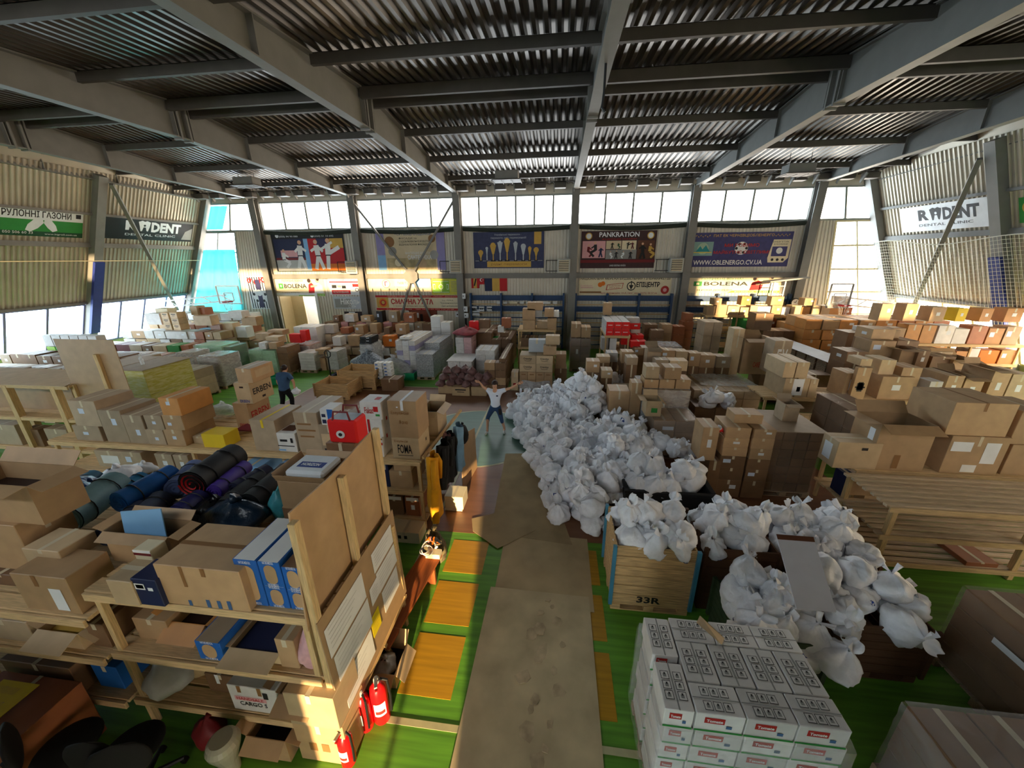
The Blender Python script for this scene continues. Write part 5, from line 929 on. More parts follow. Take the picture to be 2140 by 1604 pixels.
for k, (y0, y1, z0, z1, m) in enumerate(((2.27, 2.95, 1.42, 1.78, 'white'), (2.3, 2.96, 1.02, 1.4, 'white'), (2.32, 2.9, .64, 1.0, 'white'), (3.02, 3.2, 1.2, 1.45, 'white'), (3.18, 3.7, 1.52, 1.8, 'white'), (3.2, 3.72, 1.2, 1.5, 'white'), (3.24, 3.66, .84, 1.17, 'white'), (2.93, 3.12, .82, 1.1, 'sign_yellow'))):
    X = lambda z: -1.996 - .05 * (z - .52) / 1.4 + .002
    g = MB(); g.slab((X(z0), y0, z0), (X(z0), y1, z0 + .01), (X(z1), y1, z1), (X(z1), y0, z1 - .01), .002, m); o = tag(g.build('notice_sheet'), ('yellow notice sheet pinned on the partition' if k == 7 else 'white handwritten sheet on the partition, ' + ('upper one nearest the post', 'middle one nearest the post', 'lowest one nearest the post', 'small one in the gap', 'upper one at the far end', 'middle one at the far end', 'lowest one at the far end')[k]), 'sheet', 'notice sheets on the partition')
    g = MB()
    for q in range(5): zz = z1 - .05 - q * (z1 - z0 - .08) / 5; g.quad((X(zz) + .002, y0 + .04, zz), (X(zz) + .002, y0 + .04 + (y1 - y0) * (.5 + .08 * (q * 3 % 4)), zz), (X(zz) + .002, y0 + .04 + (y1 - y0) * (.5 + .08 * (q * 3 % 4)), zz + .006), (X(zz) + .002, y0 + .04, zz + .006), 'pale_grey' if k != 7 else 'gold')
    g.build('handwriting', o)
# blue cartons with oval cut-outs
def blue_carton(x0, x1, y0, y1, z0, z1, label, top='white', gap=(.22, .12, .78, .88)):
    w, d, h = x1 - x0, y1 - y0, z1 - z0; g = MB(); g.box(-w / 2, w / 2, -d / 2, d / 2, 0, h, 'blue', .004); patch(g, w, d, h, 't', .06, 0, .88, 1, top); o = g.build('blue_carton', None, ((x0 + x1) / 2, (y0 + y1) / 2, z0)); tag(o, label, 'carton', 'blue cartons with oval openings')
    g = MB(); r = (gap[2] - gap[0]) * w / 2; cx = -w / 2 + w * (gap[0] + gap[2]) / 2; zb, zt = h * gap[1] + r, h * gap[3] - r; pts = [(cx + r * math.cos(t), zt + r * math.sin(t)) for t in [math.pi * k / 8 for k in range(9)]] + [(cx + r * math.cos(t), zb + r * math.sin(t)) for t in [math.pi + math.pi * k / 8 for k in range(9)]]
    g.add([(p, -d / 2 - .003, q) for p, q in pts], [tuple(range(18))], 'kraft'); g.build('oval_panel', o)
    g = MB(); p, u, v, a, b = fpt(w, d, h, 'f', .25, .92, .004); text_into(g, 'NATURE MEDICAL', p, u, v, .5 * w, .03, 'white', 0, .01); p, u, v, a, b = fpt(w, d, h, 'f', .25, .03, .004); text_into(g, 'NATURE MEDICAL', p, u, v, .5 * w, .03, 'white', 0, .01); g.build('lettering', o); return o
blue_carton(-2.8, -2.57, 2.3, 2.85, 1.972, 2.5, 'tall blue carton with a long oval opening and white top')
blue_carton(-2.56, -2.35, 2.3, 2.85, 1.972, 2.22, 'lower blue carton beside the tall one'); blue_carton(-2.56, -2.35, 2.3, 2.85, 2.222, 2.5, 'upper white topped blue carton beside the tall one')
blue_carton(-2.34, -2.15, 2.3, 2.8, 1.972, 2.2, 'lower blue carton against the partition with ink writing'); blue_carton(-2.34, -2.15, 2.3, 2.8, 2.202, 2.46, 'upper blue carton with a brown top against the partition', top='kraft_dark')
blue_carton(-3.5, -3.22, 2.28, 3.0, 1.172, 1.42, 'long blue carton lying on the middle deck', top='kraft_grey')
def zb(xl, xr, yt, yb, z0, d, col, label, dy=0.0, **k):
    """a box standing on height z0 whose front foot is seen along row yb"""
    Y = U((xl + xr) / 2, yb, z0)[1] + dy; return pb(xl, xr, yt, yb, Y, d, col, '', z0=z0, gen=False, label=label, **k)
DK = 1.972
zb(338, 508, 1188, 1268, DK, .55, 'kraft', 'big brown box with blue stripes along its foot on the near rack', notes=[('f', .28, .02, .04, .14, 'denim'), ('f', .5, .02, .045, .2, 'denim'), ('f', .63, .02, .045, .2, 'denim'), ('f', .75, .02, .045, .22, 'denim'), ('f', .3, .5, .04, .5, 'tape_brown'), ('f', .55, .8, .05, .2, 'tape_brown')], tape='x', tm='tape_brown')
r1 = zb(283, 333, 1212, 1264, DK, .24, 'navy', 'small blue box with a white barcode beside the big striped box', notes=[('f', .1, .62, .4, .22, 'white'), ('f', .15, .66, .3, .14, 'ink'), ('f', .6, .6, .2, .12, 'paper')], tape='')
pb(283, 318, 1150, 1178, 2.42, .15, 'cream', '', z0=2.12, gen=False, label='small cream and red box behind the small blue box', notes=[('f', 0, .75, 1, .12, 'dark_red'), ('f', 0, .88, 1, .12, 'white')], tape=''); gb(-4.0, -3.75, 2.42, 2.58, DK, 2.115, 'kraft_dark', 'dark brown low box under the small cream and red box', small=True)
zb(232, 281, 1215, 1262, DK, .3, 'kraft_pale', 'pale brown box at the rack post beside the small blue box', tape='x')
r1 = pb(235, 366, 1118, 1205, 2.62, .26, 'kraft', '', z0=DK, gen=False, label='tall open box with a light blue sheet rising from it', opn=True, fill='kraft_dark'); g = MB(); g.slab((r1[0] + .1, 2.72, 2.2), (r1[1] - .2, 2.74, 2.2), (r1[1] - .2, 2.78, 2.56), (r1[0] + .1, 2.76, 2.5), .01, 'sky_blue'); tag(g.build('folded_sheet'), 'light blue folded sheet sticking out of the tall open box', 'sheet')
# the near rack's run to the edge of view
zb(42, 150, 1205, 1275, 1.662, .36, 'kraft', 'large brown box with a white label at the rack joint', notes=[('f', .6, .08, .22, .6, 'paper'), ('f', .38, .7, .08, .3, 'tape_brown')], tape='')
pb(55, 128, 1150, 1185, 2.45, .32, 'kraft_pale', '', z0=2.03, gen=False, label='pale taped box resting on the large labelled brown box')
r1 = zb(-90, 55, 1095, 1205, 1.662, .45, 'kraft', 'lower big brown box at the edge of view', tape='x'); pb(-90, 72, 1012, 1092, r1[2] + .05, .4, 'kraft', '', z0=r1[5], gen=False, label='upper big open box at the edge of view', opn=True)
zb(-30, 38, 1200, 1222, 1.662, .3, 'kraft_dark', 'dark brown box low beside the large labelled brown box')
# middle deck
for a in ((-4.35, -3.95, 2.4, 2.8, 1.172, 1.46, 'kraft', 'brown box on the middle deck just past the leaning post', {}), (-4.0, -3.55, 2.45, 2.9, 1.172, 1.4, 'kraft_orange', 'orange brown box on the middle deck, open at the top', dict(opn=True)), (-3.95, -3.56, 2.92, 3.3, 1.172, 1.62, 'kraft_dark', 'dark box at the back of the middle deck', {}),
          (-3.18, -2.62, 2.32, 2.75, 1.172, 1.32, 'kraft_pale', 'low open tray with blue straps on the middle deck', dict(opn=True, fill='navy')), (-2.62, -2.42, 2.3, 2.75, 1.172, 1.55, 'kraft', 'brown box beside the pink sack on the middle deck', {}),
          (-5.35, -4.85, 2.25, 2.7, 1.122, 1.34, 'kraft_pale', 'open box of yellow wrappers on the middle deck of the joint rack', dict(opn=True, fill='gold')), (-6.1, -5.45, 2.25, 2.8, 1.122, 1.42, 'kraft_grey', 'grey brown box with torn edges on the middle deck', {}), (-6.9, -6.2, 2.3, 2.8, 1.122, 1.5, 'kraft_red', 'reddish brown box on the middle deck at the edge of view', {}),
          (-4.8, -4.58, 2.3, 2.7, 1.122, 1.45, 'kraft_dark', 'narrow dark box at the joint on the middle deck', {}),
          (-3.3, -2.75, 2.27, 2.75, .462, .84, 'carton_white', 'white car roof box carton with brown tapes on the low deck', dict(notes=[('f', .2, .75, .08, .25, 'tape_brown'), ('f', .62, .7, .08, .3, 'tape_brown'), ('f', .72, .6, .1, .25, 'ink'), ('f', .8, .05, .12, .1, 'ink'), ('f', .1, .44, .66, .16, 'pink')], txt=[('CARGO S', 'f', .18, .24, .75, .4, 'ink'), ('HANDSALE', 'f', .14, .46, .7, .57, 'ink_red')], tape='')),
          (-3.72, -3.36, 2.4, 2.8, .462, .74, 'kraft_dark', 'dark brown box with a white tape beside the white car box', dict(notes=[('f', .35, .5, .12, .5, 'paper')])), (-2.72, -2.3, 2.27, 2.75, .462, .8, 'kraft', 'brown box with white inner flaps on the low deck', dict(opn=True, fill='paper')), (-2.29, -2.16, 2.4, 2.8, .462, .8, 'kraft_dark', 'thin dark box in the low deck corner by the partition', {}),
          (-5.0, -4.68, 2.3, 2.7, .462, .8, 'blue', 'blue printed box on the low deck of the joint rack', {}), (-6.0, -5.1, 2.2, 2.9, .462, .86, 'kraft_dark', 'long brown box on the low deck behind the black chairs', {}), (-5.9, -4.9, 1.55, 2.15, .01, .78, 'kraft_red', 'reddish brown box on the floor carrying a yellow sign', {})):
    carton(*a[:8], **a[8])
g = MB(); g.slab((-5.75, 1.62, .79), (-5.3, 1.62, .79), (-5.25, 2.05, .83), (-5.7, 2.05, .83), .006, 'sign_yellow'); o = tag(g.build('sign_sheet'), 'yellow sign sheet lying on the reddish box by the chairs', 'sign'); g = MB()
for q, ln in enumerate(('КИЛИМКИ', 'СПАЛЬНІ', 'МІШКИ')): text_into(g, ln, (-5.62, 1.93 - q * .12, .836 - .011 * q), (1, 0, 0), (0, 1, .09), .24, .06, 'gold', .004)
g.build('lettering', o)
r1 = zb(622, 722, 1515, 1590, .01, .4, 'kraft', 'brown box on the floor at the partition foot, lower', notes=[('f', .25, .3, .15, .2, 'tape_brown'), ('f', .5, .3, .15, .2, 'tape_brown')]); pb(600, 700, 1455, 1512, r1[2] - .02, .4, 'kraft_pale', '', z0=r1[5], gen=False, label='brown box on top of the one at the partition foot'); zb(523, 600, 1545, 1584, .01, .35, 'kraft', 'open box of black cables under the low deck', opn=True, fill='black')
def sack(name, x, y, z, rx, ry, h, m, label, seed=0, cat='bag', neck=.25, lump=.19, rz=0):
    g = MB()
    def f(s, t):
        a = s * 2 * math.pi; p = math.sin(math.pi * min(1, .12 + .88 * t) ** .8) ** .6 if t < .999 else neck * .3
        r = max(p, neck * (t > .7) * .6, .05); n = noise.noise(Vector((math.cos(a) * 1.4, math.sin(a) * 1.4, t * 2.2 + seed * 7))) * lump * 2 + .03 * math.cos(a * 9 + seed) * t
        return ((rx * (r + n)) * math.cos(a), (ry * (r + n)) * math.sin(a), h * t)
    g.grid(f, 22, 12, m, close_u=True); g.add([(0, 0, 0), ], [], m); g.smooth = True
    o = g.build(name, None, (x, y, z), rz); tag(o, label, cat); q = MB(); q.tube([(0, 0, h * .93), (.01, .0, h * 1.0), (.04, .02, h * 1.12)], [rx * .12, rx * .1, rx * .2], m, 8); q.smooth = True; q.build('tied_neck', o); return o
PNK = mat('pink_cloth', C('d2a3a6'), .85, var=.15, scale=12, bump=.3)
sack('cloth_sack', -2.29, 2.42, 1.172, .13, .15, .58, PNK, 'pink cloth sack at the partition end of the middle deck')
sack('white_sack', -4.2, 2.45, .462, .26, .22, .42, mat('woven_white', C('b9b8b2'), .8, var=.12, bump=.3), 'grey white sack on the low deck by the leaning post', 3); sack('canvas_bundle', -3.95, 2.75, .462, .25, .3, .5, mat('canvas', C('b09a70'), .9, var=.2, bump=.3), 'bundle of beige canvas on the low deck behind the post', 5)
# floor things under the near rack
g = MB(); g.lathe([(.06, 0), (.075, .02), (.09, .2), (.14, .36), (.15, .42), (.13, .47), (.1, .5)], mat('pale_glaze', C('a9a592'), .25, var=.04), 24); tag(g.build('vase', None, (-3.2, 2.0, 0)), 'tall pale glazed vase standing under the low deck', 'vase')
sack('red_bag', -3.62, 2.2, .0, .16, .14, .36, 'dark_red', 'dark red bag on the floor under the low deck', 4)
# office chairs in the dark near corner
def office_chair(x, y, rz, label, h=.5):
    e = empty('office_chair', (x, y, 0)); K = mat('black_fabric', C('131314'), .9, var=.1)
    q = MB(); q.grid(lambda s, t: (.25 * math.cos(s * 6.283) * max(0, math.sin(math.pi * t)) ** .4, .25 * math.sin(s * 6.283) * max(0, math.sin(math.pi * t)) ** .4, h + .09 * t), 24, 7, K, True); q.smooth = True; q.build('seat', e)
    q = MB(); q.grid(lambda s, t: (.23 * math.cos(s * 6.283) * (max(0, math.sin(math.pi * t)) ** .35), .24 + .05 * math.sin(s * 6.283) * (max(0, math.sin(math.pi * t)) ** .5), h + .2 + .42 * t), 24, 9, K, True); q.smooth = True; q.build('backrest', e)
    q = MB(); q.tube([(0, .05, h), (0, .3, h + .05), (0, .31, h + .3)], .025, 'charcoal', 6); q.build('back_arm', e)
    q = MB(); q.tube([(0, 0, .1), (0, 0, h)], .03, 'charcoal'); q.build('gas_column', e)
    for k in range(5): a = k * 1.2566; q = MB(); q.tube([(0, 0, .12), (.28 * math.cos(a), .28 * math.sin(a), .07)], [.03, .018], 'charcoal', 6); l = q.build('leg', e); q = MB(); q.tube([(.28 * math.cos(a), .28 * math.sin(a) - .02, .035), (.28 * math.cos(a), .28 * math.sin(a) + .02, .035)], .034, 'black', 10); q.build('caster', l)
    e.rotation_euler.z = rz; return tag(e, label, 'chair', 'black office chairs')
office_chair(-4.6, 1.75, 2.6, 'black office chair beside the reddish box with the yellow sign'); office_chair(-3.95, 1.8, 3.3, 'black office chair before the leaning rack post'); office_chair(-3.55, 1.35, .4, 'black office chair under the white car box'); office_chair(-4.6, 1.15, 1.2, 'black office chair lowest in the dark corner')
# rolled mats and bags on top of the near rack
def roll(far, near, z, r, m, label, end=None, z2=None, name='rolled_mat', cat='mat'):
    r *= 1.42
    a, b = U(*far, z + r), U(*near, (z2 or z) + r); A, B = Vector((*a, z + r)), Vector((*b, (z2 or z) + r)); d = (B - A).normalized(); o = empty(name, (0, 0, 0)) ; o.location = (A + B) / 2 - Vector((0, 0, r))
    q = MB(); s = d.cross(Vector((0, 0, 1))).normalized(); up = s.cross(d)
    q.grid(lambda u, t: A.lerp(B, t) + (s * math.cos(u * 6.2832) + up * math.sin(u * 6.2832)) * r * (1 + .05 * noise.noise(Vector((u * 4, t * 5, r * 90)))), 18, 7, m, True); q.smooth = True; part(q, 'roll', o)
    for P, sg in ((A, -1), (B, 1)):
        q = MB(); n = 40; q.grid(lambda u, t: P + d * sg * (.004 + .012 * t) + (s * math.cos(u * 18.8) + up * math.sin(u * 18.8)) * (r * (.12 + .84 * u) - .03 * r + t * r * .09), n, 2, end or m); q.add([P + (s * math.cos(k * .35) + up * math.sin(k * .35)) * r * .96 for k in range(18)], [tuple(range(18))], 'black' if end else m); part(q, 'rolled_end', o)
    for t in (.25, .75): q = MB(); C0 = A.lerp(B, t); q.tube([C0 + (s * math.cos(k * .3927) + up * math.sin(k * .3927)) * (r * 1.03) for k in range(17)], .008, 'charcoal', 4, False); part(q, 'strap', o)
    return tag(o, label, cat, 'rolled mats on the near rack')
mm = lambda n, h: mat(n, C(h), .6, var=.1, scale=8, bump=.15)
T = 1.975
roll((245, 1010), (135, 1085), T, .13, mm('mat_teal', '6d939b'), 'thick pale teal roll wrapped in clear plastic'); roll((362, 990), (250, 1050), T + .08, .1, mm('mat_blue', '1c62ae'), 'bright blue rolled mat bag with a light mark'); roll((412, 978), (368, 1022), T + .06, .1, mm('mat_slate', '51618c'), 'slate blue roll beside the black one with red lining')
roll((492, 950), (402, 1012), T + .1, .13, mm('mat_black', '15161a'), 'fat black roll with a red lining at its end', end='red'); roll((512, 975), (448, 1028), T + .06, .075, mm('mat_purple', '4a3394'), 'thin purple rolled mat'); roll((560, 985), (492, 1025), T + .04, .085, mm('mat_navy', '1b1f38'), 'navy roll with a pale strap beside the purple mat'); roll((600, 985), (522, 1052), T + .06, .1, mm('mat_dark', '17191a'), 'long dark roll beside the open box with a white parcel')
roll((340, 1045), (275, 1105), T, .1, mm('mat_grey_blue', '3a4358'), 'dark grey blue roll below the bright blue bag'); roll((300, 1062), (225, 1120), T, .09, mm('mat_ink', '262d44'), 'ink blue roll in the lower row of mats'); roll((420, 1040), (372, 1075), T, .09, mm('mat_indigo', '232560'), 'indigo roll under the fat black one'); roll((360, 1012), (318, 1040), T, .07, 'maroon', 'maroon roll half hidden by the slate blue one')
PB = lambda n, h: mat(n, C(h), .28, var=.2, scale=10, bump=.7)
def at(px, py, z): a = U(px, py, z); return a[0], a[1], z
sack('plastic_bag', *at(155, 1065, T), .42, .34, .42, PB('bag_blue', '123a6e'), 'big dark blue plastic bag at the far end of the mats', 1); sack('plastic_bag', *at(100, 1085, T), .35, .3, .34, PB('bag_night', '0d1a2c'), 'very dark bag next to the big blue one at the edge', 9); sack('plastic_bag', *at(500, 1095, T), .36, .26, .34, PB('bag_smoke', '16283a'), 'dark translucent plastic bag before the long dark roll', 2); sack('plastic_bag', *at(250, 1010, T), .26, .22, .26, BAGW, 'white plastic bag between the blue bag and the mats', 3); sack('plastic_bag', *at(590, 1075, T), .12, .12, .36, PB('bag_teal', '3a8a96'), 'teal plastic bag squeezed beside the stacked open box', 4); sack('duffel_bag', *at(455, 1075, T), .3, .2, .22, PB('bag_black', '0e0f12'), 'black soft bag under the indigo roll', 6)
roll((200, 1000), (120, 1050), T, .1, mm('mat_sea', '3f6f86'), 'sea blue roll at the far end of the mats'); roll((470, 990), (425, 1035), T, .08, mm('mat_night', '14182c'), 'night blue roll between the black and purple mats'); roll((545, 1000), (470, 1062), T + .02, .09, mm('mat_coal', '101214'), 'coal black roll in the lower row beside the purple mat'); roll((300, 1000), (262, 1022), T, .08, mm('mat_cyan', '2f86b8'), 'light blue roll under the bright blue bag'); roll((640, 975), (585, 1020), T, .09, mm('mat_pitch', '0e0f11'), 'pitch dark roll by the teal bag')
sack('plastic_bag', *at(205, 1050, T), .3, .24, .3, PB('bag_deep', '0f2f5c'), 'deep blue soft bag in the middle of the mats', 11); sack('duffel_bag', *at(330, 1075, T), .26, .18, .2, PB('bag_slate', '20283a'), 'dark slate duffel among the lower rolls', 12); sack('duffel_bag', *at(390, 1100, T), .28, .18, .18, PB('bag_ash', '2b2f36'), 'ash grey duffel behind the big striped box', 13)
sack('cloth_pair', *at(300, 985, T), .2, .12, .14, 'paper', 'white and blue cloth bundle behind the bright blue bag', 8, cat='cloth')
r1 = pb(595, 660, 1062, 1112, 3.36, .42, 'kraft_dark', '', z0=DK, gen=False, label='brown box under the open box with the white parcel'); r2 = pb(585, 688, 1008, 1060, 3.34, .52, 'kraft', '', z0=r1[5], gen=False, label='open box holding a white parcel behind the partition', opn=False, tape=''); xa, xb_, zt_ = r2[0], r2[1], r2[5]
for k, (p, q, w_) in enumerate((((xa, 3.34), (xb_, 3.34), .0), ((xa, 3.86), (xb_, 3.86), .1), ((xa, 3.34), (xa, 3.86), .12), ((xb_, 3.34), (xb_, 3.86), .12))): g = MB(); s_ = -1 if k in (0, 2) else 1; ax = (0, .05 * s_) if k < 2 else (.04 * s_, 0); g.slab((*p, zt_), (*q, zt_), (q[0] + ax[0], q[1] + ax[1], zt_ + .1), (p[0] + ax[0], p[1] + ax[1], zt_ + .1), .006, 'kraft'); o = g.build('flap', bpy.data.objects[[o.name for o in COL.objects if o.get('label') == 'open box holding a white parcel behind the partition'][0]]); o.matrix_parent_inverse = Matrix.Translation(-o.parent.location)
g = MB(); g.box(xa + .06, xb_ - .08, 3.4, 3.8, zt_ + .004, zt_ + .1, 'paper', .03); o = tag(g.build('parcel'), 'white parcel with a blue sign in the open box', 'parcel'); g = MB(); g.quad((xa + .15, 3.5, zt_ + .1015), (xb_ - .15, 3.5, zt_ + .1015), (xb_ - .15, 3.62, zt_ + .1015), (xa + .15, 3.62, zt_ + .1015), 'ink_blue'); text_into(g, 'HORIZON', (xa + .19, 3.53, zt_ + .103), (1, 0, 0), (0, 1, 0), xb_ - xa - .4, .06, 'paper', .002, .03); g.build('lettering', o)
pb(680, 726, 948, 1010, 4.2, .35, 'maroon', '', z0=DK, gen=False, label='dark maroon tall box behind the open box', tape=''); r2 = pb(694, 752, 985, 1015, 4.28, .35, 'kraft_dark', '', z0=DK, gen=False, label='dark brown box under the red tote bag', h=.62)
e = empty('tote_bag', (V(724, 950, 4.3)[0], 4.44, r2[5] + .003)); g = MB(); g.box(-.17, .17, -.12, .12, 0, .3, 'bright_red', .02); g.build('bag_body', e); g = MB(); g.quad((-.14, -.1, .302), (.14, -.1, .302), (.14, .1, .302), (-.14, .1, .302), 'silver'); g.build('contents', e)
for s in (-1, 1): g = MB(); g.tube([(-.1, .1 * s, .29), (-.08, .1 * s, .4), (.08, .1 * s, .4), (.1, .1 * s, .29)], .012, 'dark_red', 6); g.build('handle', e)
g = MB(); g.lathe([(.05, 0), (.05, .004)], 'white', 16); e.scale = (1.25, 1.25, 1.15); o = g.build('eye_mark', e, (-.02, -.124, .12)); o.rotation_euler = (R(90), 0, 0); g = MB(); g.lathe([(.022, 0.004), (.022, .008)], 'ink', 12); p = g.build('pupil', o); tag(e, 'red tote bag with an eye print behind the partition', 'bag')
# ---------------- second rack: labelled boxes on the top deck
zz = 1.525; Y = 5.76
def S(xl, xr, yt, yb, label, col='kraft_grey', z0=zz, d=.7, Y=Y, **k): return pb(xl, xr, yt, yb, Y, d, col, '', z0=z0, gen=False, label=label, **k)
q = lambda s, t: [('f', s, t, .2, .2, 'paper_blue')]
r1 = S(158, 212, 890, 930, 'lower box of the pair at the far end of the labelled row', notes=q(.35, .4)); S(150, 205, 838, 890, 'upper box of the pair at the far end of the labelled row', z0=r1[5], notes=q(.3, .5))
S(215, 262, 858, 930, 'single tall box second in the labelled row', notes=q(.5, .55)); S(264, 304, 868, 930, 'single box with a pink mark third in the labelled row', notes=q(.5, .3)); r1 = S(308, 344, 898, 930, 'lower small box fourth in the labelled row', notes=q(.45, .3)); S(304, 340, 868, 898, 'upper small box fourth in the labelled row', z0=r1[5], notes=q(.4, .4))
r1 = S(346, 385, 898, 932, 'lowest box of three at the near end of the labelled row', 'kraft', notes=q(.4, .4)); r2 = S(342, 382, 868, 898, 'middle box of three at the near end of the labelled row', 'kraft', z0=r1[5], notes=q(.2, .3)); S(335, 375, 832, 868, 'topmost box with orange print in the labelled row', 'kraft_orange', z0=r2[5], notes=q(.35, .6))
S(424, 470, 908, 938, 'yellow shoe box on the second rack', 'yellow', d=.35, tape=''); S(405, 425, 912, 935, 'low pale box beside the yellow shoe box', 'kraft_pale', Y=5.9, d=.4)
gx = MB(); gx.add([(-6.9, 6.5, zz), (-6.3, 6.5, zz), (-6.3, 6.9, zz), (-6.9, 6.9, zz), (-6.6, 6.6, zz + .14), (-6.6, 6.8, zz + .14)], [(0, 1, 4), (1, 2, 5, 4), (2, 3, 5), (3, 0, 4, 5), (3, 2, 1, 0)], 'dark_red'); tag(gx.build('folded_cloth'), 'dark red folded cover lying beside the printed box tower', 'cloth')
sack('wrapped_parcel', *at(468, 868, zz), .34, .24, .3, FILMG, 'parcel in milky plastic beside the printed box tower', 2, cat='parcel')
r1 = S(490, 520, 843, 885, 'bottom box of the tower with red printed word', 'kraft', Y=6.6, d=.62, txt=[('ERBEN', 'r', .1, .35, .9, .65, 'ink_red'), ('ERBEN', 'f', .2, .1, .8, .22, 'ink_red')], tape=''); r2 = S(492, 524, 800, 843, 'middle box of the tower with dark printed words', 'kraft_pale', Y=6.6, d=.62, z0=r1[5], txt=[('ERBEN', 'r', .1, .4, .9, .68, 'ink'), ('ERBEN', 'f', .2, .06, .8, .2, 'ink_blue')], notes=[('f', .35, .75, .25, .08, 'dark_brown'), ('r', .45, .12, .15, .1, 'dark_brown')], tape=''); S(494, 526, 770, 800, 'top box of the printed tower sealed with shiny tape', 'kraft', Y=6.6, d=.62, z0=r2[5], notes=[('r', .15, .3, .7, .5, 'kraft_pale')])
S(527, 578, 878, 936, 'wide brown box with yellow tape on the second rack', tm='yellow', d=.8); S(575, 618, 905, 938, 'white scooter carton beside the yellow taped box', 'carton_white', d=.5, notes=[('f', .25, .55, .35, .12, 'ink'), ('f', .1, .3, .8, .05, 'ink'), ('f', .75, .5, .12, .25, 'ink'), ('f', .1, .06, .35, .08, 'sky_blue'), ('t', .2, .2, .6, .5, 'brown')], tape='')
S(619, 667, 862, 938, 'tall wrapped carton with faint handwriting on the second rack', d=.9, notes=[('f', .1, .7, .6, .04, 'tape_brown'), ('f', .1, .55, .75, .04, 'tape_brown'), ('f', .15, .4, .6, .04, 'tape_brown')]); r1 = S(668, 712, 888, 938, 'grey brown carton with small printed lines on the second rack', d=.75, notes=[('f', .1, .3, .7, .4, 'kraft_pale'), ('f', .15, .08, .5, .12, 'ink')])
S(670, 697, 855, 888, 'blue and white appliance box upon the printed carton', 'white', z0=r1[5], d=.35, notes=[('f', .55, 0, .45, 1, 'blue'), ('f', .1, .1, .3, .25, 'navy'), ('f', .1, .5, .3, .2, 'navy'), ('r', .3, .3, .4, .35, 'dark_red')], tape='')
S(722, 752, 870, 930, 'two tiered brown carton behind the white fruit cartons', Y=6.2, d=.7, notes=[('f', .2, .72, .1, .15, 'ink'), ('f', .7, .72, .1, .15, 'ink')])
r1 = S(760, 800, 912, 948, 'lowest white carton with red straps in the fruit carton stack', 'carton_white', d=.4, notes=[('f', 0, .6, 1, .12, 'red'), ('f', 0, .85, 1, .08, 'tape_brown')], tape='x', tm='red'); r2 = S(757, 799, 876, 912, 'middle white carton with red straps in the fruit carton stack', 'carton_white', z0=r1[5], d=.4, notes=[('f', .3, 0, .12, 1, 'red')], tape='x', tm='red')
S(753, 797, 840, 876, 'top white carton with red fruit print', 'carton_white', z0=r2[5], d=.4, notes=[('f', .62, .45, .22, .3, 'red'), ('t', .55, .3, .25, .35, 'red'), ('f', .7, .2, .2, .12, 'green')], txt=[('Fakat', 'f', .2, .35, .62, .7, 'ink_red')], tape='')
r1 = S(820, 876, 915, 952, 'wide box printed with large dark serif letters at the rack end', 'kraft_pale', d=.55, txt=[('FOMA', 'f', .2, .25, .72, .68, 'ink'), ('Емульсія', 'f', .1, .76, .6, .9, 'tape_brown')], notes=[('f', .2, .14, .55, .03, 'ink'), ('r', .6, .5, .1, .15, 'dark_brown')], tape='')
S(813, 872, 838, 915, 'big square box with faint handwriting on the serif printed one', 'kraft', z0=r1[5], d=.55, notes=[('f', .3, .82, .06, .03, 'paper')], txt=[('Емульсія', 'f', .1, .62, .72, .74, 'tape_brown'), ('Фома', 'f', .35, .38, .65, .5, 'tape_brown')], tm='paper'); S(880, 915, 860, 915, 'open grey carton with a white edge behind the big square box', 'kraft_pale', Y=6.7, d=.6, opn=True)
# ---------------- its lower decks
LZ = .885
for k, (xl, xr, yt, yb, nn) in enumerate(((205, 262, 945, 985, 'big'), (262, 300, 945, 990, 'labl'), (325, 360, 945, 972, 'mid'), (362, 392, 945, 970, 'mid'), (500, 540, 955, 985, 'none'), (570, 605, 960, 985, 'none'))): S(xl, xr, yt, yb, 'box on the middle deck of the second rack, %s from its far end' % ORD[k], 'kraft_grey' if k < 4 else 'sky_blue', z0=LZ, notes=nn, d=.6, h=.42 if k < 4 else .25)
S(815, 862, 985, 1022, 'large brown box with peeling tape at the end of the middle deck', 'kraft', z0=LZ, h=.36); S(822, 858, 958, 985, 'brown box upon the one with peeling tape', 'kraft', z0=LZ + .365, h=.22); S(800, 814, 985, 1022, 'dark blue packs beside the box with peeling tape', 'navy', z0=LZ, h=.5, d=.3)
S(808, 842, 1040, 1075, 'dark brown box with a white lid on the lowest deck', 'kraft_dark', z0=.255, h=.42, notes=[('f', .1, .82, .85, .18, 'white')]); S(848, 878, 1045, 1082, 'brown box with a diamond mark on the lowest deck', 'kraft_red', z0=.255, h=.42, notes=[('f', .1, .82, .85, .18, 'white'), ('f', .4, .35, .25, .25, 'paper')])
for k, (xl, xr) in enumerate(((700, 735), (740, 780))): S(xl, xr, 1040, 1080, 'dark box deep on the lowest deck behind the partition, %s' % ORD[k], 'kraft_dark', z0=.255, h=.45)
S(812, 875, 1090, 1135, 'open cream carton with dark writing on the floor before the rack end', 'cream', z0=.01, Y=5.3, d=.35, h=.24, notes=[('f', .3, .4, .1, .3, 'ink'), ('f', .5, .4, .1, .3, 'ink')])
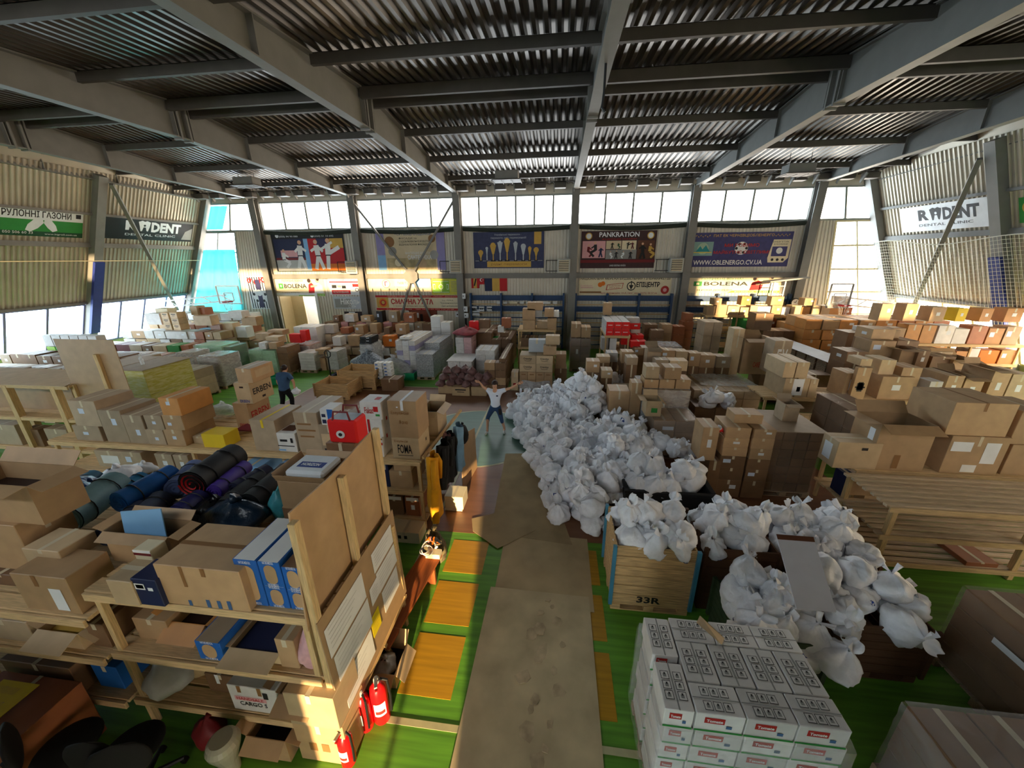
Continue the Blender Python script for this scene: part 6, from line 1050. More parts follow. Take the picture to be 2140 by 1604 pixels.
# white cartons stacked on the floor at the rack end and the hanging clothes
r1 = pb(932, 968, 1078, 1118, 6.3, .4, 'cream', '', z0=.01, gen=False, label='lower cream box on the floor beside the hanging clothes'); pb(930, 968, 1038, 1078, 6.3, .4, 'cream', '', z0=r1[5], gen=False, label='upper cream box with a clear lid beside the hanging clothes', notes='none')
def garment(label, x, y0, y1, z0, z1, m, fold=6, th=.17, taper=.6, cat='clothes', sleeves=True):
    g = MB()
    def f(s, t):
        w = taper + (1 - taper) * min(1, (1 - t) * 1.6); yc = (y0 + y1) / 2; a = s * 6.2832; d = .5 * th * (1 + .5 * math.sin(a * fold / 2 + t * 3))
        return (x + d * math.sin(a) + .03 * noise.noise(Vector((s * 5, t * 4, z0 * 9))), yc + (y1 - y0) / 2 * w * math.cos(a) * (1 + .1 * math.sin(t * 9)), z0 + (z1 - z0) * t + .03 * math.cos(a * 2))
    g.grid(f, 28, 12, m, True); g.smooth = True; o = tag(g.build('hanging_garment'), label, cat, 'clothes hung on the rack end')
    if sleeves:
        for yy in (y0 + .03, y1 - .03): q = MB(); q.tube([(x + .05, (yy + (y0 + y1) / 2) / 2, z1 - .06), (x + .08, yy, z1 - .25), (x + .06, yy, z1 - .6)], [.05, .05, .035], m, 8); q.smooth = True; q.build('sleeve', o)
    return o
garment('long mustard coat hanging at the corner of the second rack', -2.2, 5.55, 6.0, .25, 1.62, mat('mustard_cloth', C('d9960f'), .85, var=.12, bump=.3)); BK = mat('black_cloth', C('141416'), .9, var=.2, bump=.3)
garment('black jacket hanging next to the mustard coat', -2.14, 5.98, 6.5, .7, 1.62, BK); garment('second black jacket with a red lining on the rack end', -2.12, 6.4, 6.85, .6, 1.62, BK); garment('pale blue jeans hanging on the rack end', -2.02, 6.75, 7.15, .65, 1.68, mat('jeans_cloth', C('6f93b0'), .85, var=.15, bump=.2), sleeves=False); garment('pinkish beige garment between the black jackets and the jeans', -2.2, 6.66, 6.8, .95, 1.58, 'pink', sleeves=False)
sack('backpack', -2.05, 7.3, 1.1, .16, .2, .42, BK, 'round black backpack hanging beyond the jeans', 3); g = MB(); g.slab((-2.0, 7.0, .0), (-1.9, 8.05, .0), (-1.92, 8.05, 1.1), (-2.1, 7.4, 1.2), .015, 'kraft'); tag(g.build('cardboard_sheet'), 'brown board leaning on the end of the second rack', 'cardboard')
g = MB(); g.beam((-2.36, 5.75, 1.56), (-2.2, 7.9, 1.62), .05, .05, WOODY); tag(g.build('hanging_rail'), 'wooden rail along the rack end carrying the clothes', 'rail')
# bench with clothes heap, strip box and cable
e = empty('bench', (-2.08, 4.2, 0)); g = MB(); g.slab((-2.38, 3.15, .37), (-1.98, 3.15, .37), (-1.78, 4.75, .37), (-2.12, 4.75, .37), .04, BENCH); part(g, 'seat', e)
for y, a in ((3.35, -2.17), (4.5, -1.97)): g = MB(); g.beam((a, y, 0), (a, y, .33), .28, .05, BENCH); part(g, 'leg', e)
g = MB(); g.beam((-2.17, 3.35, .15), (-1.97, 4.5, .15), .06, .04, BENCH); part(g, 'stretcher', e); tag(e, 'long varnished wooden bench beside the ochre floor squares', 'bench')
carton(-2.02, -1.78, 4.62, 4.76, .372, .46, 'cream', 'small cream box at the end of the bench', tape='')
g = MB(); pts = []
for k in range(40): t = k / 39; a = t * 14; pts.append((-1.98 + .1 * math.cos(a) * (1 - .3 * t) - .05 * t, 4.72 + .13 * math.sin(a) - .1 * t, .5 + .05 * math.sin(a * .7) + .02 * t))
g.tube(pts, .009, 'white', 6); o = tag(g.build('power_cable'), 'white coiled cable with a plug lying on the small cream box', 'cable'); g = MB(); g.tube([(pts[0][0], pts[0][1], pts[0][2]), (pts[0][0] + .03, pts[0][1] + .03, .52)], .018, 'white', 8); g.build('plug', o)
sack('clothes_heap', -2.0, 5.0, .0, .22, .22, .62, mat('camo_cloth', C('4a4432'), .9, var=.5, scale=14, col2=C('8a7a58')), 'heap of dark and camouflage clothes at the bench end', 7, cat='clothes'); g = MB()
for k in range(5): g.tube([(-2.08 + .03 * k, 4.88, .5 - .03 * k), (-2.0 + .03 * k, 4.8, .62), (-1.9 + .02 * k, 4.84, .5)], [.02, .035, .02], ('orange', 'pink', 'black', 'orange', 'charcoal')[k], 6)
tag(g.build('trainers'), 'orange and black straps lying on the clothes heap', 'clothes')
carton(-2.2, -1.82, 2.92, 3.32, .01, .24, 'carton_tan', 'white open fruit box with dark bags at the bench foot', opn=True, fill='black', notes=[('f', .2, .55, .25, .14, 'dark_brown'), ('f', .7, .4, .08, .12, 'dark_brown')]); sack('plastic_bag', -2.02, 3.05, .13, .15, .14, .18, PB('bag_clear', 'b9b4ac'), 'crumpled clear bag in the white fruit box', 5)
def extinguisher(x, y, label, s=1.0):
    e = empty('fire_extinguisher', (x, y, 0)); RD = mat('gloss_red', C('c8141a'), .25, var=.05); g = MB(); g.lathe([(.07, 0), (.078, .02), (.078, .38), (.07, .43), (.04, .47), (.025, .49)], RD, 20); g.smooth = True; g.build('cylinder', e)
    g = MB(); g.lathe([(.026, .49), (.026, .53), (.018, .55)], 'steel', 12); v = g.build('valve', e); g = MB(); g.beam((0, .01, .55), (.0, -.13, .6), .025, .012, 'steel'); g.build('lever', v); g = MB(); g.beam((0, .01, .53), (0, -.12, .54), .025, .012, RD); g.build('handle', e)
    g = MB(); g.tube([(.03, 0, .52), (.09, -.02, .5), (.1, -.03, .3), (.09, -.03, .1)], .012, 'black', 8); g.build('hose', e); g = MB(); g.grid(lambda u, t: (.0795 * math.cos(-2.3 + u * 1.4), .0795 * math.sin(-2.3 + u * 1.4), .14 + .16 * t), 8, 2, 'paper'); g.build('instruction_label', e); g = MB(); g.grid(lambda u, t: (.0801 * math.cos(-2.15 + u * 1.1), .0801 * math.sin(-2.15 + u * 1.1), .17 + .04 * t), 8, 2, 'ink_red'); g.build('printed_mark', e); e.scale = (s,) * 3; return tag(e, label, 'fire extinguisher', 'fire extinguishers')
extinguisher(-2.03, 2.2, 'red fire extinguisher nearest the partition post with a white label', .95); extinguisher(-1.86, 2.62, 'tallest red fire extinguisher standing out from the partition', 1.2).rotation_euler.z = .5; extinguisher(-2.0, 2.52, 'red fire extinguisher half hidden between two others', 1.05).rotation_euler.z = -.4
# cardboard path
sheet('worn brown cardboard runner at the near end of the path', [(-.98, .9), (.62, .9), (.62, 4.5), (-.93, 4.52)], .010, mat('worn_cardboard', C('c6b48e'), .9, var=.2, scale=2.2, bump=.4)); sheet('brown cardboard runner in the middle of the path', [(-.86, 4.3), (.68, 4.25), (.68, 5.78), (-.86, 5.82)], .0, mat('path_cardboard', C('bba67f'), .9, var=.15, scale=2)); sheet('long far cardboard runner reaching the court circle', [(-1.15, 5.75), (.4, 5.6), (.0, 7.3), (-.55, 8.9), (-1.28, 8.8)], .004, mat('far_cardboard', C('ab9670'), .9, var=.15, scale=2)); sheet('crooked cardboard sheet slipping off the path beside the cream boxes', [(-1.5, 5.75), (-.95, 5.35), (-.3, 5.9), (-1.0, 6.4), (-1.6, 6.1)], .0125, M('far_cardboard'), .006)
g = MB(); TC = mat('torn_cardboard', C('bda987'), .95, var=.3, scale=6, bump=.6)
for k in range(26):
    x = -.05 + .16 * math.sin(k * 2.4) + .1 * rnd.uniform(-1, 1); y = 1.5 + k * .115; n = 6 + k % 3; r0 = rnd.uniform(.04, .13)
    g.poly([(x + r0 * rnd.uniform(.5, 1.1) * math.cos(6.283 * q / n), y + r0 * rnd.uniform(.5, 1.2) * math.sin(6.283 * q / n)) for q in range(n)], .0182, .021 + .006 * (k % 2), TC)
tag(g.build('torn_scraps'), 'ragged torn layer down the middle of the near cardboard runner', 'scraps', kind='stuff')
# ================================================================ the far crowd on the tent side, pallets along the court
rack('timber frame with a cardboard top behind the second rack', -15.6, -12.0, 7.3, 8.4, [2.1, 1.2, .3], [-15.4, -13.9, -12.45], 4, pw_=.07)
g = MB(); g.slab((-16.0, 7.2, 2.11), (-12.0, 7.25, 2.11), (-12.7, 8.5, 2.13), (-16.0, 8.5, 2.13), .012, 'kraft_pale'); tag(g.build('cardboard_sheet'), 'wide cardboard lid on the timber frame', 'cardboard')
e = empty('cardboard_screen', (-11.2, 7.45, 0)); g = MB(); g.box(-12.1, -10.45, 7.45, 7.465, 1.0, 3.25, 'kraft'); part(g, 'panel', e)
for x, z1 in ((-11.0, 2.9), (-12.0, 2.1)): g = MB(); g.box(x - .05, x + .05, 7.38, 7.45, 0, z1, WOODZ, .004); part(g, 'post', e)
tag(e, 'brown cardboard screen on posts beside the yellow wrapped loads', 'screen'); g = MB(); g.slab((-15.5, 7.7, 1.25), (-12.6, 7.7, 1.25), (-12.6, 7.7, 2.05), (-15.5, 7.7, 2.05), .012, 'kraft'); tag(g.build('cardboard_sheet'), 'brown sheet closing the timber frame at its back', 'cardboard')
for k, (x, w, h, cc) in enumerate(((-15.2, .9, .6, 'kraft_grey'), (-14.1, .5, .5, 'kraft_dark'), (-13.4, .7, .55, 'kraft_grey'))): gb(x, x + w, 7.35, 7.66, .305, .3 + h, cc, '%s box low inside the timber frame, %s from its far post' % (LOOK.get(cc, cc), ORD[k]), notes='none')
YW = mat('yellow_print_film', C('d2c83a'), .3, var=.25, scale=5, stretch=(1, 1, 6), bump=.3, col2=C('d8d4a0'))
for k, (x0, x1) in enumerate(((-15.1, -14.1), (-13.95, -12.9))): wrapped('yellow film-wrapped load, ' + ('one next to the cardboard screen', 'one carrying a clear bottle')[k], x0, x1, 9.7, 11.3, 1.75, 1, 2, YW, None, sheet='kraft_grey', seam=.01)
g = MB(); g.lathe([(.05, 0), (.055, .02), (.055, .2), (.02, .28), (.02, .32)], film('bottle_plastic', (.85, .92, .95), .4, .1, 0), 14); o = g.build('plastic_bottle', None, (-13.6, 10.3, 1.776)); tag(o, 'clear bottle standing on a yellow wrapped load', 'bottle'); q = MB(); q.lathe([(.022, .32), (.022, .35)], 'white', 10); q.build('cap', o)
g = MB(); g.beam((-14.02, 9.66, .2), (-14.02, 9.62, 1.8), .1, .06, 'yellow'); tag(g.build('corner_guard'), 'bright yellow upright strip between the two yellow loads', 'strip')
sack('plastic_bag', -12.6, 9.2, 0, .7, .5, .75, PB('bag_black2', '15181d'), 'black plastic sheeting heap below the yellow loads', 3); sack('plastic_bag', -11.7, 9.6, 0, .4, .3, .7, PB('bag_grey', '59646e'), 'grey plastic bag beside the black sheeting heap', 5)
# pallet loads standing along the green side of the court
GM = mat('mint_film', C('8fc79a'), .35, var=.15, scale=3, bump=.25); GD = mat('green_film', C('2f6a38'), .35, var=.25, scale=4, bump=.25)
def PW(xl, xr, yt, Y, d, lab, nx, nz, col, **k): return pw(xl, xr, yt, Y, d, lab, nx, nz, col, **k)
PW(405, 462, 722, 14.6, 1.0, 'pale green wrapped load with a white note near the grey one', 2, 3, GM, fm=FILM, notes=(('f', .62, .6, .14, .14, 'paper'),)); PW(465, 482, 725, 14.7, .9, 'dark green wrapped load beside the pale green one', 1, 3, GD, fm=FILM); PW(518, 573, 732, 14.9, 1.1, 'pale green load of tall cartons carrying loose boxes', 2, 1, GM, fm=FILM); PW(575, 598, 725, 15.0, .9, 'brown stack beside the pale green load of tall cartons', 1, 4, 'kraft_dark', fm=None)
PW(368, 400, 738, 13.4, .8, 'grey film-wrapped load next to the torn one', 2, 3, 'kraft_grey', fm=FILMG); PW(412, 455, 746, 12.9, 1.0, 'brown load in torn shiny film beside the pale green one', 2, 3, 'kraft_dark', fm=FILMG); PW(345, 400, 775, 11.6, .9, 'low grey boarded load facing the green floor', 2, 3, 'kraft_grey', fm=FILMD)
PW(600, 645, 722, 16.2, 1.0, 'maroon load with hanging film below the red shop bags', 2, 3, 'kraft_red', fm=FILMG); PW(612, 660, 683, 17.6, 1.0, 'large white box load behind the red shop bags', 3, 2, 'white', fm=None)
for k, (xl, xr, yt, yb) in enumerate(((605, 628, 698, 716), (628, 640, 690, 712))): r_ = pb(xl, xr, yt, yb, 16.3, .3, 'bright_red', 'set on the maroon load before the white one, %s' % ('wider', 'narrower')[k], gen=False, name='shop_bag', tape='')
for k, (xl, xr, yt, yb, cc) in enumerate(((541, 555, 716, 729, 'carton_white'), (556, 582, 704, 718, 'kraft_pale'), (534, 562, 697, 708, 'kraft'), (560, 590, 690, 700, 'kraft'), (562, 578, 716, 729, 'kraft'))): r_ = pb(xl, xr, yt, yb, (14.95, 15.4, 16.2, 16.6, 15.0)[k], .5, cc, 'on or behind the pale green load of tall cartons, %s' % ORD[k], notes='lab' if k == 0 else 'none')
for k, (xl, xr, yt, yb, cc) in enumerate(((660, 680, 730, 745, 'kraft'), (682, 702, 735, 762, 'kraft_grey'), (663, 680, 748, 765, 'kraft'), (652, 668, 750, 768, 'kraft_red'))): pb(xl, xr, yt, yb, 15.8 + .1 * (k % 2), .5, cc, 'at the floor edge beside the maroon load, %s' % ORD[k], opn=k == 0, z0=.01 if k != 0 else .8)
wrapped('stack of white slatted trays beside the maroon load', -11.9, -11.1, 15.4, 16.2, .95, 1, 6, 'carton_white', None, seam=.02)
PW(683, 703, 734, 15.6, .8, 'grey carton pile with white top next to the slatted trays', 1, 2, 'carton_grey', fm=FILM)
# dark mound of packaged textiles, black cartons, white stacks
BL = mat('bluish_packs', C('4a5560'), .4, var=.6, scale=16, col2=C('aab6c2'), bump=.4)
sack('textile_heap', *at(775, 780, 0), .85, .6, 1.0, BL, 'heap of shiny packaged textiles by the pallet jack', 4, cat='heap'); PW(752, 778, 720, 15.8, .9, 'grey load with a film cover carrying three black cartons', 1, 2, 'carton_grey', fm=FILMG)
for k in range(3): pb(752, 776, 704 + k * 6, 709.5 + k * 6, 15.9, .7, 'charcoal', 'with white labels on the grey film covered load, %s from top' % ORD[k], notes='lab', small=True, tape='')
g = MB(); sack('film_heap', *at(825, 790, 0), .75, .55, .95, FILMG, 'mound of grey film behind the white packets', 6, cat='plastic film')
for k in range(9): r_ = k // 2; pb(782 + (k % 2) * 18 + r_, 797 + (k % 2) * 18 + r_, 758 + r_ * 7, 764.4 + r_ * 7, 13.9 - r_ * .06, .3, 'white', 'in the low double stack by the film mound, packet %s from top' % ORD[k], small=True, tape='', notes='blue', z0=None)
PW(826, 866, 712, 15.2, 2.4, 'tall load of white printed cartons wrapped in film', 3, 7, 'carton_white', fm=FILM, cols=['carton_white', 'white', 'lavender', 'carton_white', 'paper']); pb(835, 855, 704, 712, 15.3, .5, 'white', 'lying on the tall white printed load', z0=V(846, 712, 15.2)[1] + .04, small=True, gen=False, name='flat_carton')
TIN = mat('tin_cans', C('8d959e'), .3, metal=.4, var=.5, scale=22, stretch=(1, 1, 1), col2=C('c9ced4')); PW(868, 904, 740, 14.9, 3.2, 'pallet of shining tin cans in film on the green floor', 1, 6, TIN, fm=FILM, seam=.004); PW(886, 918, 716, 15.9, 2.0, 'higher load of wrapped cans behind the shining tins', 1, 6, TIN, fm=FILM)
g = MB(); e = empty('plastic_crate', (*U(853, 790, 0), 0)); q = MB(); GC = mat('crate_green', C('1f9a6a'), .4, var=.06)
for b_ in ((-.4, .4, -.3, -.27), (-.4, .4, .27, .3), (-.4, -.37, -.27, .27), (.37, .4, -.27, .27)): q.box(*b_, 0, .32, GC, .004)
q.box(-.38, .38, -.28, .28, 0, .02, GC); q.build('tub', e); q = MB(); q.box(-.42, .42, -.33, -.27, .29, .33, GC, .005); q.box(-.42, .42, .27, .33, .29, .33, GC, .005); q.build('rim', e); tag(e, 'bright green plastic crate on the floor before the white printed load', 'crate')
e2 = dup(e, (*U(577, 800, 0), 0), .2, 'teal plastic crate on the floor beside the walking man'); 
# two open pine bins, the pallet jack
crate('low open pine bin nearer the second rack', -9.0, -7.7, 12.2, 13.2, .62, CRATEW, 3); crate('pine bin with dark writing beside the pallet jack', -8.7, -7.2, 13.35, 14.4, .8, CRATEW, 4)
e = empty('pallet_jack', (-9.75, 14.4, 0)); g = MB(); g.tube([(0, 0, .2), (0, .02, 1.0)], .03, 'black', 8); part_ = g.build('shaft', e); g = MB(); g.tube([(0, .02, 1.0), (-.12, .02, 1.1), (-.14, .02, 1.25), (-.05, .02, 1.34), (.05, .02, 1.34), (.14, .02, 1.25), (.12, .02, 1.1), (0, .02, 1.0)], .022, 'black', 8); g.tube([(0, .02, 1.0), (0, .02, 1.34)], .015, 'black', 6); g.build('handle_loop', e)
for x in (-.2, .2): g = MB(); g.box(x - .08, x + .08, .1, 1.2, .05, .12, 'navy'); g.build('fork', e); g = MB(); g.tube([(x - .03, 0, .08), (x + .03, 0, .08)], .08, 'charcoal', 14); g.build('wheel', e)
tag(e, 'black pallet jack with an upright loop handle by the pine bins', 'pallet jack'); carton(-6.9, -6.2, 13.3, 13.9, .01, .5, 'kraft_dark', 'dark brown box on the floor beside the pine bins')
# boxes of dark pink bags, and the piles behind
PKB = mat('pink_brown_bag', C('7a5a58'), .45, var=.25, scale=9, bump=.6)
for k, (x0, x1, y) in enumerate(((-4.55, -4.0, 13.25), (-3.95, -3.25, 13.05), (-3.2, -2.6, 13.1))): carton(x0, x1, y, y + .5, .01, .36, 'carton_tan', 'tan box of dark pink bags in front of the white loads, %s' % ('far one', 'middle one', 'one nearest the woman')[k], notes='ink' if k == 1 else 'none', tape='')
for k in range(16):
    x = -4.4 + (k % 6) * .33 + .1 * (k // 6); y = 13.2 + .12 * (k % 3) + .12 * (k // 6); zq = .34 + (k // 6) * .22; sack('packed_bag', x, y, zq, .19, .17, .27, PKB, 'dark pink bag heaped on the tan boxes, %s tier, %s along' % (('lower', 'middle', 'upper')[k // 6], ORD[k % 6]), k, lump=.24, neck=.14)
PW(936, 985, 755, 14.1, 1.2, 'white low load with a grey lid behind the dark pink bags', 2, 2, 'carton_white', fm=FILM, sheet='carton_grey'); wrapped('white film-wrapped stack with a bulging side behind the low white load', -3.3, -2.5, 14.6, 15.6, 1.45, 2, 6, 'carton_white', FILM, cols=['carton_white', 'white', 'lavender']); wrapped('white carton stack at the far side of the bulging one', -4.4, -3.7, 15.6, 16.6, 1.75, 2, 6, 'carton_white', FILM, cols=['carton_white', 'pink', 'white'])
for k in range(10):
    x = -2.75 + (k % 2) * .42; gb(x, x + .4, 13.6 + .5 * (k // 8), 14.05 + .5 * (k // 8), .01 + (k // 2 % 4) * .3, .3 + (k // 2 % 4) * .3, 'kraft_dark' if k % 3 else 'kraft', 'brown box in the twin column behind the woman, %s from floor, %s' % (ORD[k // 2 % 4], ('far side', 'near side')[k % 2] + (' rear' if k >= 8 else '')), notes='none')
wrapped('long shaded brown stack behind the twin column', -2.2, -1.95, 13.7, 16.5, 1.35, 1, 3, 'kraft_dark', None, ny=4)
sack('mesh_bag', -4.0, 16.0, 1.8, .5, .4, .35, mat('red_mesh', C('9a4a50'), .7, var=.3, bump=.5), 'reddish mesh bag on the white carton stack', 2)
for k, (xl, xr, yt, yb, cc) in enumerate(((980, 1000, 672, 690, 'bright_red'), (1000, 1022, 668, 686, 'kraft_dark'), (1004, 1022, 697, 705, 'cream'), (1040, 1053, 682, 694, 'white'), (1048, 1066, 665, 685, 'kraft_red'), (1005, 1040, 705, 718, 'green'), (985, 1003, 707, 720, 'white'), (1020, 1038, 690, 700, 'kraft_dark'), (1045, 1062, 695, 712, 'kraft_dark'))): pb(xl, xr, yt, yb, 16.6 + .1 * k, .4, cc, 'on the crowded tables before the papers, %s' % ORD[k], notes='lab' if cc == 'white' else 'none')
for k, (x0, x1, y, h) in enumerate(((-4.3, -3.0, 16.7, 1.75), (-3.0, -2.1, 16.7, 1.45))): wrapped('dark crowded table of goods before the papers, ' + ('far', 'near')[k] + ' one', x0, x1, y, y + 2.4, h, 2, 2, 'kraft_dark', None)
# printed brown cartons on a wrapped pallet
e = empty('wrapped_pallet', (-.77, 14.3, 0)); pallet_into(e, -1.45, -.1, 13.85, 14.75)
g = MB(); g.grid(lambda s, t: (-.77 + .74 * math.cos(6.283 * s) * (1.08 - .12 * t) * 1.08, 14.3 + .52 * math.sin(6.283 * s) * (1.08 - .1 * t) * 1.1, .1 + .35 * t + .02 * math.sin(s * 40)), 40, 5, FILMG, True); g.smooth = True; part(g, 'stretch_film', e)
for k in range(4):
    n = 4 if k < 2 else 2; w = 1.3 / 4 if k < 2 else 1.3 / 2
    for i in range(n):
        g = MB(); z0 = .13 + k * .33; x0 = -1.42 + i * w; g.box(x0 + .005, x0 + w - .005, 13.9, 14.7, z0, z0 + .325, 'kraft_pale' if k > 1 else 'kraft', .006); part(g, 'carton', e); g = MB()
        if k > 1: text_into(g, 'Crunchys', (x0 + w * .25, 13.897, z0 + .15), (1, 0, 0), (0, 0, 1), w * .5, .09, 'ink', 0, .03); g.tube([(x0 + w * .3 + q * w * .05, 13.897, z0 + .13 - .025 * math.sin(q * .4)) for q in range(9)], .006, 'ink', 4)
        else: g.quad((x0 + .08, 13.897, z0 + .2), (x0 + w - .08, 13.897, z0 + .2), (x0 + w - .08, 13.897, z0 + .24), (x0 + .08, 13.897, z0 + .24), 'tape_brown')
        part(g, 'printed_mark', e)
tag(e, 'pallet of brown cartons with dark curved brand print beyond the woman', 'pallet load', 'wrapped pallet loads')
for k, (x0, x1, z0, z1, y, cc) in enumerate(((-1.1, -.45, 1.46, 1.95, 14.4, 'silver'), (-.5, .0, 1.46, 1.8, 14.0, 'kraft'), (-.42, .12, 1.81, 2.15, 14.25, 'kraft_pale'))): gb(x0, x1, y, y + .4, z0, z1, cc, '%s box on top of the brand printed cartons, %s' % (LOOK.get(cc, cc), ORD[k]), small=True)
carton(-1.75, -1.47, 13.9, 14.4, .01, .75, 'kraft_pale', 'pale box standing at the side of the brand printed pallet', notes=[('f', .3, .2, .4, .2, 'ink_red')]); gb(-.05, .45, 14.6, 15.3, .01, .75, 'kraft_dark', 'dark brown box behind the brand printed pallet, lower'); gb(-.02, .4, 14.6, 15.2, .755, 1.35, 'kraft', 'brown box behind the brand printed pallet, upper')
for k, (xl, xr, yt, yb, z0, cc) in enumerate(((1093, 1118, 669, 690, 2.0, 'kraft'), (1092, 1118, 645, 669, None, 'kraft'), (1122, 1146, 672, 690, 2.0, 'kraft_pale'), (1144, 1163, 665, 690, 2.0, 'kraft'), (1102, 1134, 632, 648, None, 'kraft'), (1117, 1133, 648, 662, None, 'carton_grey'), (1138, 1157, 645, 662, None, 'kraft'), (1158, 1168, 650, 662, None, 'white'))): r_ = pb(xl, xr, yt, yb, 16.45 + .12 * (k % 3), .5, cc, 'piled on the narrow rack before the papers, %s' % ORD[k], z0=z0 if z0 else None, notes='none')
for k in range(4): gb(-1.6 + k * .38, -1.25 + k * .38, 16.45, 17.2, 1.205 if k > 1 else 1.205, 1.6, ('kraft_dark', 'kraft', 'carton_white', 'carton_white')[k], '%s box inside the narrow rack before the papers, %s' % (('dark brown', 'brown', 'white', 'white')[k], ORD[k]), small=True)
# ---------------- boxes before the doorway and the brown door, and the mass below the gable strip windows
COOL = ['kraft', 'kraft', 'kraft_dark', 'kraft_pale', 'carton_white', 'kraft_grey', 'kraft_red']
for r_, (x0, xe, Y, n) in enumerate(((-13.6, -6.0, 18.2, 3), (-13.0, -6.2, 19.4, 4), (-11.8, -7.0, 17.2, 2))):
    for j in range(n): row(x0, xe, Y, .01 + j * .43, (.36, .425), COOL + ['pink', 'cream'], 'in heap %s before the brown door, tier %s' % (ORD[r_], ORD[j]), d=.7, wr=(.4, .7), seed=60 + r_ * 9 + j, nts=('none', 'mid', 'none', 'lab'))
    row(x0 + .5, xe - 1, Y + .1, .01 + n * .43, (.25, .6), COOL + ['charcoal', 'white', 'orange'], 'loose on heap %s before the brown door' % ORD[r_], d=.5, gap=.35, seed=90 + r_)
for k, (x, h) in enumerate(((-6.3, 2.3), (-5.8, 2.0))):
    for j in range(4): gb(x, x + .48, 18.0, 18.6, .01 + j * h / 4, (j + 1) * h / 4 - .003, 'white', 'white appliance carton in the tall pair before the brown door, %s column, %s up' % (ORD[k], ORD[j]), notes='none', small=True)
# gable side: boxes on tables below the strip windows
for r_, (Y, x0, xe, n, cols, hh) in enumerate(((19.6, -22.5, -17.4, 5, COOL + ['white'], .42), (18.2, -22.8, -16.2, 4, COOL, .42), (16.6, -22.6, -16.6, 4, COOL + ['carton_white', 'carton_white'], .4), (15.0, -22.6, -17.0, 3, COOL + ['maroon', 'green'], .42), (13.4, -22.8, -15.6, 3, COOL, .4), (12.0, -22.5, -15.4, 3, ['kraft_dark', 'kraft_grey', 'kraft_dark'], .5), (10.6, -22.5, -15.7, 3, ['kraft_pale', 'kraft', 'kraft_dark', 'carton_white'], .45), (9.2, -21.5, -16.2, 4, ['kraft_dark', 'kraft_pale', 'kraft', 'kraft_grey'], .42))):
    for j in range(n): row(x0, xe, Y, .01 + j * (hh + .005), (hh - .05, hh), cols, 'in crowd row %s below the strip windows, tier %s' % (ORD[r_], ORD[j]), d=.75, wr=(.4, .75), seed=120 + r_ * 9 + j, nts=('none', 'none', 'mid', 'lab'))
x0 = V(80, 690, 13.0)[0]
for k in range(6): a, b_ = V(82 + k * 19, 690, 13.0)[0], V(100 + k * 19, 690, 13.0)[0]; carton(a, b_ - .01, 13.0, 13.35, 1.62, 2.1, 'carton_grey', 'white wrapped carton in the even row below the blue pad, %s along' % ORD[k], small=True, tape='', name='wrapped_carton', group='white wrapped cartons'); carton(a, b_ - .01, 13.0, 13.35, 1.24, 1.6, 'lime' if k % 2 == 0 else 'green', 'green carton in the even row under the white wrapped ones, %s along' % ORD[k], small=True, tape='', name='green_carton', group='green cartons')
g = MB(); a, b_ = V(78, 690, 13.0)[0], V(200, 690, 13.0)[0]; e = empty('plank_table', ((a + b_) / 2, 13.2, 0)); g.box(a, b_, 12.95, 13.38, 1.18, 1.235, WOOD); part(g, 'top', e)
for x in (a + .1, b_ - .1): g = MB(); g.box(x - .04, x + .04, 13.1, 13.25, 0, 1.18, WOODZ); part(g, 'leg', e)
tag(e, 'plank table carrying the green and white carton rows', 'table')
for k in range(2):
    for j in range(6): a = V(346 + k * 18, 690, 17.0)[0]; carton(a, a + .42, 17.0, 17.5, .72 + j * .3, 1.015 + j * .3, 'carton_tan', 'tan printed carton in the twin tower before the strip windows, %s column, %s up' % (ORD[k], ORD[j]), small=True, tape='', notes='ink', group='tan printed cartons', name='printed_carton')
a = V(346, 690, 17.0)[0]; wrapped('dark base load under the twin tan tower', a - .1, a + 1.0, 16.95, 17.6, .71, 2, 2, 'kraft_dark', None)
for k, (xl, xr, yt, yb, cc) in enumerate(((305, 335, 655, 678, 'carton_white'), (336, 352, 655, 678, 'orange'), (325, 350, 645, 656, 'cream'), (398, 412, 640, 658, 'kraft_pale'), (412, 428, 643, 658, 'kraft_red'), (405, 440, 660, 680, 'kraft_pale'), (442, 462, 678, 705, 'carton_pink'), (462, 488, 675, 705, 'kraft_pale'), (490, 515, 683, 705, 'paper'), (418, 445, 687, 700, 'sky_blue'), (478, 505, 650, 665, 'carton_white'), (505, 535, 662, 680, 'kraft'))): pb(xl, xr, yt, yb, 17.2 + .15 * (k % 5), .5, cc, 'near the teal curtain corner, loose %s' % ORD[k], small=True)
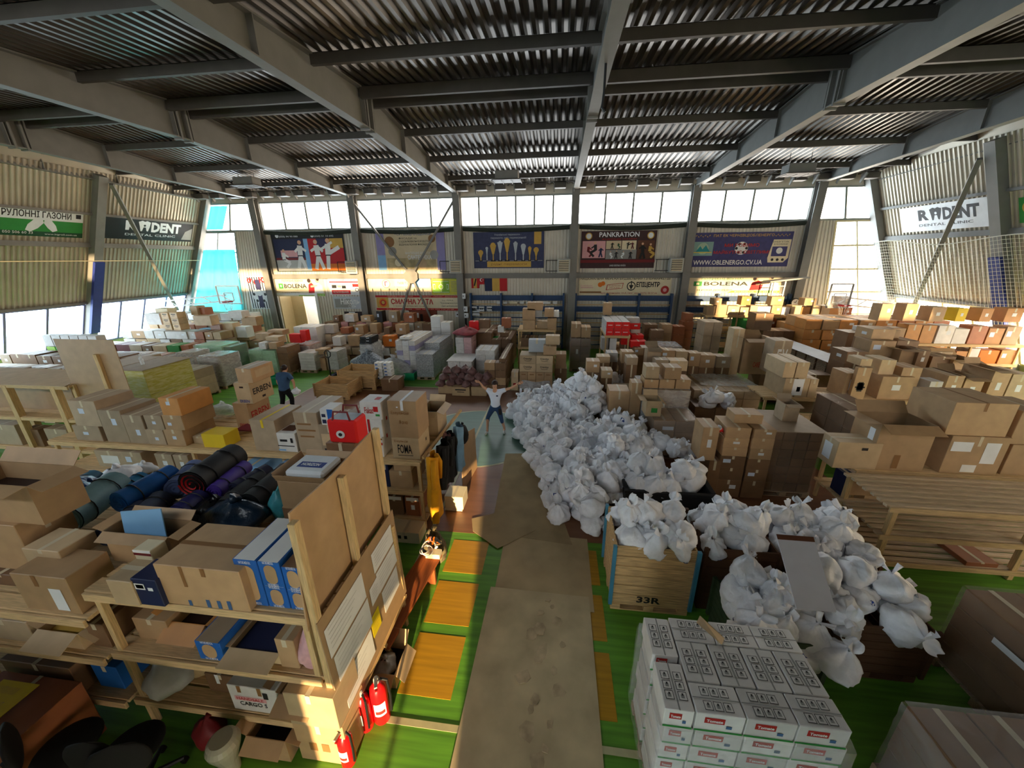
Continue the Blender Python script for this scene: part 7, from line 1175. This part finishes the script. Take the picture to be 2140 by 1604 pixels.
# ================================================================ white knotted bags: the heap and the crates
PINKG = mat('bag_content_glow', C('d3c3c2'), .5, var=.05)
def bag_mesh(seed):
    r2 = random.Random(seed); a1, a2, a3 = r2.uniform(0, 6), r2.uniform(0, 6), r2.uniform(0, 6); lean = r2.uniform(-.05, .05); sq = r2.uniform(.85, 1.15)
    prof = [(0, .0), (.13, .0), (.19, .03), (.215, .1), (.215, .18), (.19, .25), (.14, .3), (.085, .335), (.045, .36), (.032, .375)]
    def body(s, t):
        f = t * (len(prof) - 1); i = min(int(f), len(prof) - 2); q = f - i; r = prof[i][0] * (1 - q) + prof[i + 1][0] * q; z = prof[i][1] * (1 - q) + prof[i + 1][1] * q; a = s * 6.28318
        n = noise.noise(Vector((math.cos(a) * 1.3 + a1, math.sin(a) * 1.3 + a2, z * 6 + a3))); n2 = noise.noise(Vector((math.cos(a) * 3.5 + a2, math.sin(a) * 3.5 + a3, z * 14 + a1)))
        fold = .2 * max(0, (z - .17) / .2) * math.sin(a * 11 + a1 + n * 3) * (r / .14 if r < .14 else 1); r = r * (1 + .34 * n + .2 * (abs(n2) - .25) + fold)
        return (r * math.cos(a) * sq + lean * z * 3, r * math.sin(a) / sq, z * (1 + .12 * n) if z > .01 else 0)
    g = MB(); g.grid(body, 38, 24, BAGW, True); g.smooth = True
    top = Vector(body(0, 1)); top = Vector((lean * .375 * 3, 0, top.z - .01)); h = MB(); tw = r2.uniform(0, 3.1)
    for ear in (0, 1):                       # the two tied handles
        ph = tw + ear * (2.2 + r2.uniform(0, 1.4)); tilt = r2.uniform(.5, 1.25); L = r2.uniform(.12, .2); wd = r2.uniform(.07, .11)
        d = Vector((math.cos(ph) * math.sin(tilt), math.sin(ph) * math.sin(tilt), math.cos(tilt))); sd = Vector((-math.sin(ph), math.cos(ph), 0)); nn = d.cross(sd)
        h.grid(lambda u, t: top + d * (L * t) + sd * (wd * (u - .5) * 2 * (math.sin(math.pi * min(1, .12 + t * .72)) ** .7)) + nn * (.035 * math.sin(u * 9 + ph) * t + .03 * math.sin(u * 3.1416) * t), 11, 8, BAGW)
    h.smooth = True; m = MB()
    m.grid(lambda u, t: tuple(Vector(body((.705 + .075 * u * (1 - .5 * t)) % 1, .26 + .1 * t)) * 1.012 + Vector((0, 0, .001))), 5, 4, 'ink_blue'); m.smooth = True
    return g.mesh('white_bag'), h.mesh('tied_handles'), m.mesh('printed_mark')
BAGS = [bag_mesh(k) for k in range(9)]; r3 = random.Random(11); NBAG = 0
def bag(x, y, z, label, s=1.0, lie=None, mark=None, group='white knotted bags'):
    global NBAG
    NBAG += 1; b, h, m = BAGS[r3.randrange(9)]; o = bpy.data.objects.new('white_bag', b); COL.objects.link(o); o.location = (x, y, z); l = r3.random() if lie is None else lie
    rx, ry = ((r3.uniform(.9, 1.35) * r3.choice((-1, 1)), r3.uniform(-.4, .4)) if l > .72 else (r3.uniform(-.35, .35), r3.uniform(-.35, .35)))
    if l > .72: o.location.z += .17 * s
    rz = r3.uniform(-.6, .6) if (mark or r3.random() < .3) else r3.uniform(0, 6.28); o.rotation_euler = (rx, ry, rz); o.scale = (s * r3.uniform(.92, 1.1), s * r3.uniform(.92, 1.1), s * r3.uniform(.9, 1.1))
    k = bpy.data.objects.new('tied_handles', h); COL.objects.link(k); k.parent = o
    if mark or (mark is None and r3.random() < .3): k = bpy.data.objects.new('printed_mark', m); COL.objects.link(k); k.parent = o
    return tag(o, label, 'bag', group)
EDGE = [(5.8, .95), (6.3, .12), (7.3, -.24), (9.2, -.8), (11.3, -1.38), (12.3, -.9)]
def lerp(tab, y):
    for (a, p), (b, q) in zip(tab, tab[1:]):
        if a <= y <= b: return p + (q - p) * (y - a) / (b - a)
    return tab[0][1] if y < tab[0][0] else tab[-1][1]
RIGHT = [(5.8, 1.3), (6.4, 1.3), (7.3, 1.35), (7.5, 2.3), (8.8, 2.4), (9.2, 2.2), (10.4, 1.9), (12.3, 1.2)]
def heap(x, y):
    l, r_ = lerp(EDGE, y), lerp(RIGHT, y); d = min(x - l, r_ - x + .45, y - 5.75, 12.4 - y)
    if x < l or x > r_ or y < 5.85 or y > 12.2: return -1
    cap = .78 + .95 * math.exp(-((x - .85) ** 2 / .3 + (y - 11.0) ** 2 / .55)) + .25 * math.exp(-((x - 1.7) ** 2 / .5 + (y - 8.6) ** 2 / .8)); return min(cap, .3 + d * .95)
TIERN = ['floor tier', 'second tier', 'third tier', 'fourth tier', 'fifth tier', 'sixth tier', 'top tier']
for k in range(7):
    z = k * .235; j = 0
    for iy in range(20):
        y = 5.98 + iy * .35 + (.1 if k % 2 else 0); c = 0
        for ix in range(14):
            x = -1.5 + ix * .375 + (.18 if (iy + k) % 2 else 0); hgt = heap(x, y)
            if hgt < z + .28 - (.12 if k else .28): continue
            fr = heap(x - .4, y) < z + .3 or heap(x, y - .4) < z + .3 or heap(x - .3, y - .3) < z + .3
            if not fr and hgt > z + .52: continue
            c += 1; bag(x + r3.uniform(-.05, .05), y + r3.uniform(-.05, .05), max(z + r3.uniform(-.01, .02), .002), 'white knotted heap bag, %s, %s row past the numbered crate, %s from path' % (TIERN[k], ORD[iy], ORD[c - 1]), s=r3.uniform(.95, 1.12), lie=0 if k == 0 else None)
def fill(x0, x1, y0, y1, z, nx, ny, where, top=0, sag=0, s=1.0):
    for i in range(nx):
        for j in range(ny): bag(x0 + (x1 - x0) * (i + .5) / nx + r3.uniform(-.04, .04), y0 + (y1 - y0) * (j + .5) / ny + r3.uniform(-.04, .04), z + r3.uniform(-.05, .02), 'white knotted bag %s, %s from path in %s row' % (where, ORD[i], ('front', 'second', 'third', 'back')[j]), s=s * r3.uniform(.95, 1.15))
    for q in range(top): bag(x0 + (x1 - x0) * (q + .7) / (top + .4), (y0 + y1) / 2 + r3.uniform(-.1, .15), z + .24, 'white knotted bag piled topmost %s, %s from path' % (where, ORD[q]), s=s)
fill(.96, 1.98, 4.42, 5.2, 1.02, 3, 3, 'in the numbered crate', 3, s=.9); fill(2.24, 3.12, 4.55, 5.3, .98, 3, 3, 'in the crate beside the numbered one', 4, s=.9); fill(3.3, 4.5, 4.65, 5.42, .86, 4, 3, 'in the crate before the slatted rack', 4, s=.9)
fill(2.3, 3.2, 3.5, 4.28, .68, 3, 3, 'in the green crate', 3, s=.92); fill(3.4, 4.46, 3.76, 4.48, .72, 4, 3, 'in the crate beyond the pale board', 3, s=.92); fill(1.5, 3.0, 6.42, 7.18, .58, 5, 2, 'in the long black bin', 4, s=1.0)
for k, (x, y, z) in enumerate(((2.55, 3.38, .5), (2.9, 3.36, .34), (3.2, 3.42, .52), (2.3, 3.42, .62))): bag(x, y, z, 'white knotted bag slumped over the green crate edge, %s from path' % ORD[k], lie=.9 if k == 1 else 0)
for k, (px, py, z) in enumerate(((1270, 812, .7), (1295, 815, .7), (1312, 805, .72), (1285, 800, .95))): bag(*at(px, py, z), 'bluish white bag in the carton behind the heap, %s from aisle' % ORD[k])
x, y, _ = at(1290, 825, .5); carton(x - .45, x + .5, y - .1, y + .6, .01, .72, 'kraft_dark', 'dark carton under the bluish white bags behind the heap', tape='')
for k, (px, py) in enumerate(((1478, 850), (1500, 846), (1518, 848), (1492, 842))): bag(*at(px, py, .85 + (.2 if k == 3 else 0)), 'grey white bag on the dark load beside the taped stack, %s from aisle' % ORD[k])
x, y, _ = at(1490, 862, .6); wrapped('dark load carrying grey white bags beside the taped stack', x - .6, x + .55, y - .2, y + .8, .85, 2, 2, 'kraft_dark', None)
for k, (px, py) in enumerate(((1390, 945), (1412, 948), (1435, 950))): bag(*at(px, py, .62), 'shaded white bag at the foot of the labelled wrapped load, %s from aisle' % ORD[k])
print('bags', NBAG)

# ================================================================ people
def limb(mb, pts, rs, m): mb.tube(pts, rs, m, 12)
def skinned(name, chains, m, parent=None, root=0, sub=2):
    """one continuous surface grown along a jointed skeleton: chains of (joint, radius), shared joints merged"""
    vs, es, rad, ix = [], [], [], {}
    for ch in chains:
        prev = None
        for p, r in ch:
            k = tuple(round(c, 4) for c in p)
            if k not in ix: ix[k] = len(vs); vs.append(p); rad.append(r)
            if prev is not None and prev != ix[k]: es.append((prev, ix[k]))
            prev = ix[k]
    me = bpy.data.meshes.new(name); me.from_pydata(vs, es, []); me.materials.append(m); o = bpy.data.objects.new(name, me); COL.objects.link(o)
    sk = o.modifiers.new('skin', 'SKIN'); sk.use_smooth_shade = True; ss = o.modifiers.new('sub', 'SUBSURF'); ss.levels = ss.render_levels = sub
    for i, d in enumerate(me.skin_vertices[0].data): r_ = rad[i]; d.radius = r_ if isinstance(r_, tuple) else (r_, r_); d.use_root = i == root
    dg = bpy.context.evaluated_depsgraph_get(); nm = bpy.data.meshes.new_from_object(o.evaluated_get(dg)); bpy.data.objects.remove(o); nm.name = name
    nm.polygons.foreach_set('use_smooth', [True] * len(nm.polygons)); q = bpy.data.objects.new(name, nm); COL.objects.link(q)
    if parent: q.parent = parent
    return q
SK = mat('skin_tone', C('cf9c7c'), .6, var=.04)
def hand(wr, d, side, up):
    """finger chains rooted in a palm: wrist wr, pointing d, thumb towards side"""
    wr, d, side, up = Vector(wr), Vector(d).normalized(), Vector(side).normalized(), Vector(up).normalized(); palm = wr + d * .075; ch = [[(tuple(wr), .024), (tuple(palm), (.036, .016))]]
    for k, (o, l) in enumerate(((-.03, .065), (-.01, .078), (.011, .072), (.03, .056))): a = palm - side * o; ch.append([(tuple(palm), (.036, .016)), (tuple(a + d * .02), .011), (tuple(a + d * (.02 + l * .5) + up * .004), .0095), (tuple(a + d * (.02 + l) + up * .016), .008)])
    ch.append([(tuple(wr), .024), (tuple(wr + d * .035 + side * .035), .012), (tuple(wr + d * .07 + side * .06 + up * .012), .0095)]); return ch
def head(o, c, yaw, tilt, hair, hm, s=1.0):
    """face details and hair as children of the body"""
    M_ = Matrix.Translation(c) @ Matrix.Rotation(yaw, 4, 'Z') @ Matrix.Rotation(tilt, 4, 'X') @ Matrix.Scale(s, 4); T_ = lambda p: tuple(M_ @ Vector(p))
    g = MB()
    for x in (-.032, .032): g.grid(lambda u, t: T_((x + .015 * math.cos(6.283 * u) * math.sin(3.1416 * t), -.088 - .006 * math.cos(3.1416 * t) * 0 - .007 * math.sin(3.1416 * t), .012 + .009 * math.cos(3.1416 * t))), 10, 6, 'white', True); g.grid(lambda u, t: T_((x + .007 * math.cos(6.283 * u) * t, -.0965, .012 + .007 * math.sin(6.283 * u) * t)), 8, 3, 'dark_brown', True)
    g.build('eyes', o); g = MB(); g.grid(lambda u, t: T_((.028 * (2 * u - 1), -.088 - .006 * math.sin(3.14 * u), -.045 + .009 * (t - .5) * math.sin(3.14 * u) + .008 * (2 * u - 1) ** 2)), 9, 3, mat('lip_tone', C('a5544c'), .5)); g.build('mouth', o)
    g = MB()
    for x in (-.032, .032): g.grid(lambda u, t: T_((x + .022 * (2 * u - 1), -.095, .036 + .004 * math.sin(3.14 * u) + .006 * t)), 6, 2, hm)
    g.build('eyebrows', o); g = MB(); lim = .62 if hair == 'short' else .75
    g.grid(lambda u, t: T_((.094 * math.cos(6.283 * u) * math.sin(1.571 * (t + .02) * (1.0 if math.sin(6.283 * u) < -.2 else 1.35)), .006 + .112 * math.sin(6.283 * u) * math.sin(1.571 * (t + .02) * (1.0 if math.sin(6.283 * u) < -.2 else 1.35)), .03 + .105 * math.cos(1.571 * (t + .02) * (1.0 if math.sin(6.283 * u) < -.2 else 1.35)))), 28, 10, hm, True); g.smooth = True; g.build('hair', o)
def head_chain(c, nb, yaw, s=1.0):
    """skull, jaw and nose on the end of the neck, part of the body's own surface"""
    c = Vector(c); f = Vector((math.sin(yaw), -math.cos(yaw), 0)); return [[(tuple(nb), (.052, .052)), (tuple(c + Vector((0, 0, -.085)) + f * .012), (.05, .06)), (tuple(c + Vector((0, 0, -.03)) + f * .012), (.068, .082)), (tuple(c + Vector((0, 0, .04))), (.078, .092)), (tuple(c + Vector((0, 0, .085))), (.055, .066))], [(tuple(c + Vector((0, 0, -.03)) + f * .012), (.068, .082)), (tuple(c + f * .1 + Vector((0, 0, -.014))), (.012, .014))]]
# the woman in the court circle, arms spread wide
e = (-1.75, 10.1); X, Y = e
hp, ch_, nk = (X, Y, .88), (X, Y + .01, 1.22), (X, Y, 1.37)
la, ra = (X - .25, Y + .03, .45), (X + .17, Y + .0, .45)
lf, rf = (-2.0, 10.0, .06), (-1.5, 10.12, .06)
arms = {}
for s, hd in ((-1, (-2.27, 10.05, 1.62)), (1, (-.97, 10.05, 1.62))):
    sh = (X + s * .17, Y, 1.32); el = ((sh[0] + hd[0]) / 2 + s * .01, Y - .02, (sh[2] + hd[2]) / 2 - .02); wr = (hd[0] - s * .1, hd[1], hd[2] - .04); arms[s] = (sh, el, wr, hd)
body = [[(hp, (.12, .1)), ((X, Y, 1.04), (.105, .085)), (ch_, (.13, .09)), (nk, (.06, .055))]]
for s in (-1, 1):
    sh, el, wr, hd = arms[s]; body.append([(ch_, (.13, .09)), (sh, .052), (el, .037), (wr, .026)]); body += hand(wr, Vector(hd) - Vector(wr), (0, 0, 1), (0, -1, 0))
for s, kn, ft in ((-1, la, lf), (1, ra, rf)): body.append([(hp, (.12, .1)), ((X + s * .09, Y, .82), .088), (kn, .055), ((ft[0] - s * -.0, ft[1] + .03, .14), .038), (ft, .04), ((ft[0] + s * .03, ft[1] - .15, .035), .034)])
body += head_chain((X, Y - .01, 1.53), nk, 0)
w = skinned('person', body, SK); tag(w, 'smiling woman in a white shirt standing in the court circle with arms spread wide', 'person')
WS = mat('white_shirt', C('dfe4f2'), .85, var=.04, bump=.2); sh_ = [[((X, Y, .8), (.165, .135)), ((X, Y, .93), (.155, .128)), ((X, Y, 1.04), (.14, .115)), (ch_, (.155, .118)), ((X, Y, 1.4), (.085, .08))]]
for s in (-1, 1): sh, el, wr, hd = arms[s]; p = Vector(sh).lerp(Vector(el), .55); sh_.append([(ch_, (.15, .11)), (sh, .072), (tuple(p), .066)])
o = skinned('t_shirt', sh_, WS, w); g = MB(); g.grid(lambda u, t: (X + .05 + .055 * u, Y - .122, 1.2 + .04 * t), 3, 3, 'navy'); g.build('chest_print', o)
skinned('jeans', [[((X, Y, .96), (.14, .115)), ((X, Y, .84), (.14, .118))], ] + [[((X, Y, .84), (.14, .118)), ((X + s * .095, Y, .78), .1), (kn, .068), ((kn[0] + (ft[0] - kn[0]) * .4, kn[1], .3), .056)] for s, kn, ft in ((-1, la, lf), (1, ra, rf))], mat('dark_denim', C('2c4468'), .85, var=.12, bump=.2), w)
for s, ft in ((-1, lf), (1, rf)): skinned('shoe', [[((ft[0], ft[1] + .04, .05), .045), ((ft[0] + s * .01, ft[1] - .05, .045), .046), ((ft[0] + s * .03, ft[1] - .17, .035), .036)]], 'white' if False else M('white'), w)
head(w, (X, Y - .01, 1.53), 0, 0, 'short', M('dark_brown')); g = MB(); g.tube([(arms[1][2][0] + .006 * math.cos(t), arms[1][2][1] + .03 * math.sin(t), arms[1][2][2] + .03 * math.cos(t)) for t in [k * .785 for k in range(9)]], .007, 'black', 6); g.build('bracelet', w)
g = MB(); g.box(X + .11, X + .2, Y - .14, Y - .08, .62, .82, 'black', .02); g.build('belt_pouch', w)
# the man seen from behind, stooping as he walks away with a white bundle
X, Y = -9.25, 11.0; hp, wa, ch_, nk = (X, Y, .84), (X - .02, Y + .04, 1.0), (X - .03, Y + .12, 1.2), (X - .03, Y + .2, 1.36); lk, rk = (X - .14, Y + .0, .44), (X + .13, Y + .1, .45); lf, rf = (X - .2, Y - .04, .06), (X + .16, Y + .02, .07)
la_ = [(X - .22, Y + .12, 1.29), (X - .29, Y + .1, 1.02), (X - .25, Y + .16, .8)]; ra_ = [(X + .18, Y + .12, 1.29), (X + .34, Y + .08, 1.06), (X + .4, Y - .02, .86)]
body = [[(hp, (.15, .12)), (wa, (.14, .11)), (ch_, (.165, .115)), (nk, (.065, .06))]]
for c in (la_, ra_): body.append([(ch_, (.165, .115)), (c[0], .06), (c[1], .045), (c[2], .032)]); body += hand(c[2], Vector(c[2]) - Vector(c[1]), (0, 1, 0), (1, 0, 0))
for s, kn, ft in ((-1, lk, lf), (1, rk, rf)): body.append([(hp, (.15, .12)), ((X + s * .1, Y, .78), .1), (kn, .062), ((ft[0], ft[1] - .04, .14), .042), (ft, .045), ((ft[0], ft[1] + .15, .035), .036)])
body += head_chain((X - .03, Y + .25, 1.48), nk, math.pi)
m_ = skinned('person', body, SK); tag(m_, 'man in a blue shirt and black trousers walking away with a white bundle', 'person')
BS = mat('blue_shirt', C('3f5f86'), .85, var=.12, bump=.2); skinned('t_shirt', [[((X, Y + .0, .74), (.2, .165)), ((X, Y + .0, .86), (.195, .16)), (wa, (.19, .155)), (ch_, (.205, .16)), ((X - .03, Y + .19, 1.38), (.1, .1))]] + [[(ch_, (.19, .14)), (c[0], .085), (tuple(Vector(c[0]).lerp(Vector(c[1]), .75)), .075)] for c in (la_, ra_)], BS, m_)
skinned('trousers', [[((X, Y, .94), (.165, .135)), (hp, (.17, .14))]] + [[(hp, (.165, .135)), ((X + s * .1, Y, .74), .115), (kn, .082), ((ft[0], ft[1] - .03, .1), .07)] for s, kn, ft in ((-1, lk, lf), (1, rk, rf))], mat('black_trousers', C('121316'), .9, var=.1), m_)
for ft in (lf, rf): skinned('shoe', [[((ft[0], ft[1] - .05, .05), .048), ((ft[0], ft[1] + .06, .045), .048), ((ft[0], ft[1] + .18, .035), .038)]], M('charcoal'), m_)
head(m_, (X - .03, Y + .25, 1.48), math.pi, -.1, 'short', M('dark_brown'))
sack('cloth_bundle', X + .47, Y - .05, .68, .16, .12, .2, BAGW, 'white bundle held in the hand of the walking man', 4, cat='bundle')
# ---------------------------------------------------------------- the plain boxes: the largest in view as objects, the far rest as one mass
def view_size(s):
    x0, x1, y0, y1, z0, z1 = s[:6]; d = Vector(((x0 + x1) / 2, y0, (z0 + z1) / 2 - H)); f = d.dot(FW)
    px = 1070 + F * d.dot(RT) / f
    return ((x1 - x0) * (z1 - z0) + .35 * (x1 - x0) * (y1 - y0)) / (f * f) if -60 < px < 2200 else 0
SPEC.sort(key=view_size, reverse=True)
NB_ = sum(1 for o in COL.objects if o.name.startswith('cardboard_box')); print('named boxes', NB_, 'plain', len(SPEC))
rest = MB()
for i, s in enumerate(SPEC):
    if i < 300 - NB_ and view_size(s) > 0: carton(*s[:8], **s[8])
    else:
        x0, x1, y0, y1, z0, z1, col = s[:7]; rest.box(x0, x1, y0, y1, z0, z1, col); xm = (x0 + x1) / 2; rest.quad((xm - .03, y0, z1 + .002), (xm + .03, y0, z1 + .002), (xm + .03, y1, z1 + .002), (xm - .03, y1, z1 + .002), 'tape_clear')
        n = s[8].get('notes', 'none')
        for f in (NOTE[n] if isinstance(n, str) else n):
            if f[0] == 'f': a = x0 + f[1] * (x1 - x0); b = z0 + f[2] * (z1 - z0); c = a + f[3] * (x1 - x0); d = b + f[4] * (z1 - z0); rest.quad((a, y0 - .003, b), (c, y0 - .003, b), (c, y0 - .003, d), (a, y0 - .003, d), f[5])
tag(rest.build('stacked_cardboard_boxes'), 'mass of small distant cardboard boxes stacked through the far parts of the hall', 'boxes', kind='stuff')
for _l, _n in SEEN.items():
    if len(_n) > 1: print('SAME LABEL', _l, _n[:3], len(_n))
    if not 4 <= len(_l.split()) <= 16: print('LABEL WORDS', len(_l.split()), _l)
